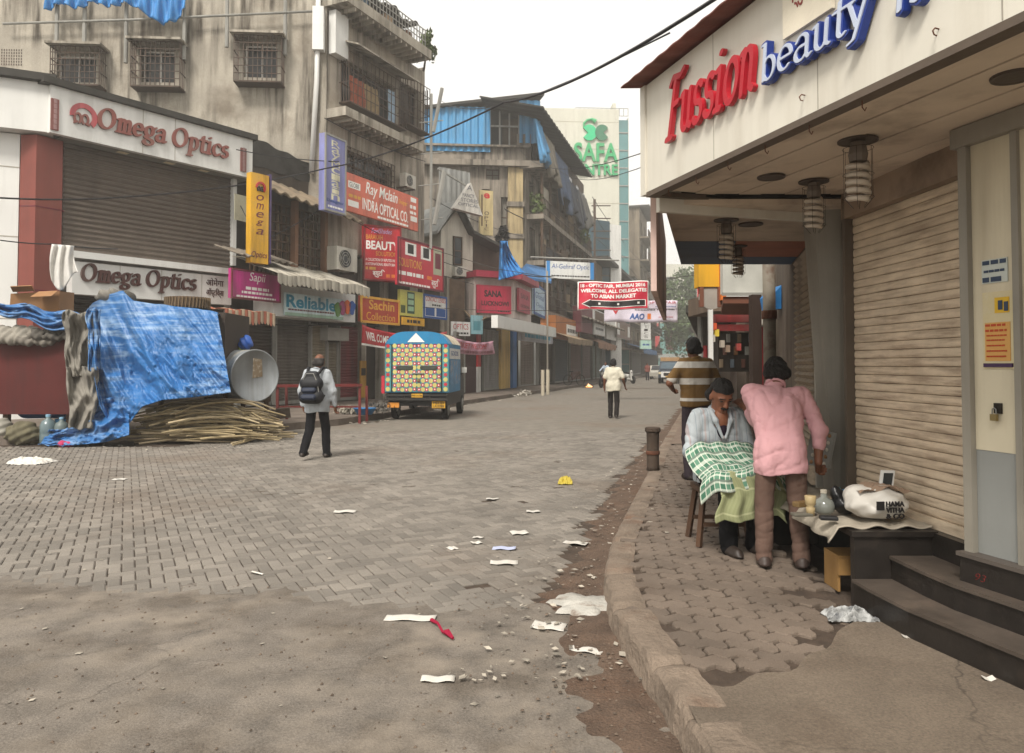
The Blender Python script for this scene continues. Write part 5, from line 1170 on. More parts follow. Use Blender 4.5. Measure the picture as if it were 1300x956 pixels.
# ---- far old blocks
def far_block(px0, px1, ytop, lab, col, seed, bal=True):
    u0, u1 = L2.U(px0), L2.U(px1); z1 = L2.Z(px0, ytop); t = thing('far_tenement', lab, 'building', L2.P(u0, 0, 0)); r_ = random.Random(seed)
    nb_ = max(2, int((u1-u0)/4)); nf = max(2, int(z1/3.4)); hs_ = []
    for k in range(nb_):
        for j in range(1, nf): a = u0+(u1-u0)*(k+.25)/nb_; hs_.append((a, a+(u1-u0)*.45/nb_, j*3.4+.6, j*3.4+2.6))
    m = mat('tenement_'+col, col, .9, var=.2, sc=.6, streak=.7)
    q = MB(); holes_wall(q, L2, u0, u1, 0, z1, hs_, 0, .4); q.fbox(L2, u0, u1, 0, z1-.1, -10, -.6)
    q.add([L2.P(u0, 0, 0), L2.P(u0, 0, -10), L2.P(u0, z1, -10), L2.P(u0, z1, 0)], [(0, 1, 2, 3)]); part('wall', q, m, t)
    for h in hs_: part('window', MB().fbox(L2, h[0], h[1], h[2], h[3], -.5, -.38), r_.choice([m_glass, m_wood, m_brsheet]), t)
    if bal:
        for j in range(1, nf):
            z_ = j*3.4; part('balcony_slab', MB().fbox(L2, u0+.3, u1-.3, z_-.2, z_, 0, 1.3), m, t)
            part('balcony_rail', grille(L2, u0+.3, u1-.3, z_+.01, z_+1, 1.25, 24, 2, .06), m_iron, t)
            for k in range(4): u = u0+.4+r_.random()*(u1-u0-3); part('balcony_screen', MB().fbox(L2, u, u+r_.uniform(.8, 2.4), z_+.02, z_+r_.uniform(.8, 2.4), 1.0, 1.15), mat('screen_'+('5b4a3a' if k % 2 else '6e6a60'), '5b4a3a' if k % 2 else '6e6a60', .9), t)
    part('roof', MB().fbox(L2, u0-.3, u1+.3, z1, z1+.3, -10, 1.5), m_tarpk, t)
far_block(753, 790, 330, 'low soot-stained tenement in front of the dark-glazed office', '6d6152', 3)
far_block(791, 812, 355, 'low tenement at the white tower\'s foot', '857a69', 4)
far_block(812.5, 822, 265, 'tall narrow tenement with crowded balconies past the white tower', '7d7262', 5)
far_block(822.5, 832, 345, 'pinkish far tenement before the end of the street', '8f7f74', 6)
# ---- far shop fronts on the left row
fs_cols = [(704, 721, '39434f', 'blue-grey shutter past the dark brown one'), (724, 738, '7b5750', 'dusty rose shutter under the tan awning'), (739, 750, '6d4b46', 'darker rose shutter under the tan awning'), (752, 762, '4c5a50', 'greenish shutter behind the motorcyclist'), (764, 775, '5c5c5c', 'grey shutter above the motorcyclist'), (777, 788, '4a4038', 'brown shutter behind the man in white'), (790, 800, '6c665e', 'pale grey shutter right of the man in white'), (802, 813, '3f3a36', 'dark shutter by the far blue awning')]
for a, b_, col, lb in fs_cols: front(L2, a, b_, .25, 3.2, .3, col, 'roller_shutter', lb, .14)
q = MB().fbox(L2, L2.U(700), L2.U(835), .16, 4.0, -3, .1); one('far_shop_wall', q, mat('dark_shopfront', '3a322c'), 'dark continuous shopfront wall behind the far shutters', 'wall')
sign(L2, 706, 400, 427, 736, 1.8, 'orange_timber_sign', 'orange-brown boxed sign above the blue-grey shutter', paint('orange_wood', 'a8662e', .7), [(None, .4, .9, .15, .7, m_wt), ('~', .45, .85, .3, .5, m_bk)], th=1.0)
sign(L2, 738, 388, 421, 753, 2.2, 'maroon_tall_sign', 'tall maroon sign panel behind the red banner', paint('maroon_board', '6a2632', .6), [], th=.6)
sign(L2, 754, 392, 424, 768, 2.3, 'picture_sign', 'white sign with dark portraits beside the tall maroon sign', paint('white_board2', 'd5d5d2'), [(None, .1, .9, .45, .95, mat('pic_dark', '6a5548', .7)), ('~', .15, .85, .2, .3, m_bk)], th=.2)
sign(L2, 783, 405, 428, 800, 1.8, 'brown_framed_sign', 'brown framed picture sign under the pale banner', paint('white_board2', 'd5d5d2'), [(None, .2, .8, .1, .9, mat('pic_dark', '6a5548'))], th=.2, frame=paint('brown_frame', '5d3a30'), fw=.3)
sign(L2, 770, 402, 430, 782, 1.6, 'white_corner_sign', 'plain whitish sign under the left end of the pale banner', m_wpan, [], th=.2)
FV = Facade(*W(813, 420, 84).xy, *W(826, 420, 84.4).xy)
sign(FV, 814, 404, 431, 826, 0, 'vertical_white_sign', 'white vertical sign with dark letters near the far blue awning', paint('white_board2', 'd5d5d2'), [(ch, .3, .7, .86-.155*k, .97-.155*k, m_bk) for k, ch in enumerate('OPTICS')], th=.2)
sign(FV, 813, 432, 443, 827, .1, 'pale_mint_sign', 'pale mint sign under the white vertical sign', paint('mint_board', 'a9c9bb', .6), [('~', .2, .8, .4, .6, m_bl)], th=.2)
awning(L2, 721, 752, .4, 2.6, 4.0, 3.2, 'tan_awning', 'sagging tan canvas awning over the rose shutters', mat('tan_tarp', '8d7a63'), None, 6, .4)
awning(L2, 760, 782, .4, 2.6, 4.0, 3.2, 'pink_tan_awning', 'sagging pinkish awning above the motorcyclist', mat('pink_tan_tarp', '9c7a66', .9, streak=.4), None, 5, .5)
awning(L2, 817, 834, .4, 3.2, 4.2, 3.3, 'far_blue_awning', 'dull blue awning at the far end of the left row', mat('dull_blue_tarp', '355a83', .8, streak=.3), None, 5, .6)
o = one('lean_roof', MB().grid(lambda u, v: L2.P(L2.U(700)+(L2.U(760)-L2.U(700))*u, 5.6-.8*v+.06*math.sin(u*80), .2+2.4*v), 80, 2), mat('rusty_zinc', '7d7468'), 'rusty corrugated lean-to roof above the orange boxed sign', 'roof', solid=.05)
# ---- signs and banners across the street
FH = Facade(*W(691, 340, 43).xy, *W(757, 340, 44).xy)
t = sign(FH, 694, 331, 353, 754, 0, 'hanging_street_sign', 'white hanging sign with blue script and bright blue end panels', paint('white_board3', 'cfd0cd', .5), [('Al-Gehraf Optic', .1, .9, .5, .85, m_bl, dict(shear=.15)), ('~', .1, .9, .12, .2, m_bk), (None, 0, .07, 0, 1, paint('bright_blue', '2f83c4')), (None, .92, 1, 0, 1, paint('bright_blue', '2f83c4'))], th=.15)
q = MB().tube([FH.P(-.8, FH.Z(694, 327), -.1), FH.P(FH.L+1.5, FH.Z(694, 326), -.1)], .05, 6); part('hanger_bar', q, m_zinc, t)
FN = Facade(*W(733, 375, 30).xy, *W(823, 375, 30.4).xy)
def cross_banner(F, px0, px1, yt, yb, name, label, m, texts, tilt=0.0, border=None):
    u0, u1, z0, z1 = F.rect(px0, yt, yb, px1); t = thing(name, label, 'banner', F.P(u0, z0, 0))
    f = lambda u, v, e=0.0: F.P(u0+(u1-u0)*u, z0+(z1-z0)*v+tilt*u+.02*math.sin(u*9), e+.05*math.sin(u*7+v*2)+.03*math.sin(u*19-v*4))
    ob = part('cloth', MB().grid(f, 40, 6), m, t, smooth=True); thick(ob, .006)
    for k, (s_, a, b_, c, d, mm, *kw) in enumerate(texts):
        q = MB(); e = .008+.003*k
        if s_ is None: q.grid(lambda u, v: f(a+(b_-a)*u, c+(d-c)*v, e), 30, 4)
        elif s_ == 'arrow':
            for u_, w0, w1 in [(i/40, 0, 0) for i in range(40)]:
                hw_ = lambda x: (.5*min(1, x/.14) if x < .14 else .36)
                x0, x1 = u_, u_+.025
                q.add([f(a+(b_-a)*x0, (c+d)/2-(d-c)*hw_(x0), e), f(a+(b_-a)*x1, (c+d)/2-(d-c)*hw_(x1), e), f(a+(b_-a)*x1, (c+d)/2+(d-c)*hw_(x1), e), f(a+(b_-a)*x0, (c+d)/2+(d-c)*hw_(x0), e)], [(0, 1, 2, 3)])
        elif s_ == '~':
            x = a
            while x < b_: q.grid(lambda u, v: f(x+.012*u, c+(d-c)*v, e), 2, 1); x += .02
        else:
            v_, fc = text_geo(s_, **(kw[0] if kw else {})); q.add([f(a+(b_-a)*p[0], c+(d-c)*p[1], e+.003*p[2]) for p in v_], fc)
        part('lettering' if s_ else 'panel', q, mm, t)
    for (u, v), e in (((0, 1), (-1, .9)), ((1, 1), (1, .6)), ((0, 0), (-1, -.2)), ((1, 0), (1, -.2))):
        P0 = f(u, v); part('rope', MB().tube([P0, P0+Vector((e[0]*3.2, .3, e[1]*.5+.1)), P0+Vector((e[0]*7, .8, e[1]*1.4+.5))], .012, 4), mat('rope', '3b3733', .9), t)
    return t
m_crm = paint('banner_crimson', 'c01f3a', .6, streak=.1)
cross_banner(FN, 733, 823, 358, 394, 'crimson_fair_banner', 'crimson street banner with white capitals and a black arrow', m_wt, [(None, .015, .985, .03, .97, m_crm), ('18 - OPTIC FAIR, MUMBAI 2016', .04, .95, .77, .92, m_wt, dict(bold=.04)), ('WELCOME, ALL DELEGATES', .04, .97, .585, .735, m_wt, dict(bold=.04)), ('TO ASIAN MARKET', .18, .82, .41, .55, m_wt, dict(bold=.04)), ('arrow', .05, .96, .05, .38, m_wt), ('arrow', .065, .95, .08, .35, m_bk), (None, .29, .32, .18, .25, m_wt), (None, .56, .59, .18, .25, m_wt), (None, .84, .87, .18, .25, m_wt)], .08)
FP = Facade(*W(767, 395, 44).xy, *W(860, 395, 44.5).xy)
m_lilac = paint('pale_lilac_cloth', 'cfc6d3', .7, streak=.1)
cross_banner(FP, 767, 860, 381, 409, 'pale_street_banner', 'pale lilac street banner with blue letters behind the crimson banner', m_lilac, [('AAO', .34, .55, .14, .42, m_bl, dict(bold=.05, shear=.2)), (None, .59, .64, .16, .42, m_or), ('V', .1, .2, .35, .62, m_rd, dict(bold=.05)), ('~', .42, .7, .55, .62, m_bk), ('OPTIC FAIR', .58, .98, .84, .96, m_rd), ('~', .72, .95, .56, .62, m_bk), ('~', .74, .94, .22, .26, m_rd), ('~', .7, .98, .7, .74, m_bl)])
# ---- overhead wires
def wire(pts, r, name, label):
    P = []; n_ = 14
    for a, b_ in zip(pts[:-1], pts[1:]):
        for k in range(n_): t_ = k/n_; p = a.lerp(b_, t_); p = p-Vector((0, 0, (a-b_).length*.02*4*t_*(1-t_))); P.append(p)
    P.append(pts[-1]); return one(name, MB().tube(P, r, 5), mat('black_cable', '17161a', .6), label, 'cable')
wire([W(-20, 250, 17), W(160, 250, 19.5), W(413, 214, 24), W(640, 130, 16), W(915, -6, 7)], .022, 'overhead_cable', 'thick black cable sweeping from the left buildings up past the canopy')
wire([W(560, 128, 40), W(850, 42, 9)], .012, 'overhead_cable', 'thin upper cable crossing the sky to the canopy roof')
wire([W(660, 190, 46), W(835, 188, 12)], .010, 'overhead_cable', 'thin cable crossing in front of the white tower letters')
wire([W(700, 205, 50), W(838, 203, 14)], .010, 'overhead_cable', 'second thin cable below the white tower letters')
for k, (a, b_) in enumerate(((W(752, 250, 70), W(832, 345, 120)), (W(752, 268, 70), W(832, 372, 120)), (W(754, 300, 70), W(815, 330, 100)), (W(640, 265, 44), W(690, 285, 50)))):
    wire([a, b_], .03, 'overhead_cable', ('first', 'second', 'third', 'lowest')[k]+' of the slack cables strung down the left row')
for k, (x0, y0, x1, y1, d0, d1, lb) in enumerate(((412, 150, 540, 205, 25.5, 31, 'sagging cable under the middle ledge of the concrete block'), (300, 190, 430, 205, 22, 25, 'sagging cable from the optician roof to the lilac sign'), (440, 275, 600, 345, 27, 34, 'long slack cable below the salmon sign'), (545, 250, 665, 300, 33, 44, 'slack cable from the mast to the stone building'), (563, 350, 700, 372, 33, 44, 'slack cable over the crimson corner signs'), (345, 412, 460, 408, 24, 27, 'thin cable strung below the turquoise-lettered sign'))):
    wire([W(x0, y0, d0), W(x1, y1, d1)], .016, 'overhead_cable', lb)
wire([W(660, 348, 37), W(705, 350, 41)], .03, 'overhead_cable', 'short dark cable beside the blue sheet canopy')
wire([W(300, 250, 22.6), W(318, 285, 22.4), W(345, 300, 23), W(412, 262, 25)], .015, 'overhead_cable', 'loose black cable looping behind the yellow vertical sign')
wire([W(0, 305, 14), W(70, 310, 14.5), W(150, 316, 15)], .012, 'washing_line', 'thin washing line in front of the terracotta pilaster')
# ================================================================ FAR RIGHT ROW AND STREET END
m_dbr = mat('dark_brown_steel', '33261f', .6, var=.15)
def box_thing(name, label, cat, m, px0, px1, yt, yb, d, dep=.4):
    a, b_ = W(px0, yb, d), W(px1, yt, d); return one(name, MB().box(a.x, b_.x, d, d+dep, a.z, b_.z), m, label, cat)
t = thing('white_side_board', 'large blank white signboard end under the second canopy', 'sign', W(950, 372, 11))
a, b_ = W(918, 373, 11), W(1003, 338, 11); part('board', MB().box(a.x, b_.x, 11, 11.15, a.z, b_.z+.3), mat('offwhite_board', 'b9b9b1', .5, streak=.3), t)
part('trim', MB().box(a.x-.02, b_.x, 10.96, 10.99, a.z-.03, a.z+.015), m_zinc, t)
part('soffit', MB().prism([(a.x, 11, a.z-.14), (b_.x, 11, a.z-.14), (b_.x+.6, 13.5, a.z-.14), (a.x+.66, 13.5, a.z-.14)], (0, 0, .1)), mat('rust_soffit', '6e4636', .8), t)
t = thing('yellow_sign_box', 'yellow boxed sign with an orange edge hanging over the pavement', 'sign', W(900, 366, 12))
a, b_ = W(887, 364, 12), W(913, 338, 12); part('face', MB().box(a.x, b_.x, 12, 12.3, a.z, b_.z+.4), m_yel, t)
part('edge', MB().box(b_.x+.005, b_.x+.08, 11.9, 12.4, a.z-.22, b_.z+.4), m_or, t)
part('roundel', MB().lathe([(.0, 12.02), (.2, 12.03), (.2, 12.1), (.0, 12.12)], (0, 0, 0), 14, 'y'), mat('pale_grey', '9a948c', .7), t, world=True)
t.children[-1].location = Vector(((a.x+b_.x)/2+.05, 0, a.z-.16))
for e in (.02, .3): part('leg', MB().box(a.x+e, a.x+e+.06, 12.0, 12.1, a.z-.32, a.z-.001), mat('rust_soffit', '6e4636'), t)
one('brown_steel_post', MB().box(3.34, 3.47, 10.5, 10.65, PZ, W(955, 374, 10.5).z), m_dbr, 'dark brown square steel post beyond the striped-shirted man', 'post')
box_thing('red_display_board', 'upright red board beside the dark brown post', 'board', paint('dull_red_board', '8a2026', .7), 966, 975, 415, 508, 11.4, .1)
box_thing('wall_meter', 'small grey wall box above the red panel', 'box', m_ac, 968, 981, 393, 412, 10.9, .2)
q = MB().prism([W(981, 375, 9.6), W(992, 362, 9.6), W(992, 392, 9.6), W(984, 392, 9.6)], (0, .5, 0)); one('blue_tarp_scrap', q, m_tarpb, 'scrap of blue sheet beside the rusting drainpipe', 'tarpaulin')
for k, (px0, px1, col, lb) in enumerate(((976, 983, '7d6d3a', 'ochre door jamb between red panel and drainpipe'), (984, 988, '4a443c', 'dark door beside the ochre jamb'))): box_thing('side_door', lb, 'door', mat('door_'+col, col, .7, streak=.4), px0, px1, 410, 520, 10.6+.2*k, .1)
st_ = thing('red_awning_stall', 'pavement shop with two red valances and hanging goods far up the pavement', 'stall', W(930, 470, 17))
a, b_ = W(900, 395, 17), W(958, 372, 17); part('upper_box', MB().box(a.x, b_.x, 17, 19, a.z, b_.z), mat('brown_box', '6b5c4e', .8, streak=.4), st_)
for yt, yb in ((399, 409), (412, 420)):
    a, b_ = W(908, yb, 16.8), W(958, yt, 16.8); part('valance', MB().box(a.x, b_.x, 16.8-.02*(yt > 405), 17, a.z, b_.z), paint('dull_red_valance', '7d2a2a', .8), st_)
a, b_ = W(912, 472, 18), W(958, 422, 18); part('dark_interior', MB().box(a.x, b_.x, 18, 19, a.z, b_.z), mat('stall_interior', '3a332d', .9, var=.4, sc=2), st_)
for k in range(10): x = a.x+(b_.x-a.x)*(k+.2)/10; z = a.z+.1+(k % 3)*.3; part('shelf_goods', MB().box(x, x+.07, 17.9, 17.99, z, z+.2), mat('goods_'+'%02x' % k, ('8a7a64', '6b4a3f', '9a9a92', '5b6670', '7d5a3a')[k % 5], .8), st_)
for k, (px, py, col) in enumerate(((905, 410, 'c9542e'), (908, 418, 'c8b040'), (903, 425, 'b9b4a8'), (915, 432, '9a9184'), (922, 438, '7c6a5a'), (936, 436, '8d3a34'))):
    a, b_ = W(px, py+9, 16.5), W(px+5, py, 16.5); part('hanging_goods', MB().box(a.x, b_.x, 16.5, 16.62, a.z, b_.z), mat('goods_'+col, col, .7), st_)
a, b_ = W(900, 396, 16.4), W(905, 376, 16.4); part('frame_post', MB().box(a.x, b_.x, 16.4, 16.5, PZ, b_.z), m_wpan, st_)
a, b_ = W(902, 378, 16.3), W(958, 375.5, 16.3); part('frame_bar', MB().box(a.x, b_.x, 16.3, 16.4, a.z, b_.z), m_wpan, st_)
one('covered_goods', MB().grid(lambda u, v: (W(912+u*44, 490, 16).x, 16+1.2*v, PZ+.42*math.sin(math.pi*min(1, v*1.2+.08))**.5*(.85+.1*math.sin(u*11))*min(1, 8*u, 8*(1-u))), 30, 10), mat('pale_sacking', '98918a', .9, var=.2, streak=.3), 'low pale sheet-covered goods on the far pavement', 'bundle', smooth=True)
p = W(889, 440, 21); t = thing('street_pole', 'pale street pole rising behind the striped-shirted man', 'pole', (p.x, p.y, PZ))
part('mast', MB().tube([(p.x, p.y, PZ), (p.x, p.y, 6.2)], .075, 8), m_zinc, t); part('band', MB().tube([(p.x, p.y, 3.2), (p.x, p.y, 3.6)], .085, 8), paint('white_letter_paint', 'e8e6e0'), t)
t = thing('red_kiosk_box', 'narrow red box with white notice behind the striped-shirted man', 'box', W(902, 470, 24))
a, b_ = W(897, 472, 24), W(907, 441, 24); part('body', MB().box(a.x, b_.x, 24, 24.4, PZ, b_.z), m_rd, t); part('cap', MB().box(a.x-.03, b_.x+.03, 23.97, 24.43, b_.z, b_.z+.06), m_rd, t)
part('notice', MB().box(a.x+.02, a.x+.17, 23.98, 23.995, PZ+.5, PZ+1.0), m_wt, t)
# shops up the right row
for k, (d0, d1, col, h_) in enumerate(((20, 27, '5d5248', 6.5), (27.2, 36, '6e6356', 8), (36.3, 50, '77695b', 7.0), (50.4, 75, '6c6560', 9))):
    F_ = Facade(2.37+.262*(d1-6)-.1, d1, 2.37+.262*(d0-6)-.1, d0); t = thing('right_row_shop', 'right-hand row shop house, %s beyond the red valances' % ('first', 'second', 'third', 'fourth')[k], 'shop', F_.P(0, 0, 0))
    part('wall', MB().fbox(F_, 0, F_.L, PZ, h_, -4, .0), mat('rr_'+col, col, .9, streak=.5), t)
    part('canopy', MB().fbox(F_, 0, F_.L, 2.9, 3.1, 0, 1.3), m_tarpk, t)
    part('fascia', MB().fbox(F_, .2, F_.L-.2, 3.11, 3.9, .9, 1.0), (m_rd, m_bl, m_yel, m_wpan)[k], t)
# end of the street
FE = Facade(26, 172, 60, 178)
e1 = thing('teal_screened_building', 'teal green screened building front closing the street', 'building', FE.P(8, 0, 0))
z1 = 11; part('screen', MB().fbox(FE, 0, FE.L, 0, z1, -6, 0), mat('teal_screen', '5b8a86', .6, var=.08, sc=.15), e1)
part('band', MB().fbox(FE, 0, FE.L, 3.0, 4.0, .01, .6), mat('grey_band', '8f9490', .7), e1)
for u in (6.3, 9.5): part('sign_panel', MB().fbox(FE, u, u+1.6, 5, 11, .01, .3), m_mar if u > 7 else m_rd, e1)
e2 = thing('pale_far_building', 'pale grey apartment block behind the street-end tree', 'building', (48, 215, 0))
hs_ = [(3+6*i, 6+6*i, 4+4*j, 6.4+4*j) for i in range(4) for j in range(6)]
FX = Facade(34, 212, 62, 216); q = MB(); holes_wall(q, FX, 0, FX.L, 0, 30, hs_, 0, .5); q.fbox(FX, 0, FX.L, 0, 29.8, -8, -.7); part('wall', q, m_tow, e2)
for h in hs_: part('window', MB().fbox(FX, h[0], h[1], h[2], h[3], -.6, -.45), m_glass, e2)
tree('street_tree', 'tall green tree closing the view at the end of the street', (30, 118, 0), 6, W(873, 393, 118), 5.6, 4.5, 7.2, 6500, .34, m_leaf2, 21, .4)
tree('street_tree', 'smaller tree partly hidden by the yellow boxed sign', (37, 128, 0), 6, W(906, 402, 128), 4.2, 3, 6.5, 3000, .32, m_leaf2, 22, .3)
# ================================================================ PEOPLE
def nets(D, lo, h):
    s = D < 0; nx, ny, nz = D.shape
    cnt = np.zeros((nx-1, ny-1, nz-1), np.int8)
    for a in (0, 1):
        for b in (0, 1):
            for c in (0, 1): cnt += s[a:nx-1+a, b:ny-1+b, c:nz-1+c]
    act = (cnt > 0) & (cnt < 8); I, J, K = np.nonzero(act); n = len(I)
    idx = np.full(act.shape, -1, np.int32); idx[I, J, K] = np.arange(n)
    P = np.zeros((n, 3)); N = np.zeros(n)
    cor = [(a, b, c) for a in (0, 1) for b in (0, 1) for c in (0, 1)]
    for p in cor:
        for ax in range(3):
            if p[ax]: continue
            q = list(p); q[ax] = 1
            d0 = D[I+p[0], J+p[1], K+p[2]]; d1 = D[I+q[0], J+q[1], K+q[2]]
            m = (d0 < 0) != (d1 < 0); t = np.where(m, d0/(d0-d1+1e-12), 0)
            e = np.array(p, float)[None]+np.eye(3)[ax][None]*t[:, None]
            P += e*m[:, None]; N += m
    V = (np.stack([I, J, K], 1)+P/N[:, None])*h+np.array(lo)
    F = []
    for ax in range(3):
        o1, o2 = [(1, 2), (2, 0), (0, 1)][ax]
        sl0 = [slice(None)]*3; sl1 = [slice(None)]*3; sl0[ax] = slice(0, -1); sl1[ax] = slice(1, None)
        a = s[tuple(sl0)]; b = s[tuple(sl1)]; X = np.array(np.nonzero(a != b)).T
        X = X[(X[:, o1] > 0) & (X[:, o2] > 0) & (X[:, o1] < D.shape[o1]-1) & (X[:, o2] < D.shape[o2]-1)]
        sg = a[X[:, 0], X[:, 1], X[:, 2]]
        qs = []
        for d1, d2 in ((-1, -1), (0, -1), (0, 0), (-1, 0)):
            Y = X.copy(); Y[:, o1] += d1; Y[:, o2] += d2; qs.append(idx[Y[:, 0], Y[:, 1], Y[:, 2]])
        q = np.stack(qs, 1); q[~sg] = q[~sg][:, ::-1]; F.append(q)
    return V, np.concatenate(F)
def cap(a, b, ra, rb=None, k=None): return ('c', np.array(a, float), np.array(b, float), ra, ra if rb is None else rb, k)
def ell(c, r, k=None, rot=0.0): return ('e', np.array(c, float), np.array(r, float), rot, 0, k)
def sdf_mb(prims, h, k=.03, cuts=(), noise=None):
    pts = []
    for p in prims:
        if p[0] == 'c': m = max(p[3], p[4]); pts += [p[1]-m, p[1]+m, p[2]-m, p[2]+m]
        else: m = p[2].max(); pts += [p[1]-m, p[1]+m]
    lo = np.min(pts, 0)-.04; hi = np.max(pts, 0)+.04
    n = np.ceil((hi-lo)/h).astype(int)+1
    ax = [lo[i]+np.arange(n[i])*h for i in range(3)]
    D = np.full(n, .3)
    for p in prims:
        if p[0] == 'c': m = max(p[3], p[4]); b0 = np.minimum(p[1], p[2])-m-.06; b1 = np.maximum(p[1], p[2])+m+.06
        else: m = p[2].max(); b0 = p[1]-m-.06; b1 = p[1]+m+.06
        i0 = np.maximum(((b0-lo)/h).astype(int), 0); i1 = np.minimum(((b1-lo)/h).astype(int)+2, n)
        sl = tuple(slice(a, b) for a, b in zip(i0, i1))
        X = ax[0][sl[0]][:, None, None]; Y = ax[1][sl[1]][None, :, None]; Z = ax[2][sl[2]][None, None, :]
        if p[0] == 'c':
            A, B = p[1], p[2]; v = B-A; l2 = max(v@v, 1e-9)
            t = np.clip(((X-A[0])*v[0]+(Y-A[1])*v[1]+(Z-A[2])*v[2])/l2, 0, 1)
            d = np.sqrt((X-A[0]-t*v[0])**2+(Y-A[1]-t*v[1])**2+(Z-A[2]-t*v[2])**2)-(p[3]+(p[4]-p[3])*t)
        else:
            c, r, a = p[1], p[2], p[3]; ca_, sa_ = math.cos(a), math.sin(a)      # rot about x
            y = (Y-c[1])*ca_+(Z-c[2])*sa_; z = -(Y-c[1])*sa_+(Z-c[2])*ca_
            q = np.sqrt(((X-c[0])/r[0])**2+(y/r[1])**2+(z/r[2])**2); d = (q-1)*r.min()
        kk = p[5] if p[5] is not None else k; S_ = D[sl]; hh_ = np.clip(.5+.5*(S_-d)/kk, 0, 1)
        D[sl] = S_*(1-hh_)+d*hh_-kk*hh_*(1-hh_)
    X = ax[0][:, None, None]; Y = ax[1][None, :, None]; Z = ax[2][None, None, :]
    if noise is not None: D = D+noise(X, Y, Z)
    for c in cuts: D = np.maximum(D, c(X, Y, Z))
    V, F = nets(D, lo, h); b = MB(); b.v = [tuple(v) for v in V.tolist()]; b.f = [tuple(f) for f in F.tolist()]; return b
_LAT = np.random.RandomState(99).rand(32, 32, 32).astype(np.float32)
def vn(X, Y, Z, sx, sy, sz, off=0.0):
    def ax(A, s_): a = A*s_+off+100; i = np.floor(a).astype(int); f = (a-i).astype(np.float32); return i % 32, (i+1) % 32, f*f*(3-2*f)
    xi, xj, xf = ax(X, sx); yi, yj, yf = ax(Y, sy); zi, zj, zf = ax(Z, sz)
    c0 = (_LAT[xi, yi, zi]*(1-xf)+_LAT[xj, yi, zi]*xf)*(1-yf)+(_LAT[xi, yj, zi]*(1-xf)+_LAT[xj, yj, zi]*xf)*yf
    c1 = (_LAT[xi, yi, zj]*(1-xf)+_LAT[xj, yi, zj]*xf)*(1-yf)+(_LAT[xi, yj, zj]*(1-xf)+_LAT[xj, yj, zj]*xf)*yf
    return c0*(1-zf)+c1*zf
def crease(X, Y, Z, sx, sy, sz, off): return (1-np.abs(2*vn(X, Y, Z, sx, sy, sz, off)-1))**4
def V3(*a): return np.array(a, float)
def hand(wr, fwd, side, curl=.5, s=1.0):
    fwd = fwd/np.linalg.norm(fwd); side = side-fwd*(side@fwd); side /= np.linalg.norm(side); nrm = np.cross(fwd, side)
    P = []; K = .008
    for e in (-.026, 0, .026): P.append(cap(wr+side*e*.5*s, wr+fwd*.075*s+side*e*s, .017*s, .015*s, .015))
    for i, (e, l) in enumerate(((.033, .072), (.011, .08), (-.011, .074), (-.032, .058))):
        p = wr+fwd*.08*s+side*e*s; a = 0
        for sg in (.45, .32, .23):
            a += curl*.75; q = p+(fwd*math.cos(a)+nrm*math.sin(a))*l*sg*s; P.append(cap(p, q, .0095*s, .0085*s, K)); p = q
    p = wr+fwd*.03*s+side*.03*s
    for d, l in ((fwd*.6+side*.7+nrm*.3, .035), (fwd*.9+side*.25+nrm*.35, .03)): q = p+d/np.linalg.norm(d)*l*s; P.append(cap(p, q, .011*s, .009*s, K)); p = q
    return P
def stand(H=1.67, **ov):
    f = H/1.67
    J = dict(head=V3(0, .02, 1.555), neck=V3(0, 0, 1.42), chest=V3(0, 0, 1.26), waist=V3(0, 0, 1.06), hip=V3(0, 0, .93), shL=V3(-.175, 0, 1.37), shR=V3(.175, 0, 1.37),
             elL=V3(-.235, -.02, 1.09), elR=V3(.235, -.02, 1.09), wrL=V3(-.245, .05, .85), wrR=V3(.245, .05, .85), hpL=V3(-.085, 0, .88), hpR=V3(.085, 0, .88),
             knL=V3(-.095, .02, .48), knR=V3(.095, .02, .48), anL=V3(-.1, -.02, .085), anR=V3(.1, -.02, .085), tilt=0.0, look=0.0)
    for k in J:
        if k not in ('tilt', 'look'): J[k] = J[k]*f
    for k, v in ov.items(): J[k] = V3(*v) if isinstance(v, (tuple, list)) else v
    return J
def torso(J, e=0.0, low=0.0):
    e = e-J.get('slim', 0.0)
    c, w_, h_ = J['chest'], J['waist'], J['hip']; ax = (J['shR']-J['shL']); ax = ax/np.linalg.norm(ax)
    L = [cap(J['shL']*.82+J['shR']*.18, J['shR']*.82+J['shL']*.18, .062+e, None, .05), cap(c-ax*.085, c+ax*.085, .108+e, None, .06), cap(w_-ax*.065, w_+ax*.065, .102+e, None, .06), cap(h_-ax*.07, h_+ax*.07, .108+e+low, None, .06)]
    L.append(cap((c+w_)/2-ax*.075, (c+w_)/2+ax*.075, .104+e, None, .05))
    return L
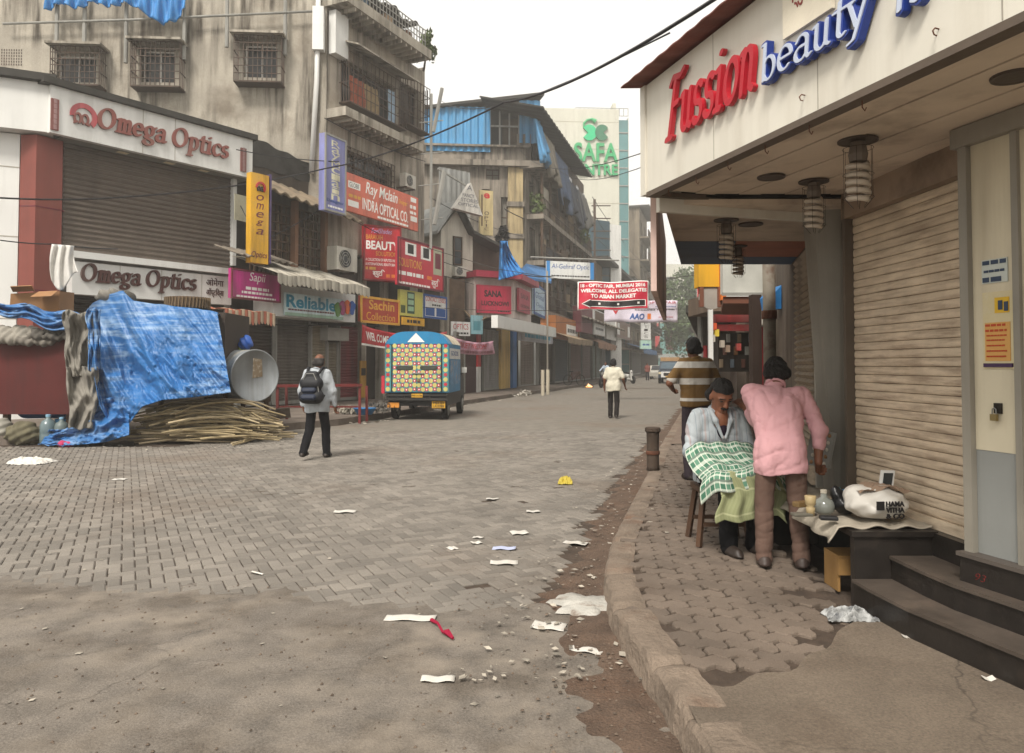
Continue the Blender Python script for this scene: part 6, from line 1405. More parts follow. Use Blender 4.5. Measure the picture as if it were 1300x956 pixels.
def head_prims(J, face=False):
    h_ = J['head']; a = J['tilt']; n_ = J['neck']
    def o(x, y, z): return h_+V3(x, y*math.cos(a)+z*math.sin(a), -y*math.sin(a)+z*math.cos(a))     # tilt>0: face down
    P = [cap(n_-V3(0, 0, .05), o(0, -.02, -.06), .052, .05, .03), ell(o(0, -.005, .02), (.076, .096, .100), .03, -a), cap(o(0, .035, -.065), o(0, .05, -.085), .042, .036, .04)]
    for s_ in (-1, 1): P.append(ell(o(s_*.078, -.01, -.015), (.010, .022, .032), .006, -a))
    P.append(cap(o(0, .09, .0), o(0, .108, -.032), .010, .016, .012))
    if face:
        for s_ in (-1, 1): P += [cap(o(s_*.018, .088, .018), o(s_*.05, .075, .016), .011, .010, .012), cap(o(s_*.012, .1, -.036), o(s_*.016, .1, -.036), .009, None, .008)]
        P += [cap(o(-.02, .088, -.068), o(.02, .088, -.068), .009, None, .008), cap(o(-.018, .086, -.08), o(.018, .086, -.08), .009, None, .008), ell(o(0, .07, -.105), (.028, .022, .02), .02)]
    return P, o
def person(name, label, loc, rz, J, h, mats, sleeves='short', hem=.02, shoe='2a221d', bald=False, face=False, curlL=.5, curlR=.5, handdir=None, amp=.004, extra_body=(), legfat=1.0, barefeet=False):
    t = thing(name, label, 'person', loc, rz)
    P, o = head_prims(J, face); B = P+torso(J, -.012)
    for sd in 'LR':
        B += [cap(J['sh'+sd], J['el'+sd], .048, .038), cap(J['el'+sd], J['wr'+sd], .038, .026)]
        fw = (handdir or {}).get(sd); fw = V3(*fw) if fw is not None else J['wr'+sd]-J['el'+sd]
        B += hand(J['wr'+sd], fw, V3(.0, 1, .25) if abs(fw[1]/np.linalg.norm(fw)) < .8 else V3(1 if sd == 'L' else -1, 0, .2), curlL if sd == 'L' else curlR)
        B += [cap(J['hp'+sd], J['kn'+sd], .072, .05), cap(J['kn'+sd], J['an'+sd], .05, .033), cap(J['an'+sd]+V3(0, -.03, -.045), J['an'+sd]+V3(0, .14, -.058), .032, .022)]
    part('body', sdf_mb(B+list(extra_body), h, .025), mats['skin'], t, True, world=False)
    # shirt
    Q = torso(J, .011, hem)
    hz = J.get('hemz', J['hip'][2]-.12)
    Q.append(cap(J['hip']+V3(-.06, 0, -.1), J['hip']+V3(.06, 0, -.1), .112+hem, None, .06))
    Q.append(cap(J['hip']+V3(-.06, 0, -.2), J['hip']+V3(.06, 0, -.2), .112+hem, None, .06)) if J.get('cut', True) and J['hip'][2] > .7 else None
    Q.append(cap(J['neck']-V3(0, 0, .045), J['neck']+V3(0, .0, -.005), .07, .06, .03))
    for sd in 'LR':
        a, b = J['sh'+sd], J['el'+sd]
        if sleeves == 'short': Q.append(cap(a, a+(b-a)*.78, .06, .066, .05))
        else: Q += [cap(a, b, .058, .054, .05), cap(b, b+(J['wr'+sd]-b)*(.93 if sleeves == 'long' else .45), .056, .044)]
    so = float(len(label))*1.7
    nz = lambda X, Y, Z: amp*(2.3*crease(X, Y, Z+.25*X, 11, 11, 4, so)+1.8*crease(X, Y, Z-.5*X, 6, 6, 13, so+3)+1.0*crease(X, Y, Z, 20, 20, 12, so+7)-1.9)
    part('shirt', sdf_mb(Q, h, .03, [lambda X, Y, Z: hz-Z+.012*np.sin(16*X)+0*Y] if J.get('cut', True) else [], nz), mats['shirt'], t, True, world=False)
    Q = [cap(J['hip']+V3(-.05, 0, -.05), J['hip']+V3(.05, 0, -.05), .085, None, .05)]
    for sd in 'LR': Q += [cap(J['hp'+sd], J['kn'+sd], .085*legfat, .074*legfat, .03), cap(J['kn'+sd], J['an'+sd]+V3(0, -.005, -.03), .073*legfat, .066*legfat, .02)]
    nz2 = lambda X, Y, Z: amp*(1.6*crease(X, Y, Z+.4*Y, 9, 9, 7, so+11)+1.5*crease(X, Y, Z-.3*X, 5, 5, 16, so+5)*np.clip(1.3-1.6*Z, .15, 1)-.5)
    part('trousers', sdf_mb(Q, h, .03, (), nz2), mats['trousers'], t, True, world=False)
    if not barefeet:
        for sd in 'LR':
            a = J['an'+sd]; part('shoe', sdf_mb([cap(a+V3(0, -.035, -.045), a+V3(0, .13, -.05), .042, .034, .02), ell(a+V3(0, .05, -.065), (.045, .14, .02))], max(h, .008), .02), mat('shoe_'+shoe, shoe, .5, bump=.05), t, True, world=False)
    up = J['head']-J['neck']; up = Vector(up/np.linalg.norm(up)); sx_ = up.cross(Vector((0, 1, 0))).normalized(); sy_ = up.cross(sx_); cn_ = Vector(J['neck'])+up*.005
    part('collar', MB().tube([cn_+sx_*.062*math.cos(q_)+sy_*.06*math.sin(q_)+up*(.012*math.sin(q_)) for q_ in np.linspace(0, 2*math.pi, 21)], .0135, 6), mats['shirt'], t, True, world=False)
    hc = J['head']; a = J['tilt']
    Hp = [ell(o(0, -.012, .03), (.084, .104, .104), .02, -a), cap(o(-.05, -.07, -.03), o(.05, -.07, -.03), .045, None, .03)]
    def cutf(X, Y, Z):
        y = (Y-hc[1])*math.cos(a)-(Z-hc[2])*math.sin(a); z = (Y-hc[1])*math.sin(a)+(Z-hc[2])*math.cos(a)
        f1 = np.minimum(y-.045, 9); fr = np.maximum(y-.035, .052-z)      # keep hair behind the ears and above the brow
        d = np.minimum(np.maximum(y+.0, 0*z-9), 9)
        wv = .016*(vn(X, Y, Z, 40, 40, 8, 9)-.5); keep = np.minimum(np.maximum(y+.015, -.085-z)+wv, .058-z+wv*1.6+0*X)
        return keep if not bald else np.maximum(np.maximum(y-.03, -.085-z), z-.055+0*X)
    part('hair', sdf_mb(Hp, min(h, .005) if h < .012 else h, .02, [cutf], lambda X, Y, Z: .010*vn(X, Y, Z, 70, 70, 25, 2)+.008*vn(X, Y, Z, 30, 30, 30, 5)-.010), mats['hair'], t, True, world=False)
    if face:
        for s_ in (-1, 1):
            part('eye', sdf_mb([ell(o(s_*.032, .083, -.001), (.013, .008, .006))], .003), mat('eye_dark', '171210', .3), t, True, world=False)
            part('eyebrow', sdf_mb([cap(o(s_*.016, .094, .022), o(s_*.05, .082, .02), .0055)], .003), mats['hair'], t, True, world=False)
        part('moustache', sdf_mb([cap(o(-.026, .092, -.058), o(0, .101, -.052), .006, .008), cap(o(0, .101, -.052), o(.026, .092, -.058), .008, .006)], .003), mats['hair'], t, True, world=False)
        part('lips', sdf_mb([cap(o(-.018, .092, -.074), o(.018, .092, -.074), .006)], .003), mat('lip', '6b3a30', .5), t, True, world=False)
    return t
def stripes(name, seq, z0, z1, rough=.85, axis=2):
    m = bpy.data.materials.new(name); m.use_nodes = True; N = m.node_tree.nodes; L = m.node_tree.links; b = N['Principled BSDF']; b.inputs['Roughness'].default_value = rough
    tc = N.new('ShaderNodeTexCoord'); sp = N.new('ShaderNodeSeparateXYZ'); L.new(tc.outputs['Object'], sp.inputs[0])
    mr = N.new('ShaderNodeMapRange'); mr.inputs[1].default_value = z0; mr.inputs[2].default_value = z1; L.new(sp.outputs[axis], mr.inputs[0])
    cr = N.new('ShaderNodeValToRGB'); cr.color_ramp.interpolation = 'CONSTANT'; e = cr.color_ramp.elements
    while len(e) < len(seq): e.new(.5)
    for k, (p, c) in enumerate(seq): e[k].position = p; e[k].color = (*C(c), 1)
    L.new(mr.outputs[0], cr.inputs[0]); L.new(cr.outputs[0], b.inputs['Base Color']); return m
def weave(name, base, others, rough=.9):
    """cloth with repeating stripes: others = (axis, period, duty, colour)"""
    m = bpy.data.materials.new(name); m.use_nodes = True; N = m.node_tree.nodes; L = m.node_tree.links; b = N['Principled BSDF']; b.inputs['Roughness'].default_value = rough
    tc = N.new('ShaderNodeTexCoord'); sp = N.new('ShaderNodeSeparateXYZ'); L.new(tc.outputs['UV' if name.startswith('uv') else 'Object'], sp.inputs[0])
    prev = None
    for ax, per, duty, col, fac in others:
        d = N.new('ShaderNodeMath'); d.operation = 'DIVIDE'; d.inputs[1].default_value = per; L.new(sp.outputs[ax], d.inputs[0])
        f = N.new('ShaderNodeMath'); f.operation = 'FRACT'; L.new(d.outputs[0], f.inputs[0])
        g = N.new('ShaderNodeMath'); g.operation = 'LESS_THAN'; g.inputs[1].default_value = duty; L.new(f.outputs[0], g.inputs[0])
        k = N.new('ShaderNodeMath'); k.operation = 'MULTIPLY'; k.inputs[1].default_value = fac; L.new(g.outputs[0], k.inputs[0])
        x = N.new('ShaderNodeMix'); x.data_type = 'RGBA'; L.new(k.outputs[0], x.inputs[0]); x.inputs[7].default_value = (*C(col), 1)
        if prev is None: x.inputs[6].default_value = (*C(base), 1)
        else: L.new(prev, x.inputs[6])
        prev = x.outputs[2]
    L.new(prev, b.inputs['Base Color']); return m
m_skin = mat('brown_skin', '6b4531', .55, var=.08, sc=12, bump=.02); m_hair = mat('black_hair', '120f0e', .5, var=.3, sc=60, bump=.8, bsc=130); m_ghair = mat('greying_hair', '2c2826', .6, var=.2, sc=40)
def cloth(n, c, **k): return mat(n, c, .9, var=k.pop('var', .08), sc=9, bump=.3, bsc=38, spec=.12, speck=.07, spsc=500, **k)
# -- man with backpack, walking away
J = stand(1.67, knL=(-.095, -.06, .47), anL=(-.1, -.30, .15), knR=(.1, .12, .49), anR=(.1, .17, .09), elR=(.255, .02, 1.08), wrR=(.26, .10, .84), elL=(-.25, -.05, 1.09), wrL=(-.24, .02, .85), head=(.025, .03, 1.55), hemz=.74)
pb_ = G(402, 582, 0)
person('person', 'balding man in a light grey shirt and black trousers walking away with a backpack', pb_, R(-8), J, .0125, dict(skin=m_skin, shirt=cloth('light_grey_shirt', 'a3a8ac'), trousers=cloth('black_trousers', '17171a'), hair=m_ghair), sleeves='long', hem=.02, bald=True)
bp = thing('backpack', 'black backpack worn by the man in the light grey shirt', 'backpack', pb_, R(-8))
m_bpk = mat('black_nylon', '15161b', .6, var=.15, bump=.2, bsc=90)
part('main_bag', sdf_mb([cap((-.09, -.24, 1.0), (.09, -.24, 1.0), .115), cap((-.085, -.23, 1.2), (.085, -.23, 1.2), .105), cap((-.05, -.21, 1.33), (.05, -.21, 1.33), .07)], .012, .05), m_bpk, bp, True, world=False)
part('front_pocket', sdf_mb([cap((-.08, -.345, .99), (.08, -.345, .99), .05), cap((-.08, -.33, 1.1), (.08, -.33, 1.1), .045)], .01, .03), mat('navy_nylon', '1a2234', .6), bp, True, world=False)
for s_ in (-1, 1): part('strap', MB().tube([(s_*.09, -.17, 1.36), (s_*.12, -.08, 1.45), (s_*.13, .02, 1.45), (s_*.13, .12, 1.36), (s_*.15, .1, 1.1), (s_*.14, -.12, .98)], .024, 6), m_bpk, bp, True, world=False)
part('zip', MB().tube([(-.15, -.30, 1.05), (-.13, -.31, 1.22), (-.06, -.30, 1.36), (.06, -.30, 1.36), (.13, -.31, 1.22), (.15, -.30, 1.05)], .006, 5), m_zinc, bp, world=False)
# -- man in white short-sleeved shirt further up the road
J = stand(1.66, knL=(-.09, .06, .48), anL=(-.09, .02, .085), knR=(.1, -.03, .47), anR=(.1, -.2, .12), elR=(.28, -.04, 1.1), wrR=(.31, .10, .90), elL=(-.25, -.02, 1.09), wrL=(-.26, .04, .84), hemz=.76)
person('person', 'man in an untucked white short-sleeved shirt walking up the middle of the road', G(779, 531, 0), R(-14), J, .018, dict(skin=m_skin, shirt=cloth('white_shirt', 'c4bfae'), trousers=cloth('charcoal_trousers', '231f1e'), hair=m_hair), hem=.03)
# -- man in striped polo on the pavement
J = stand(1.66, elL=(-.33, .0, 1.13), wrL=(-.2, .2, 1.05), elR=(.29, -.02, 1.1), wrR=(.2, .18, 1.0), knL=(-.08, .05, .48), anL=(-.1, -.03, .085), knR=(.1, .05, .48), anR=(.1, .1, .085), hemz=.86, head=(-.02, .03, 1.55))
seq = [(0, '6d5127'), (.10, 'c4c0b8'), (.16, '6d5127'), (.42, 'c4c0b8'), (.54, '6d5127'), (.74, 'c4c0b8'), (.86, '6d5127')]
person('person', 'man in a brown and white striped polo shirt with his back turned', G(884, 608, PZ), R(12), J, .011, dict(skin=m_skin, shirt=stripes('striped_polo', seq, .86, 1.47), trousers=cloth('plum_grey_trousers', '3a3338'), hair=m_hair), hem=.0, amp=.003)
# -- seated customer
sp = G(922, 683, PZ); sp = Vector((1.575, 5.82, PZ))
J = stand(1.67, hip=(0, -.02, .53), waist=(0, -.04, .66), chest=(0, -.02, .82), shL=(-.175, .0, .955), shR=(.175, .0, .955), neck=(0, .0, .99), head=(.0, .075, 1.115), tilt=.5, slim=.01, elL=(-.24, .06, .70), elR=(.24, .06, .70), wrL=(-.1, .27, .585), wrR=(.1, .27, .585),
          hpL=(-.09, .0, .50), hpR=(.09, .0, .50), knL=(-.13, .38, .50), knR=(.11, .40, .50), anL=(-.12, .34, .085), anR=(.09, .37, .085), hemz=.45)
t = person('person', 'seated young man in a pale open-collared shirt with a towel over his lap', sp, R(190), J, .0075, dict(skin=mat('warm_brown_skin', '7a4e38', .5, var=.08, sc=14, bump=.02), shirt=weave('pale_striped_shirt', 'a0a7ab', [(0, .05, .12, '76838d', .6), (0, .125, .1, 'a58a84', .5)]), trousers=cloth('black_jeans', '141416'), hair=m_hair), sleeves='long', hem=.0, face=True, amp=.005)
hcut = [cap((-.07, .075, .965), (-.01, .115, .80), .012), cap((.07, .075, .965), (.01, .115, .80), .012), cap((.01, .115, .80), (0, .125, .62), .006)]
part('collar', sdf_mb([cap((-.075, .05, 1.0), (-.06, .10, .93), .016, .02), cap((.075, .05, 1.0), (.06, .10, .93), .016, .02), cap((-.06, .10, .93), (-.012, .118, .80), .017, .010), cap((.06, .10, .93), (.012, .118, .80), .017, .010)], .006, .02), bpy.data.materials['pale_striped_shirt'], t, True, world=False)
part('bare_chest', sdf_mb([ell((0, .065, .93), (.062, .05, .10)), ], .006, .02), bpy.data.materials['warm_brown_skin'], t, True, world=False)
part('vest', sdf_mb([ell((0, .08, .855), (.045, .042, .06))], .006, .02), cloth('navy_vest', '221a26'), t, True, world=False)
# towel
def towel(w0, w1, v0, v1, dz, name, label, m, x0=0.0):
    prof = [(-.0, .74), (.10, .70), (.22, .625), (.34, .59), (.45, .585), (.50, .55), (.52, .45), (.53, .36), (.535, .27)]
    def f(u, v):
        vv = (v0+(v1-v0)*v)*(len(prof)-1); k = min(int(vv), len(prof)-2); a = vv-k; y = prof[k][0]+(prof[k+1][0]-prof[k][0])*a; z = prof[k][1]+(prof[k+1][1]-prof[k][1])*a
        wd = (w0+(w1-w0)*v); x = (u-.5)*wd; side = max(0, abs(x)-.2); z2 = z-side*side*3.2-side*.5; fold = .012*math.sin(u*26+v*2)+.016*math.sin(u*11)*v
        y2 = .12+y*.8
        return (x+x0+.02*math.sin(v*9), y2+fold*(1 if v > .5 else .2), z2+dz+(fold*.6 if v <= .5 else .02*math.sin(u*7)))
    q = MB().grid(f, 70, 50); me = q.mesh(name, True); uv = me.uv_layers.new(); n1 = 71
    for l in me.loops: uv.data[l.index].uv = ((l.vertex_index % n1)/70*wd_, (l.vertex_index//n1)/50*.7)
    o_ = link(name, me, m, None); o_.location = sp; o_.rotation_euler = (0, 0, R(190)); tag(o_, label, 'towel'); thick(o_, .008); return o_
wd_ = .72
towel(.46, .52, .5, 1.0, .012, 'plain_towel', 'plain pale yellow-green towel hanging from the seated man\'s knees', weave('uv_plain', '868a66', [(0, .03, .5, '7a7f58', .5), (1, .3, .08, 'a9ab86', .7)]), .0)
towel(.56, .66, .0, .74, .03, 'checked_towel', 'green and white checked towel over the seated man\'s lap', weave('uv_check', '567f69', [(0, .075, .5, '2f5e49', .8), (1, .075, .45, 'c2c8bb', .65), (0, .0375, .16, 'd5d6c8', .7), (1, .15, .12, '1f4033', .7)]), .03)
# stool
st_ = thing('wooden_stool', 'plain wooden stool under the seated man', 'stool', (sp.x, sp.y, PZ))
m_stw = mat('stool_wood', '4a3424', .7, var=.2, sc=6)
part('seat', MB().box(sp.x-.17, sp.x+.17, sp.y-.15, sp.y+.17, PZ+.39, PZ+.43), m_stw, st_)
for a, b in ((-1, -1), (1, -1), (1, 1), (-1, 1)):
    part('leg', MB().bar((sp.x+a*.14, sp.y+b*.12, PZ+.39), (sp.x+a*.19, sp.y+b*.17, PZ+.0), .035, .035), m_stw, st_)
for b in (-1, 1): part('stretcher', MB().bar((sp.x-.165, sp.y+b*.145, PZ+.16), (sp.x+.165, sp.y+b*.145, PZ+.16), .022, .03), m_stw, st_)
# -- barber in pink, leaning over
J = stand(1.6, hip=(0, .0, .80), waist=(-.01, .07, .92), chest=(-.01, .17, 1.06), shL=(-.175, .24, 1.15), shR=(.175, .22, 1.14), neck=(0, .28, 1.20), head=(.012, .34, 1.275), tilt=.6,
          elL=(-.12, .38, .95), wrL=(-.20, .56, 1.04), elR=(.262, .10, .90), wrR=(.25, .06, .69), hpL=(-.085, -.01, .77), hpR=(.085, -.01, .77), knL=(-.11, .0, .43), knR=(.105, .01, .43), anL=(-.12, -.06, .085), anR=(.12, -.05, .085), hemz=.615, slim=.022)
person('person', 'barber in a pink shirt and brown trousers bending over the seated man', Vector((1.825, 5.16, PZ)), R(-13), J, .0075, dict(skin=m_skin, shirt=cloth('pink_shirt', 'c7999d', var=.05), trousers=cloth('brown_trousers', '5f4c43'), hair=m_hair), sleeves='half', hem=.0, amp=.0045, legfat=.88, curlR=.9, handdir=dict(R=(0, .25, -.2)), shoe='3a2f2a')
# ================================================================ STREET STALL ON THE LEFT
def blue_tarp_mat():
    m = mat('blue_tarpaulin', '2a6199', .45, var=.2, sc=1.6, bump=.2, bsc=14, streak=0)
    N = m.node_tree.nodes; L = m.node_tree.links; b = N['Principled BSDF']; src = b.inputs['Base Color'].links[0].from_socket
    g = N.new('ShaderNodeNewGeometry'); mp = N.new('ShaderNodeMapping'); mp.inputs['Scale'].default_value = (.8, .8, 7); mp.inputs['Rotation'].default_value = (0, R(12), 0); L.new(g.outputs['Position'], mp.inputs[0])
    n1 = N.new('ShaderNodeTexNoise'); n1.inputs['Scale'].default_value = 1.6; n1.inputs['Detail'].default_value = 9; n1.inputs['Roughness'].default_value = .7; L.new(mp.outputs[0], n1.inputs['Vector'])
    n2 = N.new('ShaderNodeTexNoise'); n2.inputs['Scale'].default_value = .55; L.new(g.outputs['Position'], n2.inputs['Vector'])
    r1 = N.new('ShaderNodeMapRange'); r1.inputs[1].default_value = .46; r1.inputs[2].default_value = .62; L.new(n1.outputs['Fac'], r1.inputs[0])
    r2_ = N.new('ShaderNodeMapRange'); r2_.inputs[1].default_value = .34; r2_.inputs[2].default_value = .52; L.new(n2.outputs['Fac'], r2_.inputs[0])
    k = N.new('ShaderNodeMath'); k.operation = 'MULTIPLY'; L.new(r1.outputs[0], k.inputs[0]); L.new(r2_.outputs[0], k.inputs[1])
    k2 = N.new('ShaderNodeMath'); k2.operation = 'MULTIPLY'; k2.inputs[1].default_value = .58; L.new(k.outputs[0], k2.inputs[0])
    x = N.new('ShaderNodeMix'); x.data_type = 'RGBA'; L.new(k2.outputs[0], x.inputs[0]); L.new(src, x.inputs[6]); x.inputs[7].default_value = (*C('9db4c8'), 1); L.new(x.outputs[2], b.inputs['Base Color']); return m
m_bt = blue_tarp_mat()
def lerp_tab(tab, u):
    for (a, x), (b, y) in zip(tab[:-1], tab[1:]):
        if u <= b: return x+(y-x)*(u-a)/(b-a)
    return tab[-1][1]
topY = [(0, 402), (.08, 385), (.2, 374), (.3, 370), (.38, 382), (.6, 388), (.85, 392), (1, 398)]
botY = [(0, 470), (.05, 515), (.13, 540), (.26, 538), (.36, 516), (.5, 508), (.75, 504), (1, 498)]
def stall(u, v):
    if v < .25:
        w_ = v/.25; px = 104+(276-104)*u; py = lerp_tab(topY, u)+2*math.sin(u*18); d = 16.6-1.7*w_; q = W(px, py, 14.9); return Vector((q.x*(d/14.9)**.5, d, q.z+.05*math.sin(u*13)*(1-w_)-.25*(1-w_)))
    w_ = (v-.25)/.75; px = 104+(276-104)*u+w_*(14+3*u); a = lerp_tab(topY, u); b = lerp_tab(botY, u); py = a+(b-a)*w_
    s_, t_ = u*2.2-w_*.9, u*.9+w_*1.3; f = (.34*ridge(s_*1.3, t_*.5, 3)+.13*ridge(s_*3.6, t_*1.1, 7)+.075*ridge(s_*8, t_*2.2, 1)+.045*ridge(u*15-w_*4, w_*8, 5)+.02*ridge(u*34, w_*22, 9))*(.25+.75*min(1, w_*1.6))-.1
    d = 14.9-.5*w_-f-.45*math.sin(math.pi*min(1, u*1.02))*.6
    return W(px, py, d)
st = thing('tarpaulin_covered_stall', 'street stall wrapped in a large streaked blue tarpaulin', 'stall', W(200, 560, 14.4))
o = part('tarpaulin', MB().grid(stall, 220, 140), m_bt, st, smooth=True); thick(o, .012)
for px in (135, 205, 285): p = W(px, 500, 15.0); part('leg', MB().box(p.x-.04, p.x+.04, p.y-.04, p.y+.04, 0, 1.0), m_wood, st)
part('frame', MB().box(W(112, 480, 15.2).x, W(285, 480, 15.2).x, 15.2, 16.6, .9, 2.55), mat('stall_boards', '3b322b', .9), st)
def side_t(u, v):
    w_ = v; px = 276+17*w_*1.0; a, b = 398, 497; p = W(px-.5, a+(b-a)*w_, 14.9-.5*w_-.02); return Vector((p.x-.80*u+.06*ridge(w_*4, u*2)*u, p.y+2.0*u, p.z-.12*u))
o = part('tarpaulin_side', MB().grid(side_t, 16, 40), m_bt, st, smooth=True); thick(o, .012)
# spilled tarpaulin on the ground
def spill(u, v):
    # u along, v from high (under stall) to ground edge
    px = 48+116*u+(1-v)*14*(1-u); yb = lerp_tab([(0, 570), (.35, 566), (.75, 561), (1, 552)], u); yt = lerp_tab([(0, 546), (.2, 545), (.45, 530), (.65, 507), (.85, 503), (1, 514)], u); py = yt+(yb-yt)*v
    d = 13.85+.45*(1-v)-.34*ridge(u*3.2+v*.8, v*1.6-u, 2)*(1-.5*v)-.14*ridge(u*8-v*2, v*4, 6)-.05*ridge(u*18, v*11, 8)+.2
    p = W(px, py, d); return Vector((p.x, p.y, max(.02+.03*abs(math.sin(u*20+v*4)), p.z)))
o = one('spilled_tarpaulin', MB().grid(spill, 80, 40), m_bt, 'crumpled end of blue tarpaulin spilling onto the road below the stall', 'tarpaulin', smooth=True); thick(o, .012)
m_gcl = mat('grey_dirty_cloth', '77736b', .9, var=.25, sc=3, bump=.3, bsc=12)
def drape(px0, px1, yt, yb, d, name, label, m, nf=3, amp=.12, taper=0.0):
    def f(u, v):
        c = (px0+px1)/2; px = c+(px0+(px1-px0)*u-c)*(1-taper*v+.2*NZ.noise(Vector((v*3, d*3, yt))))+9*NZ.noise(Vector((v*2.5, yt, 3))); return W(px, yt+(yb-yt)*v+5*NZ.noise(Vector((u*3, v*2, px0))), d-amp*1.6*ridge(u*nf*.9+v*.6, v*1.7, yt)-amp*.6*ridge(u*nf*2.5, v*4-u, px0))
    o = one(name, MB().grid(f, 40, 40), m, label, 'cloth', smooth=True); thick(o, .015); return o
drape(80, 122, 396, 478, 14.2, 'grey_cover_cloth', 'grey cloth hanging down the left corner of the blue-wrapped stall', m_gcl, 3, .14, .35)
drape(84, 124, 466, 544, 14.15, 'grey_cover_cloth', 'lower grey cloth bunched between red cart and spilled tarpaulin', m_gcl, 2, .14, .3)
drape(112, 128, 392, 470, 14.05, 'blue_corner_fold', 'loose blue fold hanging at the stall\'s left corner', m_bt, 2, .1)
o = one('blue_cover_strip', MB().grid(lambda u, v: W(-6+112*u, 382+18*u+v*(14+14*u)+3*math.sin(u*13), 14.6-.22*ridge(u*3+v*.5, v*2.5, 4)-.08*ridge(u*9, v*6, 5)), 50, 20), m_bt, 'twisted blue tarpaulin strip stretched across the top of the red cart', 'tarpaulin', smooth=True); thick(o, .02)
# red cart
rc = thing('red_cart', 'dark red wooden street cart beside the blue-wrapped stall', 'cart', W(40, 560, 14.6))
a, b = W(-40, 526, 14.6), W(95, 428, 14.6)
part('side_panel', MB().box(a.x, b.x, 14.6, 14.68, a.z, b.z), mat('dark_red_board', '4f1916', .75, var=.18, sc=1.2, bump=.1, streak=.5, scol='2b1512'), rc)
part('body', MB().box(a.x, b.x-.05, 14.69, 16.2, a.z+.1, b.z-.1), m_wood, rc)
for px in (8, 88): p = W(px, 530, 14.75); part('leg', MB().box(p.x-.05, p.x+.05, 14.72, 14.82, 0.02, a.z+.1), m_wood, rc)
r_ = random.Random(3)
for k, (px, py, w_, h_, col, lb) in enumerate(((-6, 424, 40, 22, '8a857b', 'rolled grey-white sacking on the red cart at the frame edge'), (22, 428, 45, 14, '6b665e', 'flattened grey sheets stacked on the red cart'), (45, 422, 40, 12, '54504a', 'dark folded sheet on the red cart by the grey cloth'))):
    p = W(px+w_/2, py, 14.5); one('folded_sacking', sdf_mb([cap((p.x-w_/140, 14.5, p.z), (p.x+w_/140, 14.62, p.z+.02), h_/150), cap((p.x-w_/160, 14.4, p.z-.08), (p.x+w_/150, 14.5, p.z-.1), h_/190)], .025, .05, (), lambda X, Y, Z: .02*np.sin(22*X+14*Z)+.015*np.sin(50*X-20*Z)), mat('sack_'+col, col, .9, var=.25, bump=.3, bsc=15), lb, 'cloth', smooth=True)
t = thing('cardboard_box', 'crushed open cardboard box on top of the red cart', 'box', W(44, 392, 15))
a, b = W(12, 393, 15), W(72, 368, 15); m_cb = mat('cardboard', '8f6a48', .9, var=.1, bump=.1)
part('carton', MB().hexa([(a.x, 15, a.z), (b.x, 15.1, a.z-.03), (b.x, 15.6, a.z), (a.x, 15.6, a.z), (a.x+.05, 14.95, b.z-.08), (b.x+.03, 15.05, b.z-.02), (b.x, 15.6, b.z), (a.x, 15.6, b.z)]), m_cb, t)
for k in range(2): part('flap', MB().prism([(a.x+.1+k*.5, 14.94, b.z-.05), (a.x+.5+k*.45, 14.98, b.z-.03), (a.x+.55+k*.4, 14.8, b.z+.06-.2*k), (a.x+.15+k*.4, 14.78, b.z+.04-.2*k)], (0, .02, .015)), m_cb, t)
# things under the cart
m_jug = mat('clear_plastic_jug', '5f6f72', .25, var=.1, bump=0, spec=.6)
def jug(px, py, d, s, label, m):
    p = W(px, py, d); t = thing('water_jug', label, 'jug', (p.x, p.y, .0))
    part('bottle', MB().lathe([(.13*s, .0), (.14*s, .03), (.14*s, .16*s), (.135*s, .18*s), (.14*s, .2*s), (.14*s, .34*s), (.11*s, .42*s), (.045*s, .46*s), (.04*s, .5*s)], (0, 0, .02), 18), m, t, True, world=False)
    part('cap', MB().lathe([(.045*s, .5*s), (.045*s, .54*s), (.03*s, .545*s)], (0, 0, .02), 12), mat('cap_blue', '7ba0b5', .5), t, world=False)
jug(61, 545, 14.3, 1.0, 'clear plastic water jug under the red cart', m_jug); jug(78, 545, 14.35, .9, 'second plastic water jug tucked beside the clear one', mat('grey_jug', '5d6765', .4))
p = W(73, 530, 14.6); one('blue_bucket', MB().lathe([(.16, .02), (.2, .42), (.21, .44), (.19, .44)], (p.x, p.y+.3, 0), 18), mat('bucket_blue', '1f5a7d', .5), 'dark blue bucket behind the water jugs', 'bucket', smooth=True)
for k, (px, w_, h_, col, lb) in enumerate(((28, .3, .42, '5f5a47', 'bulging olive sack under the red cart'), (40, .22, .30, '6b6450', 'smaller olive sack beside the bulging one'), (2, .2, .45, '8d8a80', 'pale plastic container under the red cart at the frame edge'))):
    p = W(px, 548, 14.3+.1*k); one('sack', sdf_mb([ell((p.x, p.y, h_*.45), (w_, .22, h_*.5)), ell((p.x+.05, p.y, h_*.75), (w_*.6, .15, h_*.3))], .022, .05, (), lambda X, Y, Z: .014*np.sin(30*X+17*Z)+.012*np.sin(43*Z-23*X)), mat('sackcloth_'+col, col, .9, var=.2, bump=.3, bsc=20), lb, 'sack', smooth=True)
p = W(82, 562, 13.9); one('pink_cloth', sdf_mb([ell((p.x, p.y, .05), (.16, .12, .06)), ell((p.x+.1, p.y, .04), (.1, .08, .05))], .015, .04, (), lambda X, Y, Z: .01*np.sin(40*X+20*Y)), cloth('pink_rag', 'a83a5c'), 'small crumpled pink cloth on the road by the spilled tarpaulin', 'cloth', smooth=True)
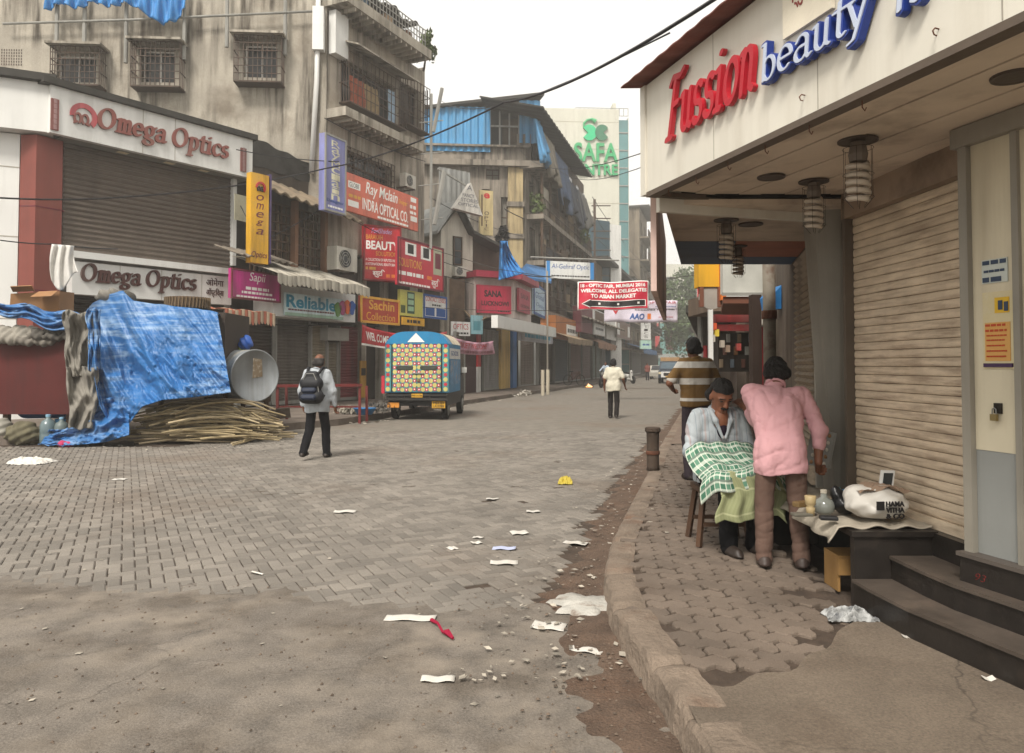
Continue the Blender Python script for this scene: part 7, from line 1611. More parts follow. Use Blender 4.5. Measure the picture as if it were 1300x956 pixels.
# items on the stall roof
p = W(238, 392, 15.2); t = thing('wicker_basket', 'round brown wicker basket lying on the blue-wrapped stall', 'basket', p)
m_wk = mat('wicker', '4b3c2c', .9, var=.3, sc=20, bump=.5, bsc=60)
part('rim', MB().lathe([(.40, 0), (.42, .04), (.42, .18), (.40, .22), (.3, .23)], (0, 0, 0), 26), m_wk, t, world=False)
for k in range(40):
    a = k*2*math.pi/40; part('stake', MB().bar((.425*math.cos(a), .425*math.sin(a), .0), (.425*math.cos(a+.05), .425*math.sin(a+.05), .22), .02, .02), mat('wicker_light', '6b5942', .9), t, world=False)
for k, (px, py, lb) in enumerate(((137, 374, 'grey cloth bundle on the stall\'s left shoulder'), (157, 378, 'small dark cloth bundle next to the grey one on the stall'))):
    p = W(px, py, 14.9); one('cloth_bundle', sdf_mb([ell((p.x, p.y, p.z-.03), (.22, .2, .13)), ell((p.x+.12, p.y, p.z+.02), (.13, .15, .1))], .02, .05, (), lambda X, Y, Z: .018*np.sin(26*X+19*Z+9*Y)), m_gcl if k == 0 else mat('dark_cloth', '45423c', .9), lb, 'cloth', smooth=True)
o = one('white_towel', MB().grid(lambda u, v: W(66+28*u-3*math.sin(v*3)+6*v*u, 310+2*u+v*(46+12*math.sin(u*5)), 14.3-.05*math.sin(u*17+v*3)), 30, 20), cloth('white_towel', 'c9c7c2'), 'white towel hanging from the washing line by the terracotta pilaster', 'towel', smooth=True); thick(o, .012)
# drum
p = W(324, 477, 15.3); n = Vector((.74, -.67, 0)); dr = thing('metal_drum', 'large grey metal drum lying on its side behind the cane pile', 'drum', p)
def along(prof, ax, nseg=40):
    ax = ax.normalized(); x = ax.cross(Vector((0, 0, 1))).normalized(); y = Vector((0, 0, 1)); b = MB(); N_ = nseg
    for r, s_ in prof:
        for k in range(N_): a = 2*math.pi*k/N_; b.v.append(tuple(ax*s_+x*r*math.cos(a)+y*r*math.sin(a)))
    for i in range(len(prof)-1):
        for k in range(N_): k2 = (k+1) % N_; b.f.append((i*N_+k, i*N_+k2, (i+1)*N_+k2, (i+1)*N_+k))
    b.f.append(tuple(range(N_))[::-1]); b.f.append(tuple((len(prof)-1)*N_+k for k in range(N_))); return b
m_dr = mat('galvanised_drum', '8f9497', .42, var=.12, sc=2.5, bump=.04, streak=.5, scol='5e5a54', metal=.35)
part('barrel', along([(.515, -1.5), (.52, -1.48), (.52, -.75), (.535, -.72), (.52, -.69), (.52, -.03), (.51, -.012)], n), m_dr, dr, True, world=False)
part('rim', along([(.50, -.045), (.53, -.04), (.535, -.0), (.53, .012), (.505, .012), (.50, -.0)], n), m_dr, dr, True, world=False)
part('band', along([(.515, -.36), (.528, -.35), (.528, -.22), (.515, -.21)], n), m_zinc, dr, True, world=False)
part('end_plate', along([(.505, -.06), (.5, -.008), (.49, -.006)], n), mat('drum_end', 'a3a8a4', .5, var=.1, sc=3, patch=.4, pcol='6e6252', psc=2), dr, True, world=False)
q = Vector((0, 0, 1)); x = n.cross(q).normalized()
part('rust_patch', MB().prism([n*.001+x*.05+q*.36, n*.001+x*-.14+q*.33, n*.001+x*-.16+q*-.02, n*.001+x*.06+q*-.05], n*.004), mat('torn_label', '6f604c', .95, patch=.8, pcol='a39f94', psc=14), dr, world=False)
for e in (-.25, -1.2): part('cradle', MB().bar(n*e+q*-.5+x*.45, n*e+q*-.5-x*.45, .12, .1), m_wood, dr, world=False)
for e in (-.25, -1.2):
    for s_ in (-.4, .4): part('leg', MB().bar(n*e+x*s_+q*-.55, n*e+x*s_+q*-(p.z-.02), .09, .09, up=(1, 0, 0)), m_wood, dr, world=False)
p = W(312, 436, 16); one('blue_plastic_bag', sdf_mb([ell((p.x, p.y, p.z), (.15, .13, .14)), ell((p.x+.04, p.y, p.z+.1), (.08, .07, .08))], .016, .05, (), lambda X, Y, Z: .012*np.sin(45*X+30*Z)), mat('blue_bag', '2452a0', .4), 'small blue plastic bag above the metal drum', 'bag', smooth=True)
p = W(306, 441, 16); one('green_bottle', MB().lathe([(.05, -.09), (.06, -.05), (.05, .04), (.02, .08), (.02, .1)], p, 10), mat('lime_plastic', '9aa95a', .5), 'tiny lime green bottle beside the blue plastic bag', 'bottle', smooth=True)
p = G(300, 520, 0); one('blue_barrel', sdf_mb([cap((p.x-.5, 15.2, .62), (p.x+.4, 15.4, .62), .2)], .03, .03), mat('barrel_blue', '1c4f86', .45), 'blue plastic barrel lying under the metal drum', 'barrel', smooth=True)
# canes
cp = thing('cane_pile', 'heap of pale stripped canes lying in front of the stall', 'canes', G(260, 560, 0))
m_cane = [mat('cane_%d' % k, c, .75, var=.25, sc=7) for k, c in enumerate(('988867', 'b0a080', '746750', '8a7b5b'))]
r_ = random.Random(12); base = G(255, 563, 0)
for k in range(190):
    lvl = r_.random()**1.3; ln = r_.uniform(1.0, 2.1); cx_ = base.x+r_.uniform(-.75, .7)*(1-.45*lvl); cy_ = base.y+.35+r_.uniform(-.45, .65)*(1-.5*lvl); z = .05+.72*lvl*(1-.35*abs(cy_-base.y-.4))
    th_a = R(10)+r_.gauss(0, .2); dx, dy = math.cos(th_a)*ln/2, math.sin(th_a)*ln/2; bow = r_.uniform(.0, .09)*lvl; sl_ = r_.uniform(-.18, .12)
    pts = []
    for i in range(7):
        t_ = i/6*2-1; pts.append((cx_+dx*t_, cy_+dy*t_+.08*math.sin(t_*2+k), max(.03, z+bow*(1-t_*t_)*1.2-.12*abs(t_)**3*lvl+sl_*t_*.4)))
    rr = r_.uniform(.014, .025); part('cane', MB().tube(pts, [rr, rr, rr*1.05, rr, rr*.95, rr*.9, rr*.8], 6), m_cane[k % 4], cp)
for k in range(9):
    a = G(300+r_.uniform(-12, 12), 567-k*1.1, 0); b = G(366+r_.uniform(-8, 2), 552-k*.7, 0); part('cane', MB().tube([a+Vector((0, 0, .03+.012*k)), (a+b)/2+Vector((0, 0, .05+.012*k)), b+Vector((0, 0, .03+.01*k))], .017, 6), m_cane[k % 4], cp)
# red trestle, basin, rubbish heap
tr = thing('red_trestle', 'low red metal trestle rail behind the man with the backpack', 'barrier', G(405, 540, 0)); m_rt = paint('old_red_paint', '6d2524', .7, streak=.5)
A, B = W(344, 490, 18.2), W(459, 489, 19.3)
part('top_rail', MB().bar(A, B, .12, .07), m_rt, tr)
for f_ in (.07, .98):
    P = A.lerp(B, f_)
    for s_ in (-.0, .35): part('leg', MB().bar((P.x+s_*.3, P.y+s_, P.z-.03), (P.x+s_*.3, P.y+s_*1.2, .0 if P.y < 17 else .0), .06, .06, up=(1, 0, 0)), m_rt, tr)
part('brace', MB().bar(A.lerp(B, .07)-Vector((0, 0, .5)), A.lerp(B, .98)-Vector((0, 0, .55)), .04, .04), m_rt, tr)
p = W(463, 518, 20.3); one('blue_basin', MB().lathe([(.2, .0), (.3, .16), (.32, .17), (.29, .165), (.18, .02)], (p.x, p.y, .17), 20), mat('basin_blue', '2a6ea6', .5), 'blue plastic basin on the left kerb beside the van', 'basin', smooth=True)
p = W(338, 528, 16.5); one('timber_block', MB().bar((p.x-.4, p.y, .35), (p.x+.45, p.y+.25, .45), .28, .22), mat('weathered_log', '4f443a', .95, var=.3, bump=.5), 'rough timber beam end between drum and red trestle', 'timber')
for k, (px, py, s_, lb) in enumerate(((482, 520, .3, 'grey sack of rubbish on the kerb left of the van'), (440, 520, .22, 'small pale rubbish heap under the red trestle rail'), (663, 503, .25, 'white rubbish heap on the kerb right of the van'))):
    p = W(px, py, 20.5 if k < 2 else 32); one('rubbish_heap', crown(MB(), (p.x, p.y, .2+s_*.4), s_*1.6, s_, s_*.6, 160, .07, 50+k), mat('rubbish_%d' % k, ('5c5852', '8d877b', 'a5a096')[k], .9, var=.3), lb, 'rubbish')
# ================================================================ VEHICLES
def disc(mb, c, r, n=12, ax='y', dp=.004):
    pts = [Vector(c)+Vector((r*math.cos(a), 0, r*math.sin(a))) for a in np.linspace(0, 2*math.pi, n, endpoint=False)]
    mb.prism(pts, (0, -dp, 0)); return mb
vp = G(529, 533.5, 0)
van = thing('painted_van', 'small goods van with yellow and red painted dots on its rear doors', 'van', vp, R(-4.5))
m_vbl = paint('van_blue', '1f7aa8', .45, streak=.2); m_vtl = paint('van_teal', '4b8f95', .55, streak=.6, patch=.5, pcol='6a6a60', psc=3); m_vcr = paint('van_cream', 'c9bda3', .5); m_vbk = mat('van_black', '17171a', .5, var=.2); m_tyre = mat('tyre_rubber', '1a1918', .9)
m_vy = paint('van_yellow', 'c6bd72', .6, streak=.4, patch=.35, pcol='8f8a5c', psc=5); m_vr = paint('van_red', 'b52a3a', .55, streak=.15)
Wd = .875; Z0, Z1, Z2_ = .74, 2.06, 2.40; LB = 2.1
bd = part('box_body', MB().box(-Wd, Wd, .0, LB, Z0, Z1), m_vbl, van, world=False)
def roof(u, v):
    x = (u*2-1); z = Z1+(Z2_-Z1)*(1-abs(x)**4.5); return (x*Wd*1.0, -.03+(LB+.06)*v, z)
b = MB().grid(roof, 24, 6); n_ = 25; b.f.append(tuple(range(n_))); b.f.append(tuple(6*n_+k for k in range(n_))[::-1]); part('roof', b, m_vbl, van, world=False)
part('roof_front', MB().grid(lambda u, v: (roof(u, 0)[0]*1.01, .55+1.6*v, roof(u, 0)[2]+.01), 24, 2), m_vcr, van, world=False)
part('triangle_mark', MB().prism([(-.26, -.035, Z1+.05), (.22, -.035, Z1+.05), (-.02, -.035, Z1+.3)], (0, -.01, 0)), m_wt, van, world=False)
for sx in (-1, 1):
    dpan = part('rear_door', MB().box(.005 if sx > 0 else -.66, .66 if sx > 0 else -.005, -.03, -.001, Z0+.03, Z1-.02), m_vtl, van, world=False)
    win_ = part('door_window', sdf_mb([cap((sx*.16, -.03, 1.42), (sx*.50, -.03, 1.42), .07)], .015, .02, [lambda X, Y, Z: -.042-Y+0*X+0*Z]), mat('van_window_dark', '3a3f38', .3), dpan, True, world=False)
    Yq, Rq, Wq = MB(), MB(), MB()
    for i in range(6):
        for j in range(11):
            x = sx*(.06+.109*i); z = Z0+.09+.118*j
            if abs(z-1.42) < .11 and .12 < abs(x) < .56: continue
            x += rng.gauss(0, .004); z += rng.gauss(0, .004)
            if (i+j) % 2: disc(Yq, (x, -.03, z), .059*rng.uniform(.93, 1.05))
            else: disc(Rq, (x, -.03, z), .048, 10); disc(Wq, (x, -.034, z), .019, 8)
    part('yellow_dots', Yq, m_vy, dpan, world=False, kind='stuff'); part('red_dots', Rq, m_vr, dpan, world=False, kind='stuff'); part('white_dots', Wq, m_wt, dpan, world=False, kind='stuff')
    pil = part('corner_pillar', MB().box(min(sx*.70, sx*.872), max(sx*.70, sx*.872), -.03, -.001, Z0+.03, Z1-.02), m_vtl, van, world=False)
    Yq, Rq = MB(), MB()
    for j in range(10):
        c = (sx*.79, -.03, Z0+.1+.13*j)
        if j % 2: disc(Rq, c, .05, 8)
        else: disc(Yq, c, .06)
    part('yellow_dots', Yq, m_vy, pil, world=False, kind='stuff'); part('red_dots', Rq, m_vr, pil, world=False, kind='stuff')
    part('door_strip', MB().box(min(sx*.665, sx*.695), max(sx*.665, sx*.695), -.034, -.001, Z0+.03, Z1-.02), m_vbk, van, world=False)
part('door_bar', MB().box(-.12, .2, -.07, -.04, 1.26, 1.285), m_zinc, van, world=False)
part('padlock', MB().box(.02, .09, -.075, -.04, 1.05, 1.12), mat('brass', '8f7f58'), van, world=False)
part('chassis', MB().box(-.8, .8, .1, 3.2, .38, Z0-.005), m_vbk, van, world=False)
part('bumper', MB().box(-.86, .86, -.1, -.02, .54, .6), mat('bumper_steel', '3c3a38', .5, metal=.5), van, world=False)
part('bumper', MB().box(-.86, .86, -.1, -.02, .66, .70), mat('bumper_steel', '3c3a38'), van, world=False)
for x in (-.8, -.35, .35, .8): part('bumper_post', MB().box(x-.02, x+.02, -.09, -.03, .601, .659), m_vbk, van, world=False)
part('number_plate', MB().box(-.12, .18, -.125, -.105, .62, .72), m_yel, van, world=False)
pl2 = part('number_plate', MB().box(.42, .78, -.03, -.01, .33, .52), m_yel, van, world=False)
FVn = Facade(-5, -.031, 5, -.031); q = MB(); ftext(q, FVn, 'MH 01', 5.46, 5.74, .435, .5, -.001, .003); ftext(q, FVn, 'LA 2788', 5.45, 5.75, .35, .415, -.001, .003); part('lettering', q, m_bk, pl2, world=False)
q = MB(); FVn2 = Facade(-5, -.126, 5, -.126); ftext(q, FVn2, 'MH01LA2788', 4.89, 5.17, .645, .695, -.001, .003); part('lettering', q, m_bk, van, world=False)
part('tail_light', MB().box(-.8, -.48, -.03, -.005, .34, .48), mat('amber_lens', 'd08a3a', .3, bump=0), van, world=False)
part('tail_light', MB().box(-.97, -.885, -.02, .06, .72, 1.2), m_vr, van, world=False)
part('side_panel', MB().box(Wd+.001, Wd+.008, .2, 1.95, .95, 1.62), mat('side_art', '5c86a8', .6, var=.3, sc=6, patch=.6, pcol='b59a7c', psc=4), van, world=False)
part('side_board', MB().box(Wd+.001, Wd+.012, .1, 2.0, 1.66, 1.95), m_wpan, van, world=False)
q = MB(); FSd = Facade(Wd+.013, -5, Wd+.013, 5); ftext(q, FSd, 'GOODS', 5.3, 6.6, 1.75, 1.88, -.001, .003); part('lettering', q, m_bl, van, world=False)
# cab
cb = MB(); prof = [(2.12, .40), (2.12, 1.85), (2.35, 1.9), (2.75, 1.8), (3.2, 1.22), (3.62, 1.05), (3.68, .8), (3.68, .42)]
cb.prism([(-.76, y, z) for y, z in prof], (1.52, 0, 0)); cab = part('cab', cb, m_vbk, van, world=False)
part('windscreen', MB().prism([(-.66, 2.83, 1.74), (.66, 2.83, 1.74), (.66, 3.17, 1.28), (-.66, 3.17, 1.28)], (0, .02, .02)), m_glass, cab, world=False)
part('side_window', MB().prism([(.762, 2.3, 1.2), (.762, 3.0, 1.2), (.762, 2.7, 1.7), (.762, 2.3, 1.75)], (.006, 0, 0)), m_glass, cab, world=False)
part('mirror', MB().box(.78, .93, 3.05, 3.1, 1.25, 1.42), m_wpan, van, world=False)
part('mirror_arm', MB().tube([(.76, 3.05, 1.2), (.86, 3.07, 1.3)], .012, 5), m_vbk, van, world=False)
def wheel(parent, x, y, r, wdt, world=False):
    w_ = part('wheel', MB().lathe([(r*.7, -wdt/2), (r*.96, -wdt/2), (r, -wdt/2+.02), (r, wdt/2-.02), (r*.96, wdt/2), (r*.7, wdt/2)], (x, y, r), 28, 'x'), m_tyre, parent, True, world=False)
    part('rim', MB().lathe([(r*.68, -wdt/2-.004), (r*.62, -wdt/2+.02), (r*.2, -wdt/2-.01), (.02, -wdt/2-.02), (.02, wdt/2+.02), (r*.2, wdt/2+.01), (r*.62, wdt/2-.02), (r*.68, wdt/2+.004)], (x, y, r), 20, 'x'), m_zinc, w_, True, world=False); return w_
for x, y in ((-.70, .55), (.70, .55), (-.72, 2.95), (.74, 2.95)): wheel(van, x, y, .29, .15)
# dark pickup coming down the street
cp_ = W(851, 470, 62); car = thing('dark_pickup', 'dark blue-grey pickup with white bull bar approaching far up the street', 'car', (cp_.x, 62, 0), R(180-15))
m_cb = mat('car_slate', '2b3440', .35, var=.05, bump=0, spec=.5)
b = MB(); prof = [(2.2, .45), (2.2, .85), (2.05, 1.0), (1.15, 1.1), (.55, 1.75), (-.6, 1.78), (-.7, 1.1), (-2.3, 1.1), (-2.3, .45)]
b.prism([(-.82, y, z) for y, z in prof], (1.64, 0, 0)); part('body', b, m_cb, car, world=False)
part('windscreen', MB().prism([(-.7, 1.12, 1.16), (.7, 1.12, 1.16), (.64, .62, 1.68), (-.64, .62, 1.68)], (0, .02, .02)), mat('screen_glass', '4d5c66', .2, bump=0), car, world=False)
part('bull_bar', MB().box(-.6, .6, 2.21, 2.3, .5, .95), m_wpan, car, world=False); part('grille', MB().box(-.4, .4, 2.301, 2.31, .62, .85), m_bk, car, world=False)
part('number_plate', MB().box(-.25, .25, 2.311, 2.32, .52, .6), m_yel, car, world=False)
for s_ in (-1, 1): part('headlight', MB().box(s_*.7-.1, s_*.7+.1, 2.2, 2.215, .75, .92), mat('lamp_lens', 'c9bd9f'), car, world=False)
part('roof_load', MB().box(-.75, .75, -.6, .5, 1.79, 2.1), mat('tan_load', 'a5825c', .8, var=.2), car, world=False)
for x in (-.75, .75):
    for y in (-1.4, 1.45): wheel(car, x, y, .34, .2)
for k, (px, d, col, lb) in enumerate(((836, 80, 'a9a59b', 'pale parked car behind the left kerb at the far end'), (874, 90, '8d8a86', 'light grey car waiting behind the dark pickup'))):
    p = W(px, 470, d); t = thing('far_car', lb, 'car', (p.x, d, 0), R(165)); b = MB(); prof = [(1.9, .3), (1.95, .7), (1.2, .9), (.6, 1.42), (-.9, 1.42), (-1.5, .95), (-1.95, .85), (-1.95, .3)]
    b.prism([(-.8, y, z) for y, z in prof], (1.6, 0, 0)); part('body', b, mat('carpaint_'+col, col, .35, bump=0), t, world=False)
    part('windscreen', MB().prism([(-.68, 1.17, .95), (.68, 1.17, .95), (.6, .64, 1.38), (-.6, .64, 1.38)], (0, .02, .02)), m_glass, t, world=False)
    for x in (-.72, .72):
        for y in (-1.2, 1.25): wheel(t, x, y, .3, .18)
# motorcycle with rider
def moto(loc, rz, label, col, rider=True, scooter=False):
    t = thing('motor_scooter' if scooter else 'motorcycle', label, 'scooter' if scooter else 'motorcycle', loc, rz); m = mat('bike_'+col, col, .4, bump=0)
    for y in (-.62, .62): 
        w_ = part('wheel', MB().lathe([(.2, -.05), (.3, -.05), (.31, 0), (.3, .05), (.2, .05)], (0, y, .31), 20, 'x'), m_tyre, t, True, world=False)
        part('rim', MB().lathe([(.03, -.06), (.19, -.03), (.19, .03), (.03, .06)], (0, y, .31), 14, 'x'), m_zinc, w_, world=False)
    if scooter: part('body', sdf_mb([cap((0, -.55, .62), (0, -.1, .6), .17), cap((0, .45, .35), (0, .38, .95), .12), cap((0, -.1, .35), (0, .45, .33), .1)], .03, .08), m, t, True, world=False)
    else: part('body', sdf_mb([cap((0, -.6, .78), (0, -.05, .74), .11), cap((0, .0, .78), (0, .32, .84), .14), cap((0, -.2, .42), (0, .25, .4), .15), cap((0, .35, .75), (0, .6, .35), .05)], .03, .06), m, t, True, world=False)
    part('handlebar', MB().tube([(-.32, .3, 1.02), (0, .42, .98), (.32, .3, 1.02)], .018, 6), m_zinc, t, world=False)
    part('headlamp', MB().lathe([(.02, .52), (.09, .5), (.09, .42), (.03, .38)], (0, 0, .88), 12, 'y'), m_zinc, t, world=False)
    part('seat', sdf_mb([cap((0, -.5, .86), (0, -.05, .84), .08)], .025), m_vbk, t, True, world=False)
    return t
mp_ = G(768, 492, 0); moto(mp_, R(150), 'dark red and blue motorcycle standing at the left kerb', '5a2431')
J = stand(1.65, hip=(0, -.25, .95), waist=(0, -.24, 1.1), chest=(0, -.2, 1.27), shL=(-.17, -.15, 1.38), shR=(.17, -.15, 1.38), neck=(0, -.15, 1.43), head=(0, -.12, 1.56), elL=(-.27, .02, 1.17), elR=(.27, .02, 1.17), wrL=(-.28, .25, 1.07), wrR=(.28, .25, 1.07), hpL=(-.1, -.2, .92), hpR=(.1, -.2, .92), knL=(-.19, .18, .8), knR=(.19, .18, .8), anL=(-.22, .05, .35), anR=(.22, .05, .35), hemz=.84)
person('person', 'man in a pale blue shirt sitting on the motorcycle', mp_, R(150), J, .028, dict(skin=m_skin, shirt=cloth('pale_blue_shirt', 'a9b7c4'), trousers=cloth('dark_blue_jeans', '232c3f'), hair=m_hair), sleeves='long')
moto(G(798, 487, 0), R(205), 'white motor scooter parked beside the man in white', 'b9b8b2', scooter=True)
for k, (px, py, rz_, c1, c2, lb) in enumerate(((822, 483, 170, '7d4a42', '2b2a2e', 'far pedestrian in a dull red shirt near the far blue awning'), (893, 487, 10, '5d6b7d', '2a2724', 'far pedestrian in a grey-blue shirt beyond the street pole'), (868, 484, 190, 'a59f92', '33302d', 'far pedestrian in pale shirt beside the dark pickup'))):
    person('person', lb, G(px, py, 0), R(rz_), stand(1.65, knL=(-.09, .08, .48), anL=(-.09, .12, .085), anR=(.1, -.15, .1)), .03, dict(skin=m_skin, shirt=cloth('far_shirt_%d' % k, c1), trousers=cloth('far_trousers_%d' % k, c2), hair=m_hair))
# bicycle leaning by the shutters
bp_ = G(729, 489, .16); bk_ = thing('bicycle', 'old rusty bicycle leaning near the dusty rose shutter', 'bicycle', bp_, R(-60)); m_bk2 = mat('bicycle_rust', '5b2f28', .7)
for y in (-.5, .5): part('wheel', MB().tube([(0, y+.33*math.cos(a), .34+.33*math.sin(a)) for a in np.linspace(0, 2*math.pi, 25)], .02, 5), m_tyre, bk_, world=False)
for a, b in (((0, -.5, .34), (0, -.12, .34)), ((0, -.12, .34), (0, .38, .82)), ((0, -.12, .34), (0, -.2, .86)), ((0, -.2, .8), (0, .36, .78)), ((0, .36, .95), (0, .5, .34)), ((0, -.5, .34), (0, -.2, .78))): part('frame_tube', MB().tube([a, b], .016, 6), m_bk2, bk_, world=False)
part('saddle', MB().box(-.06, .06, -.34, -.1, .86, .91), m_vbk, bk_, world=False); part('handlebar', MB().tube([(-.28, .3, 1.0), (0, .36, .97), (.28, .3, 1.0)], .014, 6), m_zinc, bk_, world=False)
# rubbish fire
fp = G(747, 492, 0); fl = thing('rubbish_fire', 'small orange rubbish fire burning at the left kerb', 'fire', fp)
mf = bpy.data.materials.new('flame'); mf.use_nodes = True; mf.node_tree.nodes['Principled BSDF'].inputs['Emission Color'].default_value = (1, .38, .06, 1); mf.node_tree.nodes['Principled BSDF'].inputs['Emission Strength'].default_value = 1.6
for x, h_ in ((-.1, .16), (0, .26), (.1, .2), (.18, .12)): part('flame', MB().lathe([(.07, .02), (.09, .1), (.05, h_*.6), (.01, h_)], (x, 0, 0), 8), mf, fl, True, world=False)
part('embers', crown(MB(), (0, 0, .06), .4, .25, .1, 120, .06, 71), mat('burnt_litter', '2a2320', .95), fl, world=False)
# ================================================================ PAVEMENT VENDOR'S THINGS
lz = .561
def clothf(u, v):
    x = 1.80+.60*v+.08*math.sin(u*3); y = 4.34+1.42*u; e = max(0, 1.915-x)
    edge = max(0, .1-v)*1.6
    return (x+.02*math.sin(u*23)*max(0, 1-v*4), y, lz+.012+.006*math.sin(u*31+v*17)*(1-v)+.008*math.sin(u*11-v*23)-edge*.55)
o = one('cream_cloth', MB().grid(clothf, 60, 30), cloth('dirty_cream_cloth', '9f9789', var=.15, patch=.4, pcol='7d7364', psc=3), 'dirty cream cloth spread on the granite ledge', 'cloth', smooth=True); thick(o, .008)
LZ = lz+.028
def onl(px, py, z=LZ): return G(px, py, z)
# printed carrier bag
p = Vector((2.17, 4.52, LZ)); bagt = thing('carrier_bag', 'bulging white plastic carrier bag with black capitals on the cream cloth', 'bag', p)
part('bag', sdf_mb([ell((0, 0, .075), (.165, .13, .075)), ell((.03, .02, .12), (.12, .10, .07)), ell((-.1, .05, .11), (.07, .08, .08))], .009, .05, [lambda X, Y, Z: -Z+0*X+0*Y], lambda X, Y, Z: .003*np.sin(40*X+26*Z)+.003*np.sin(70*Z-40*X+15*Y)+.002*np.sin(95*Y+30*X)), mat('white_plastic', 'c2beb6', .4, var=.06, bump=.1), bagt, True, world=False)
FBg = Facade(-.075, -.1525, .095, -.1385)
q = MB()
for s_, a, c, d in (('HAMA', .075, .095, .125), ('VITHA', .075, .06, .09), ('& CO', .075, .025, .055)): ftext(q, FBg, s_, a-.02, .165, c, d, -.004, .003, .03)
part('lettering', q, m_bk, bagt, world=False)
q = MB().fbox(FBg, .0, .045, .075, .125, -.006, .002); part('emblem', q, m_bk, bagt, world=False)
part('brown_paper', MB().grid(lambda u, v: (-.13+.3*u, -.06+.2*v, .155+.03*math.sin(u*3)+.015*math.sin(u*13+v*9)), 12, 8), mat('kraft_paper', '877260', .9), bagt, world=False)
p = onl(1070, 652); one('black_plastic_bag', sdf_mb([ell((p.x, p.y, LZ+.06), (.075, .065, .065)), cap((p.x-.02, p.y, LZ+.1), (p.x-.04, p.y, LZ+.15), .02, .03)], .008, .04, [lambda X, Y, Z: LZ-Z+0*X+0*Y], lambda X, Y, Z: .006*np.sin(60*X+44*Z)+.005*np.sin(90*Z-30*X)), mat('black_plastic', '141517', .3), 'crumpled black plastic bag beside the white carrier bag', 'bag', smooth=True)
p = onl(1046, 652); t = thing('squat_jar', 'squat grey glass bottle on the vendor\'s cloth', 'bottle', p)
part('glass', MB().lathe([(.045, 0), (.062, .02), (.064, .055), (.05, .085), (.02, .1), (.018, .125)], (0, 0, 0), 18), mat('grey_glass', '6f726c', .15, bump=0, spec=.6), t, True, world=False); part('stopper', MB().lathe([(.02, .125), (.02, .145), (.012, .147)], (0, 0, 0), 12), mat('pale_stopper', 'a09a8c', .6), t, world=False)
p = onl(1029, 655); t = thing('cream_pot', 'tall two-part cream pot on the vendor\'s cloth', 'pot', p)
part('cup', MB().lathe([(.022, 0), (.028, .05), (.02, .058), (.03, .07), (.034, .12), (.03, .122)], (0, 0, 0), 14), mat('cream_pot', '9c8a66', .5), t, True, world=False)
p = onl(1065, 640); one('teal_bottle', MB().lathe([(.022, 0), (.025, .06), (.012, .09), (.012, .11)], p, 12), mat('teal_plastic', '3d5f66', .4), 'small teal bottle behind the black plastic bag', 'bottle', smooth=True)
for k, (px, py, w_, h_, col, lb) in enumerate(((1052, 660, .05, .022, '1b1b1d', 'flat black case at the front of the vendor\'s cloth'), (1018, 655, .06, .02, '5d5a50', 'metal tin of small tools on the vendor\'s cloth'), (1022, 643, .08, .035, '6b5636', 'wooden brush block behind the cream pot'), (1056, 643, .04, .05, '938670', 'small pale carton behind the squat bottle'))):
    p = onl(px, py); q = MB().box(-w_, w_, -.03, .03, 0, h_); o = one('barber_kit_piece', q, mat('kit_'+col, col, .5), lb, 'kit'); o.location = p; o.rotation_euler = (0, 0, .3*k-.2)
    md = o.modifiers.new('soft_edge', 'BEVEL'); md.width = .006; md.segments = 2
p = Vector((2.15, 4.86, LZ)); one('blue_cup', MB().lathe([(.03, 0), (.04, .11), (.036, .11), (.03, .03)], p, 16), mat('cup_blue', '2a76a8', .4), 'blue plastic cup behind the carrier bag', 'cup', smooth=True)
p = Vector((2.07, 4.80, LZ)); one('paper_booklet', MB().box(p.x-.01, p.x+.06, p.y, p.y+.02, LZ, LZ+.11), mat('booklet', '6b3f33', .8, var=.4, sc=30), 'small coloured booklet standing beside the blue cup', 'book')
t = thing('hand_mirror', 'small white-framed mirror leaning on the carrier bag', 'mirror', (2.27, 4.62, LZ+.13)); 
part('frame', MB().hexa([(-.04, 0, 0), (.035, -.01, 0), (.035, .015, 0), (-.04, .02, 0), (.01, .06, .13), (.085, .05, .13), (.085, .07, .13), (.01, .08, .13)]), m_wpan, t, world=False)
part('glass', MB().hexa([(-.022, -.001, .014), (.026, -.008, .014), (.026, .0, .014), (-.022, .008, .014), (.016, .049, .116), (.07, .042, .116), (.07, .05, .116), (.016, .058, .116)]), mat('mirror_glass', '4a5258', .1, bump=0, metal=.8), t, world=False)
# display card hung on the pillar
FD = Facade(*W(1025, 570, 5.46).xy, *W(1057, 570, 5.36).xy)
t = thing('display_card', 'tilted framed card of small white items hung beside the barber\'s hand', 'card', FD.P(.08, .8, 0))
u0, z1 = FD.uz(1032, 546); u1, z0 = FD.uz(1056, 592)
sk = lambda u, v, o: FD.P(u0-.045+(u1-u0+.02)*u+.05*v, z0+(z1-z0)*v-.012*u, o)
part('board', MB().hexa([sk(0, 0, .01), sk(1, 0, .01), sk(1, 0, -.01), sk(0, 0, -.01), sk(0, 1, .01), sk(1, 1, .01), sk(1, 1, -.01), sk(0, 1, -.01)]), mat('card_grey', '8a8b86', .5), t)
for a in range(3):
    for b in range(5):
        c = sk(.2+.3*a, .1+.2*b, .012); part('item', sdf_mb([ell((c.x, c.y, c.z), (.013, .008, .016))], .005, .01), mat('item_white' if (a+b) % 3 else 'item_tan', 'c5c2b8' if (a+b) % 3 else '93714f', .5), t, True)
q = MB()
for u_ in (0, 1): q.bar(sk(u_, 0, .0), sk(u_, 1, .0), .012, .03)
part('frame', q, m_zinc, t)
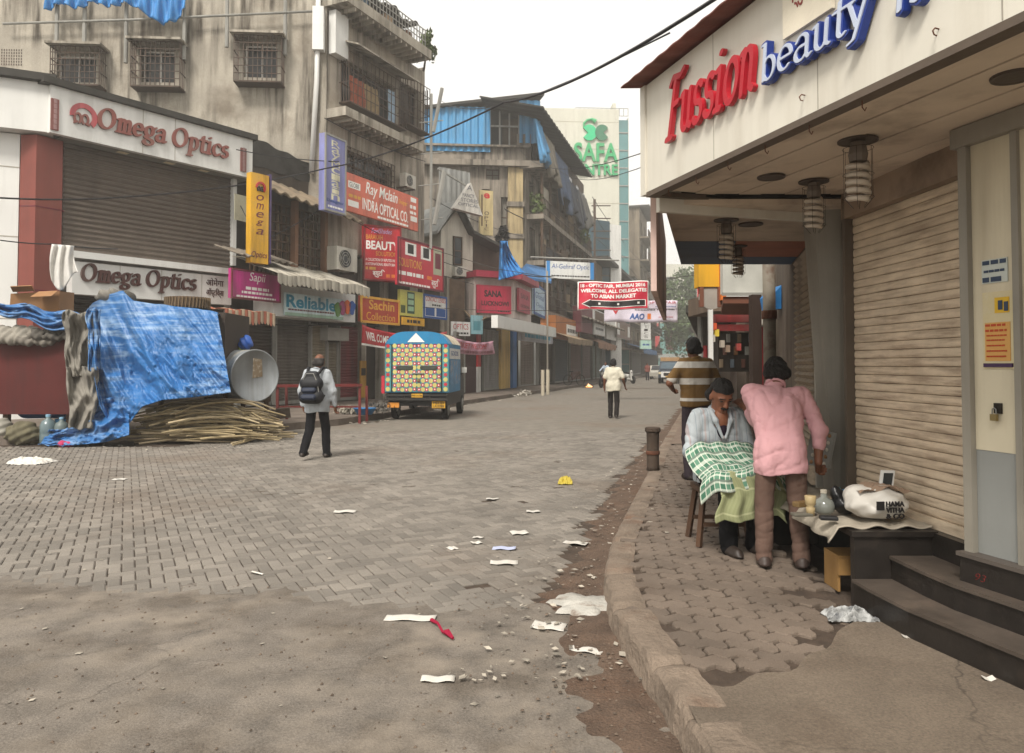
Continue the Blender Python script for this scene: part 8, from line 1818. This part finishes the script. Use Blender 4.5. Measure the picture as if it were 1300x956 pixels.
# wooden box and boards under the ledge
t = thing('wooden_box', 'small open plywood box under the granite ledge', 'box', (2.04, 4.62, PZ))
m_ply = mat('plywood', '8d6c3f', .7, var=.15, sc=6)
part('top', MB().box(-.1, .1, -.09, .12, .2, .215), m_ply, t, world=False); part('front', MB().box(-.1, .1, -.09, -.075, .10, .199), m_ply, t, world=False)
for x in (-.1, .085): part('side', MB().box(x, x+.015, -.074, .12, .0, .199), m_ply, t, world=False)
one('loose_board', MB().hexa([(2.13, 4.5, PZ), (2.17, 4.5, PZ), (2.17, 4.56, PZ), (2.13, 4.56, PZ), (2.19, 4.5, PZ+.21), (2.23, 4.5, PZ+.21), (2.23, 4.56, PZ+.21), (2.19, 4.56, PZ+.21)]), m_ply, 'loose plywood board leaning beside the small box', 'board')
one('tape_reel', MB().tube([(2.04+.035*math.cos(a), 4.50, PZ+.045+.035*math.sin(a)) for a in np.linspace(0, 2*math.pi, 17)], .008, 6), m_zinc, 'small metal ring lying before the plywood box', 'ring')
# bollard stub on the kerb
p = G(829, 597, PZ); t = thing('kerb_post', 'short dark weathered post standing on the kerb corner', 'bollard', p); m_bp = mat('weathered_post', '41362d', .9, var=.25, bump=.4)
part('post', MB().lathe([(.085, 0), (.08, .06), (.078, .3), (.082, .47), (.088, .49)], (0, 0, 0), 14), m_bp, t, True, world=False)
part('head', MB().lathe([(.095, .491), (.102, .50), (.1, .54), (.085, .55), (.02, .553)], (.0, 0, 0), 14), m_bp, t, world=False); part('band', MB().lathe([(.084, .2), (.089, .21), (.089, .24), (.084, .25)], (0, 0, 0), 14), m_rust, t, world=False)
# ================================================================ LITTER
m_pap = mat('white_paper', 'c2beb6', .85, var=.1, sc=9, bump=.1, patch=.35, pcol='9c9284', psc=7); m_papb = mat('bluish_paper', 'aab0c8', .85)
def paper(px, py, w_, l_, a, label, m=None, zz=.009, curl=.003):
    p = G(px, py, 0); c_, s_ = math.cos(R(a)), math.sin(R(a)); ph = rng.random()*6
    f = lambda u, v: (p.x+((u-.5)*w_)*c_-((v-.5)*l_)*s_, p.y+((u-.5)*w_)*s_+((v-.5)*l_)*c_, zz+curl*(.5+.5*math.sin(u*3.1+v*2+ph))*abs(u-.4)*1.4+.004*math.sin(u*9+ph))
    o = one('paper_sheet', MB().grid(f, 8, 6), m or m_pap, label, 'paper', 'white paper litter on the road', smooth=True); thick(o, .0015); return o
P_ = [(640, 715, .21, .11, 0, 'white sheet lying flat on the bricks nearest below the bluish sheet'), (697, 796, .19, .13, -14, 'white sheet on the concrete near the lime spill'), (659, 677, .15, .14, 12, 'creased white sheet above the bluish one'), (731, 690, .20, .10, -20, 'white sheet lying at the edge of the gutter dirt'), (438, 650, .22, .12, 5, 'lone cream sheet on the bricks in mid road'), (677, 650, .14, .09, 0, 'small white sheet farther up the bricks near the gutter'), (745, 827, .17, .07, -22, 'narrow white strip near the kerb foot'), (605, 690, .09, .08, 20, 'small white scrap beside the bluish sheet'), (607, 683, .09, .05, -15, 'thin curled scrap just behind another small scrap'), (574, 697, .07, .10, 30, 'pointed white scrap standing on the bricks'), (760, 775, .1, .06, 10, 'paper corner sticking out of the lime spill'), (556, 864, .16, .07, 0, 'white sheet lying nearest the camera on the concrete'), (326, 729, .03, .13, 55, 'thin pale yellow strip on the left bricks'), (152, 609, .16, .12, 8, 'white sheet on the road below the cane pile'), (625, 634, .14, .07, 0, 'folded white scrap below the worn brick patch')]
for px, py, w_, l_, a, lb in P_: paper(px, py, w_, l_, a, lb)
paper(640, 697, .19, .10, -4, 'bluish sheet on the bricks between two white ones', m_papb)
paper(521, 786, .30, .10, -3, 'long white strip of paper tied to a red ribbon'); 
p = [G(x, y, .012) for x, y in ((548, 788), (556, 795), (562, 803), (568, 806), (575, 811))]
one('red_ribbon', MB().tube([q+Vector((0, 0, .004+.012*(k % 2))) for k, q in enumerate(p)], [.012, .008, .008, .018, .008], 6), cloth('crimson_ribbon', '8e1f38'), 'twisted crimson ribbon trailing from the long paper strip', 'ribbon')
crumpled('crumpled_newspaper', 'crumpled printed newspaper on the broken pavement edge', G(1078, 785, PZ-.01), .12, .07, .06, mat('newsprint', '8c8d8c', .9, var=.7, sc=30, bump=.2, patch=.8, pcol='3a3d44', psc=16), 'newspaper', 4)
crumpled('yellow_packet', 'crumpled yellow packet on the road near the kerb', G(718, 614, 0), .09, .08, .09, mat('yellow_wrap', 'b3a13c', .6), 'packet', 5, 16)
crumpled('white_plastic_bag', 'torn white plastic bag on the road at the left', G(38, 588, 0), .28, .2, .09, mat('white_plastic', 'c2beb6'), 'bag', 6, 30)
for k, (px, py, lb) in enumerate(((1152, 808, 'tiny white scrap stuck at the foot of the lower step'), (1183, 812, 'small torn white paper at the foot of the lower step'), (1232, 823, 'flattened white wrapper by the lower step'), (1255, 861, 'white paper scrap on the bare concrete forecourt'))):
    p = G(px, py, PZ); one('paper_scrap', MB().grid(lambda u, v: (p.x+(u-.5)*.05, p.y+(v-.5)*.03, PZ-.008+.02*abs(u-.5)+.006*v), 4, 3), m_pap, lb, 'paper')
# lime spill
q = MB(); c = G(738, 770, 0); nn = 46; rim = []
for k in range(nn):
    a = 2*math.pi*k/nn; r = 1+.22*math.sin(3*a+1)+.13*math.sin(7*a)+.10*math.sin(13*a+2); rim.append((c.x+.215*r*math.cos(a)+.05, c.y+.17*r*math.sin(a), .026))
q.add([(c.x+.05, c.y, .034)]+rim+[(c.x+.05+(x-c.x-.05)*1.1, c.y+(y-c.y)*1.1, .005) for x, y, z in rim], [(0, 1+k, 1+(k+1) % nn) for k in range(nn)]+[(1+k, 1+nn+k, 1+nn+(k+1) % nn, 1+(k+1) % nn) for k in range(nn)])
one('lime_spill', q, mat('white_lime', 'b0ada5', .95, var=.2, sc=14, bump=.7, bsc=70, patch=.9, pcol='6d5d50', psc=7), 'patch of spilled white lime powder in the gutter', 'powder', smooth=True)
# small scraps nobody could count
r_ = random.Random(77); q = MB()
def scrap(x, y, z, s):
    a = r_.uniform(0, 6.28); c_, s_ = math.cos(a)*s, math.sin(a)*s; k = r_.uniform(.3, .8)
    q.add([(x-c_, y-s_, z), (x+s_*k, y-c_*k, z+s*r_.uniform(0, .4)), (x+c_, y+s_, z+s*r_.uniform(0, .3)), (x-s_*k, y+c_*k, z)], [(0, 1, 2, 3)])
for k in range(620):
    d = 3.6+r_.random()**1.4*18; u = r_.random(); a, b = gut_x(d)-.3, kx(d); scrap(a+(b-a)*u, d, .02, r_.uniform(.006, .03))
for k in range(240): d = r_.uniform(3.2, 20); x = r_.uniform(-.66*d, gut_x(d)); scrap(x, d, .006, r_.uniform(.006, .022))
for k in range(260): d = r_.uniform(13, 15.5); scrap(r_.uniform(-9.5, -3.5), d if d < 14 else d-1.2, .008, r_.uniform(.01, .04))
for k in range(320):
    d = 19+r_.random()**1.5*40; x = -1.75+.28*(d-28.5) if d > 28.5 else -4.3+.262*(d-18.7); scrap(x+r_.uniform(-.3, .7), d, .02, r_.uniform(.02, .09))
for k in range(90): d = r_.uniform(6, 13); scrap(r_.uniform(kx(d)+.2, shop_x(d)-.1), d, PZ+.006, r_.uniform(.01, .03))
o = link('litter', q.mesh('litter'), mat('litter_scraps', '918a7e', .9, var=.35, sc=20, rnd=.45)); tag(o, 'small paper and plastic scraps scattered along both kerbs', 'litter', kind='stuff')
q = MB()
for k in range(900):
    d = 2.8+r_.random()**1.3*12; u = r_.random()**.6; a, b = gut_x(d), kx(d); x = a+(b-a)*u; s = r_.uniform(.003, .010)
    q.add([(x-s, d-s, .01), (x+s, d-s*.7, .01), (x+s*.8, d+s, .01), (x-s*.9, d+s*.8, .01), (x, d, .012+s*.6)], [(0, 1, 4), (1, 2, 4), (2, 3, 4), (3, 0, 4)])
for k in range(380):
    d = r_.uniform(2.9, 5.2); x = r_.uniform(-.68*d, .3); s = r_.uniform(.002, .008)
    q.add([(x-s, d-s, .002), (x+s, d-s*.7, .002), (x+s*.8, d+s, .002), (x-s*.9, d+s*.8, .002), (x, d, .004+s*.8)], [(0, 1, 4), (1, 2, 4), (2, 3, 4), (3, 0, 4)])
o = link('gravel', q.mesh('gravel'), mat('gutter_gravel', '5f5348', .95, rnd=.4)); tag(o, 'loose grit and pebbles in the gutter dirt', 'gravel', kind='stuff')
# ================================================================ HAZE
o = link('haze', MB().box(-300, 300, -30, 420, -1.6, 42).mesh('haze'), None); hz = bpy.data.materials.new('haze_air'); hz.use_nodes = True; ht = hz.node_tree
ht.nodes.remove(ht.nodes['Principled BSDF']); pv_ = ht.nodes.new('ShaderNodeVolumePrincipled'); pv_.inputs['Color'].default_value = (.98, .95, .89, 1); pv_.inputs['Density'].default_value = .0026; pv_.inputs['Anisotropy'].default_value = .2
ht.links.new(pv_.outputs[0], ht.nodes['Material Output'].inputs['Volume']); o.data.materials.append(hz); tag(o, 'thin pale morning haze filling the street', 'haze', kind='stuff')
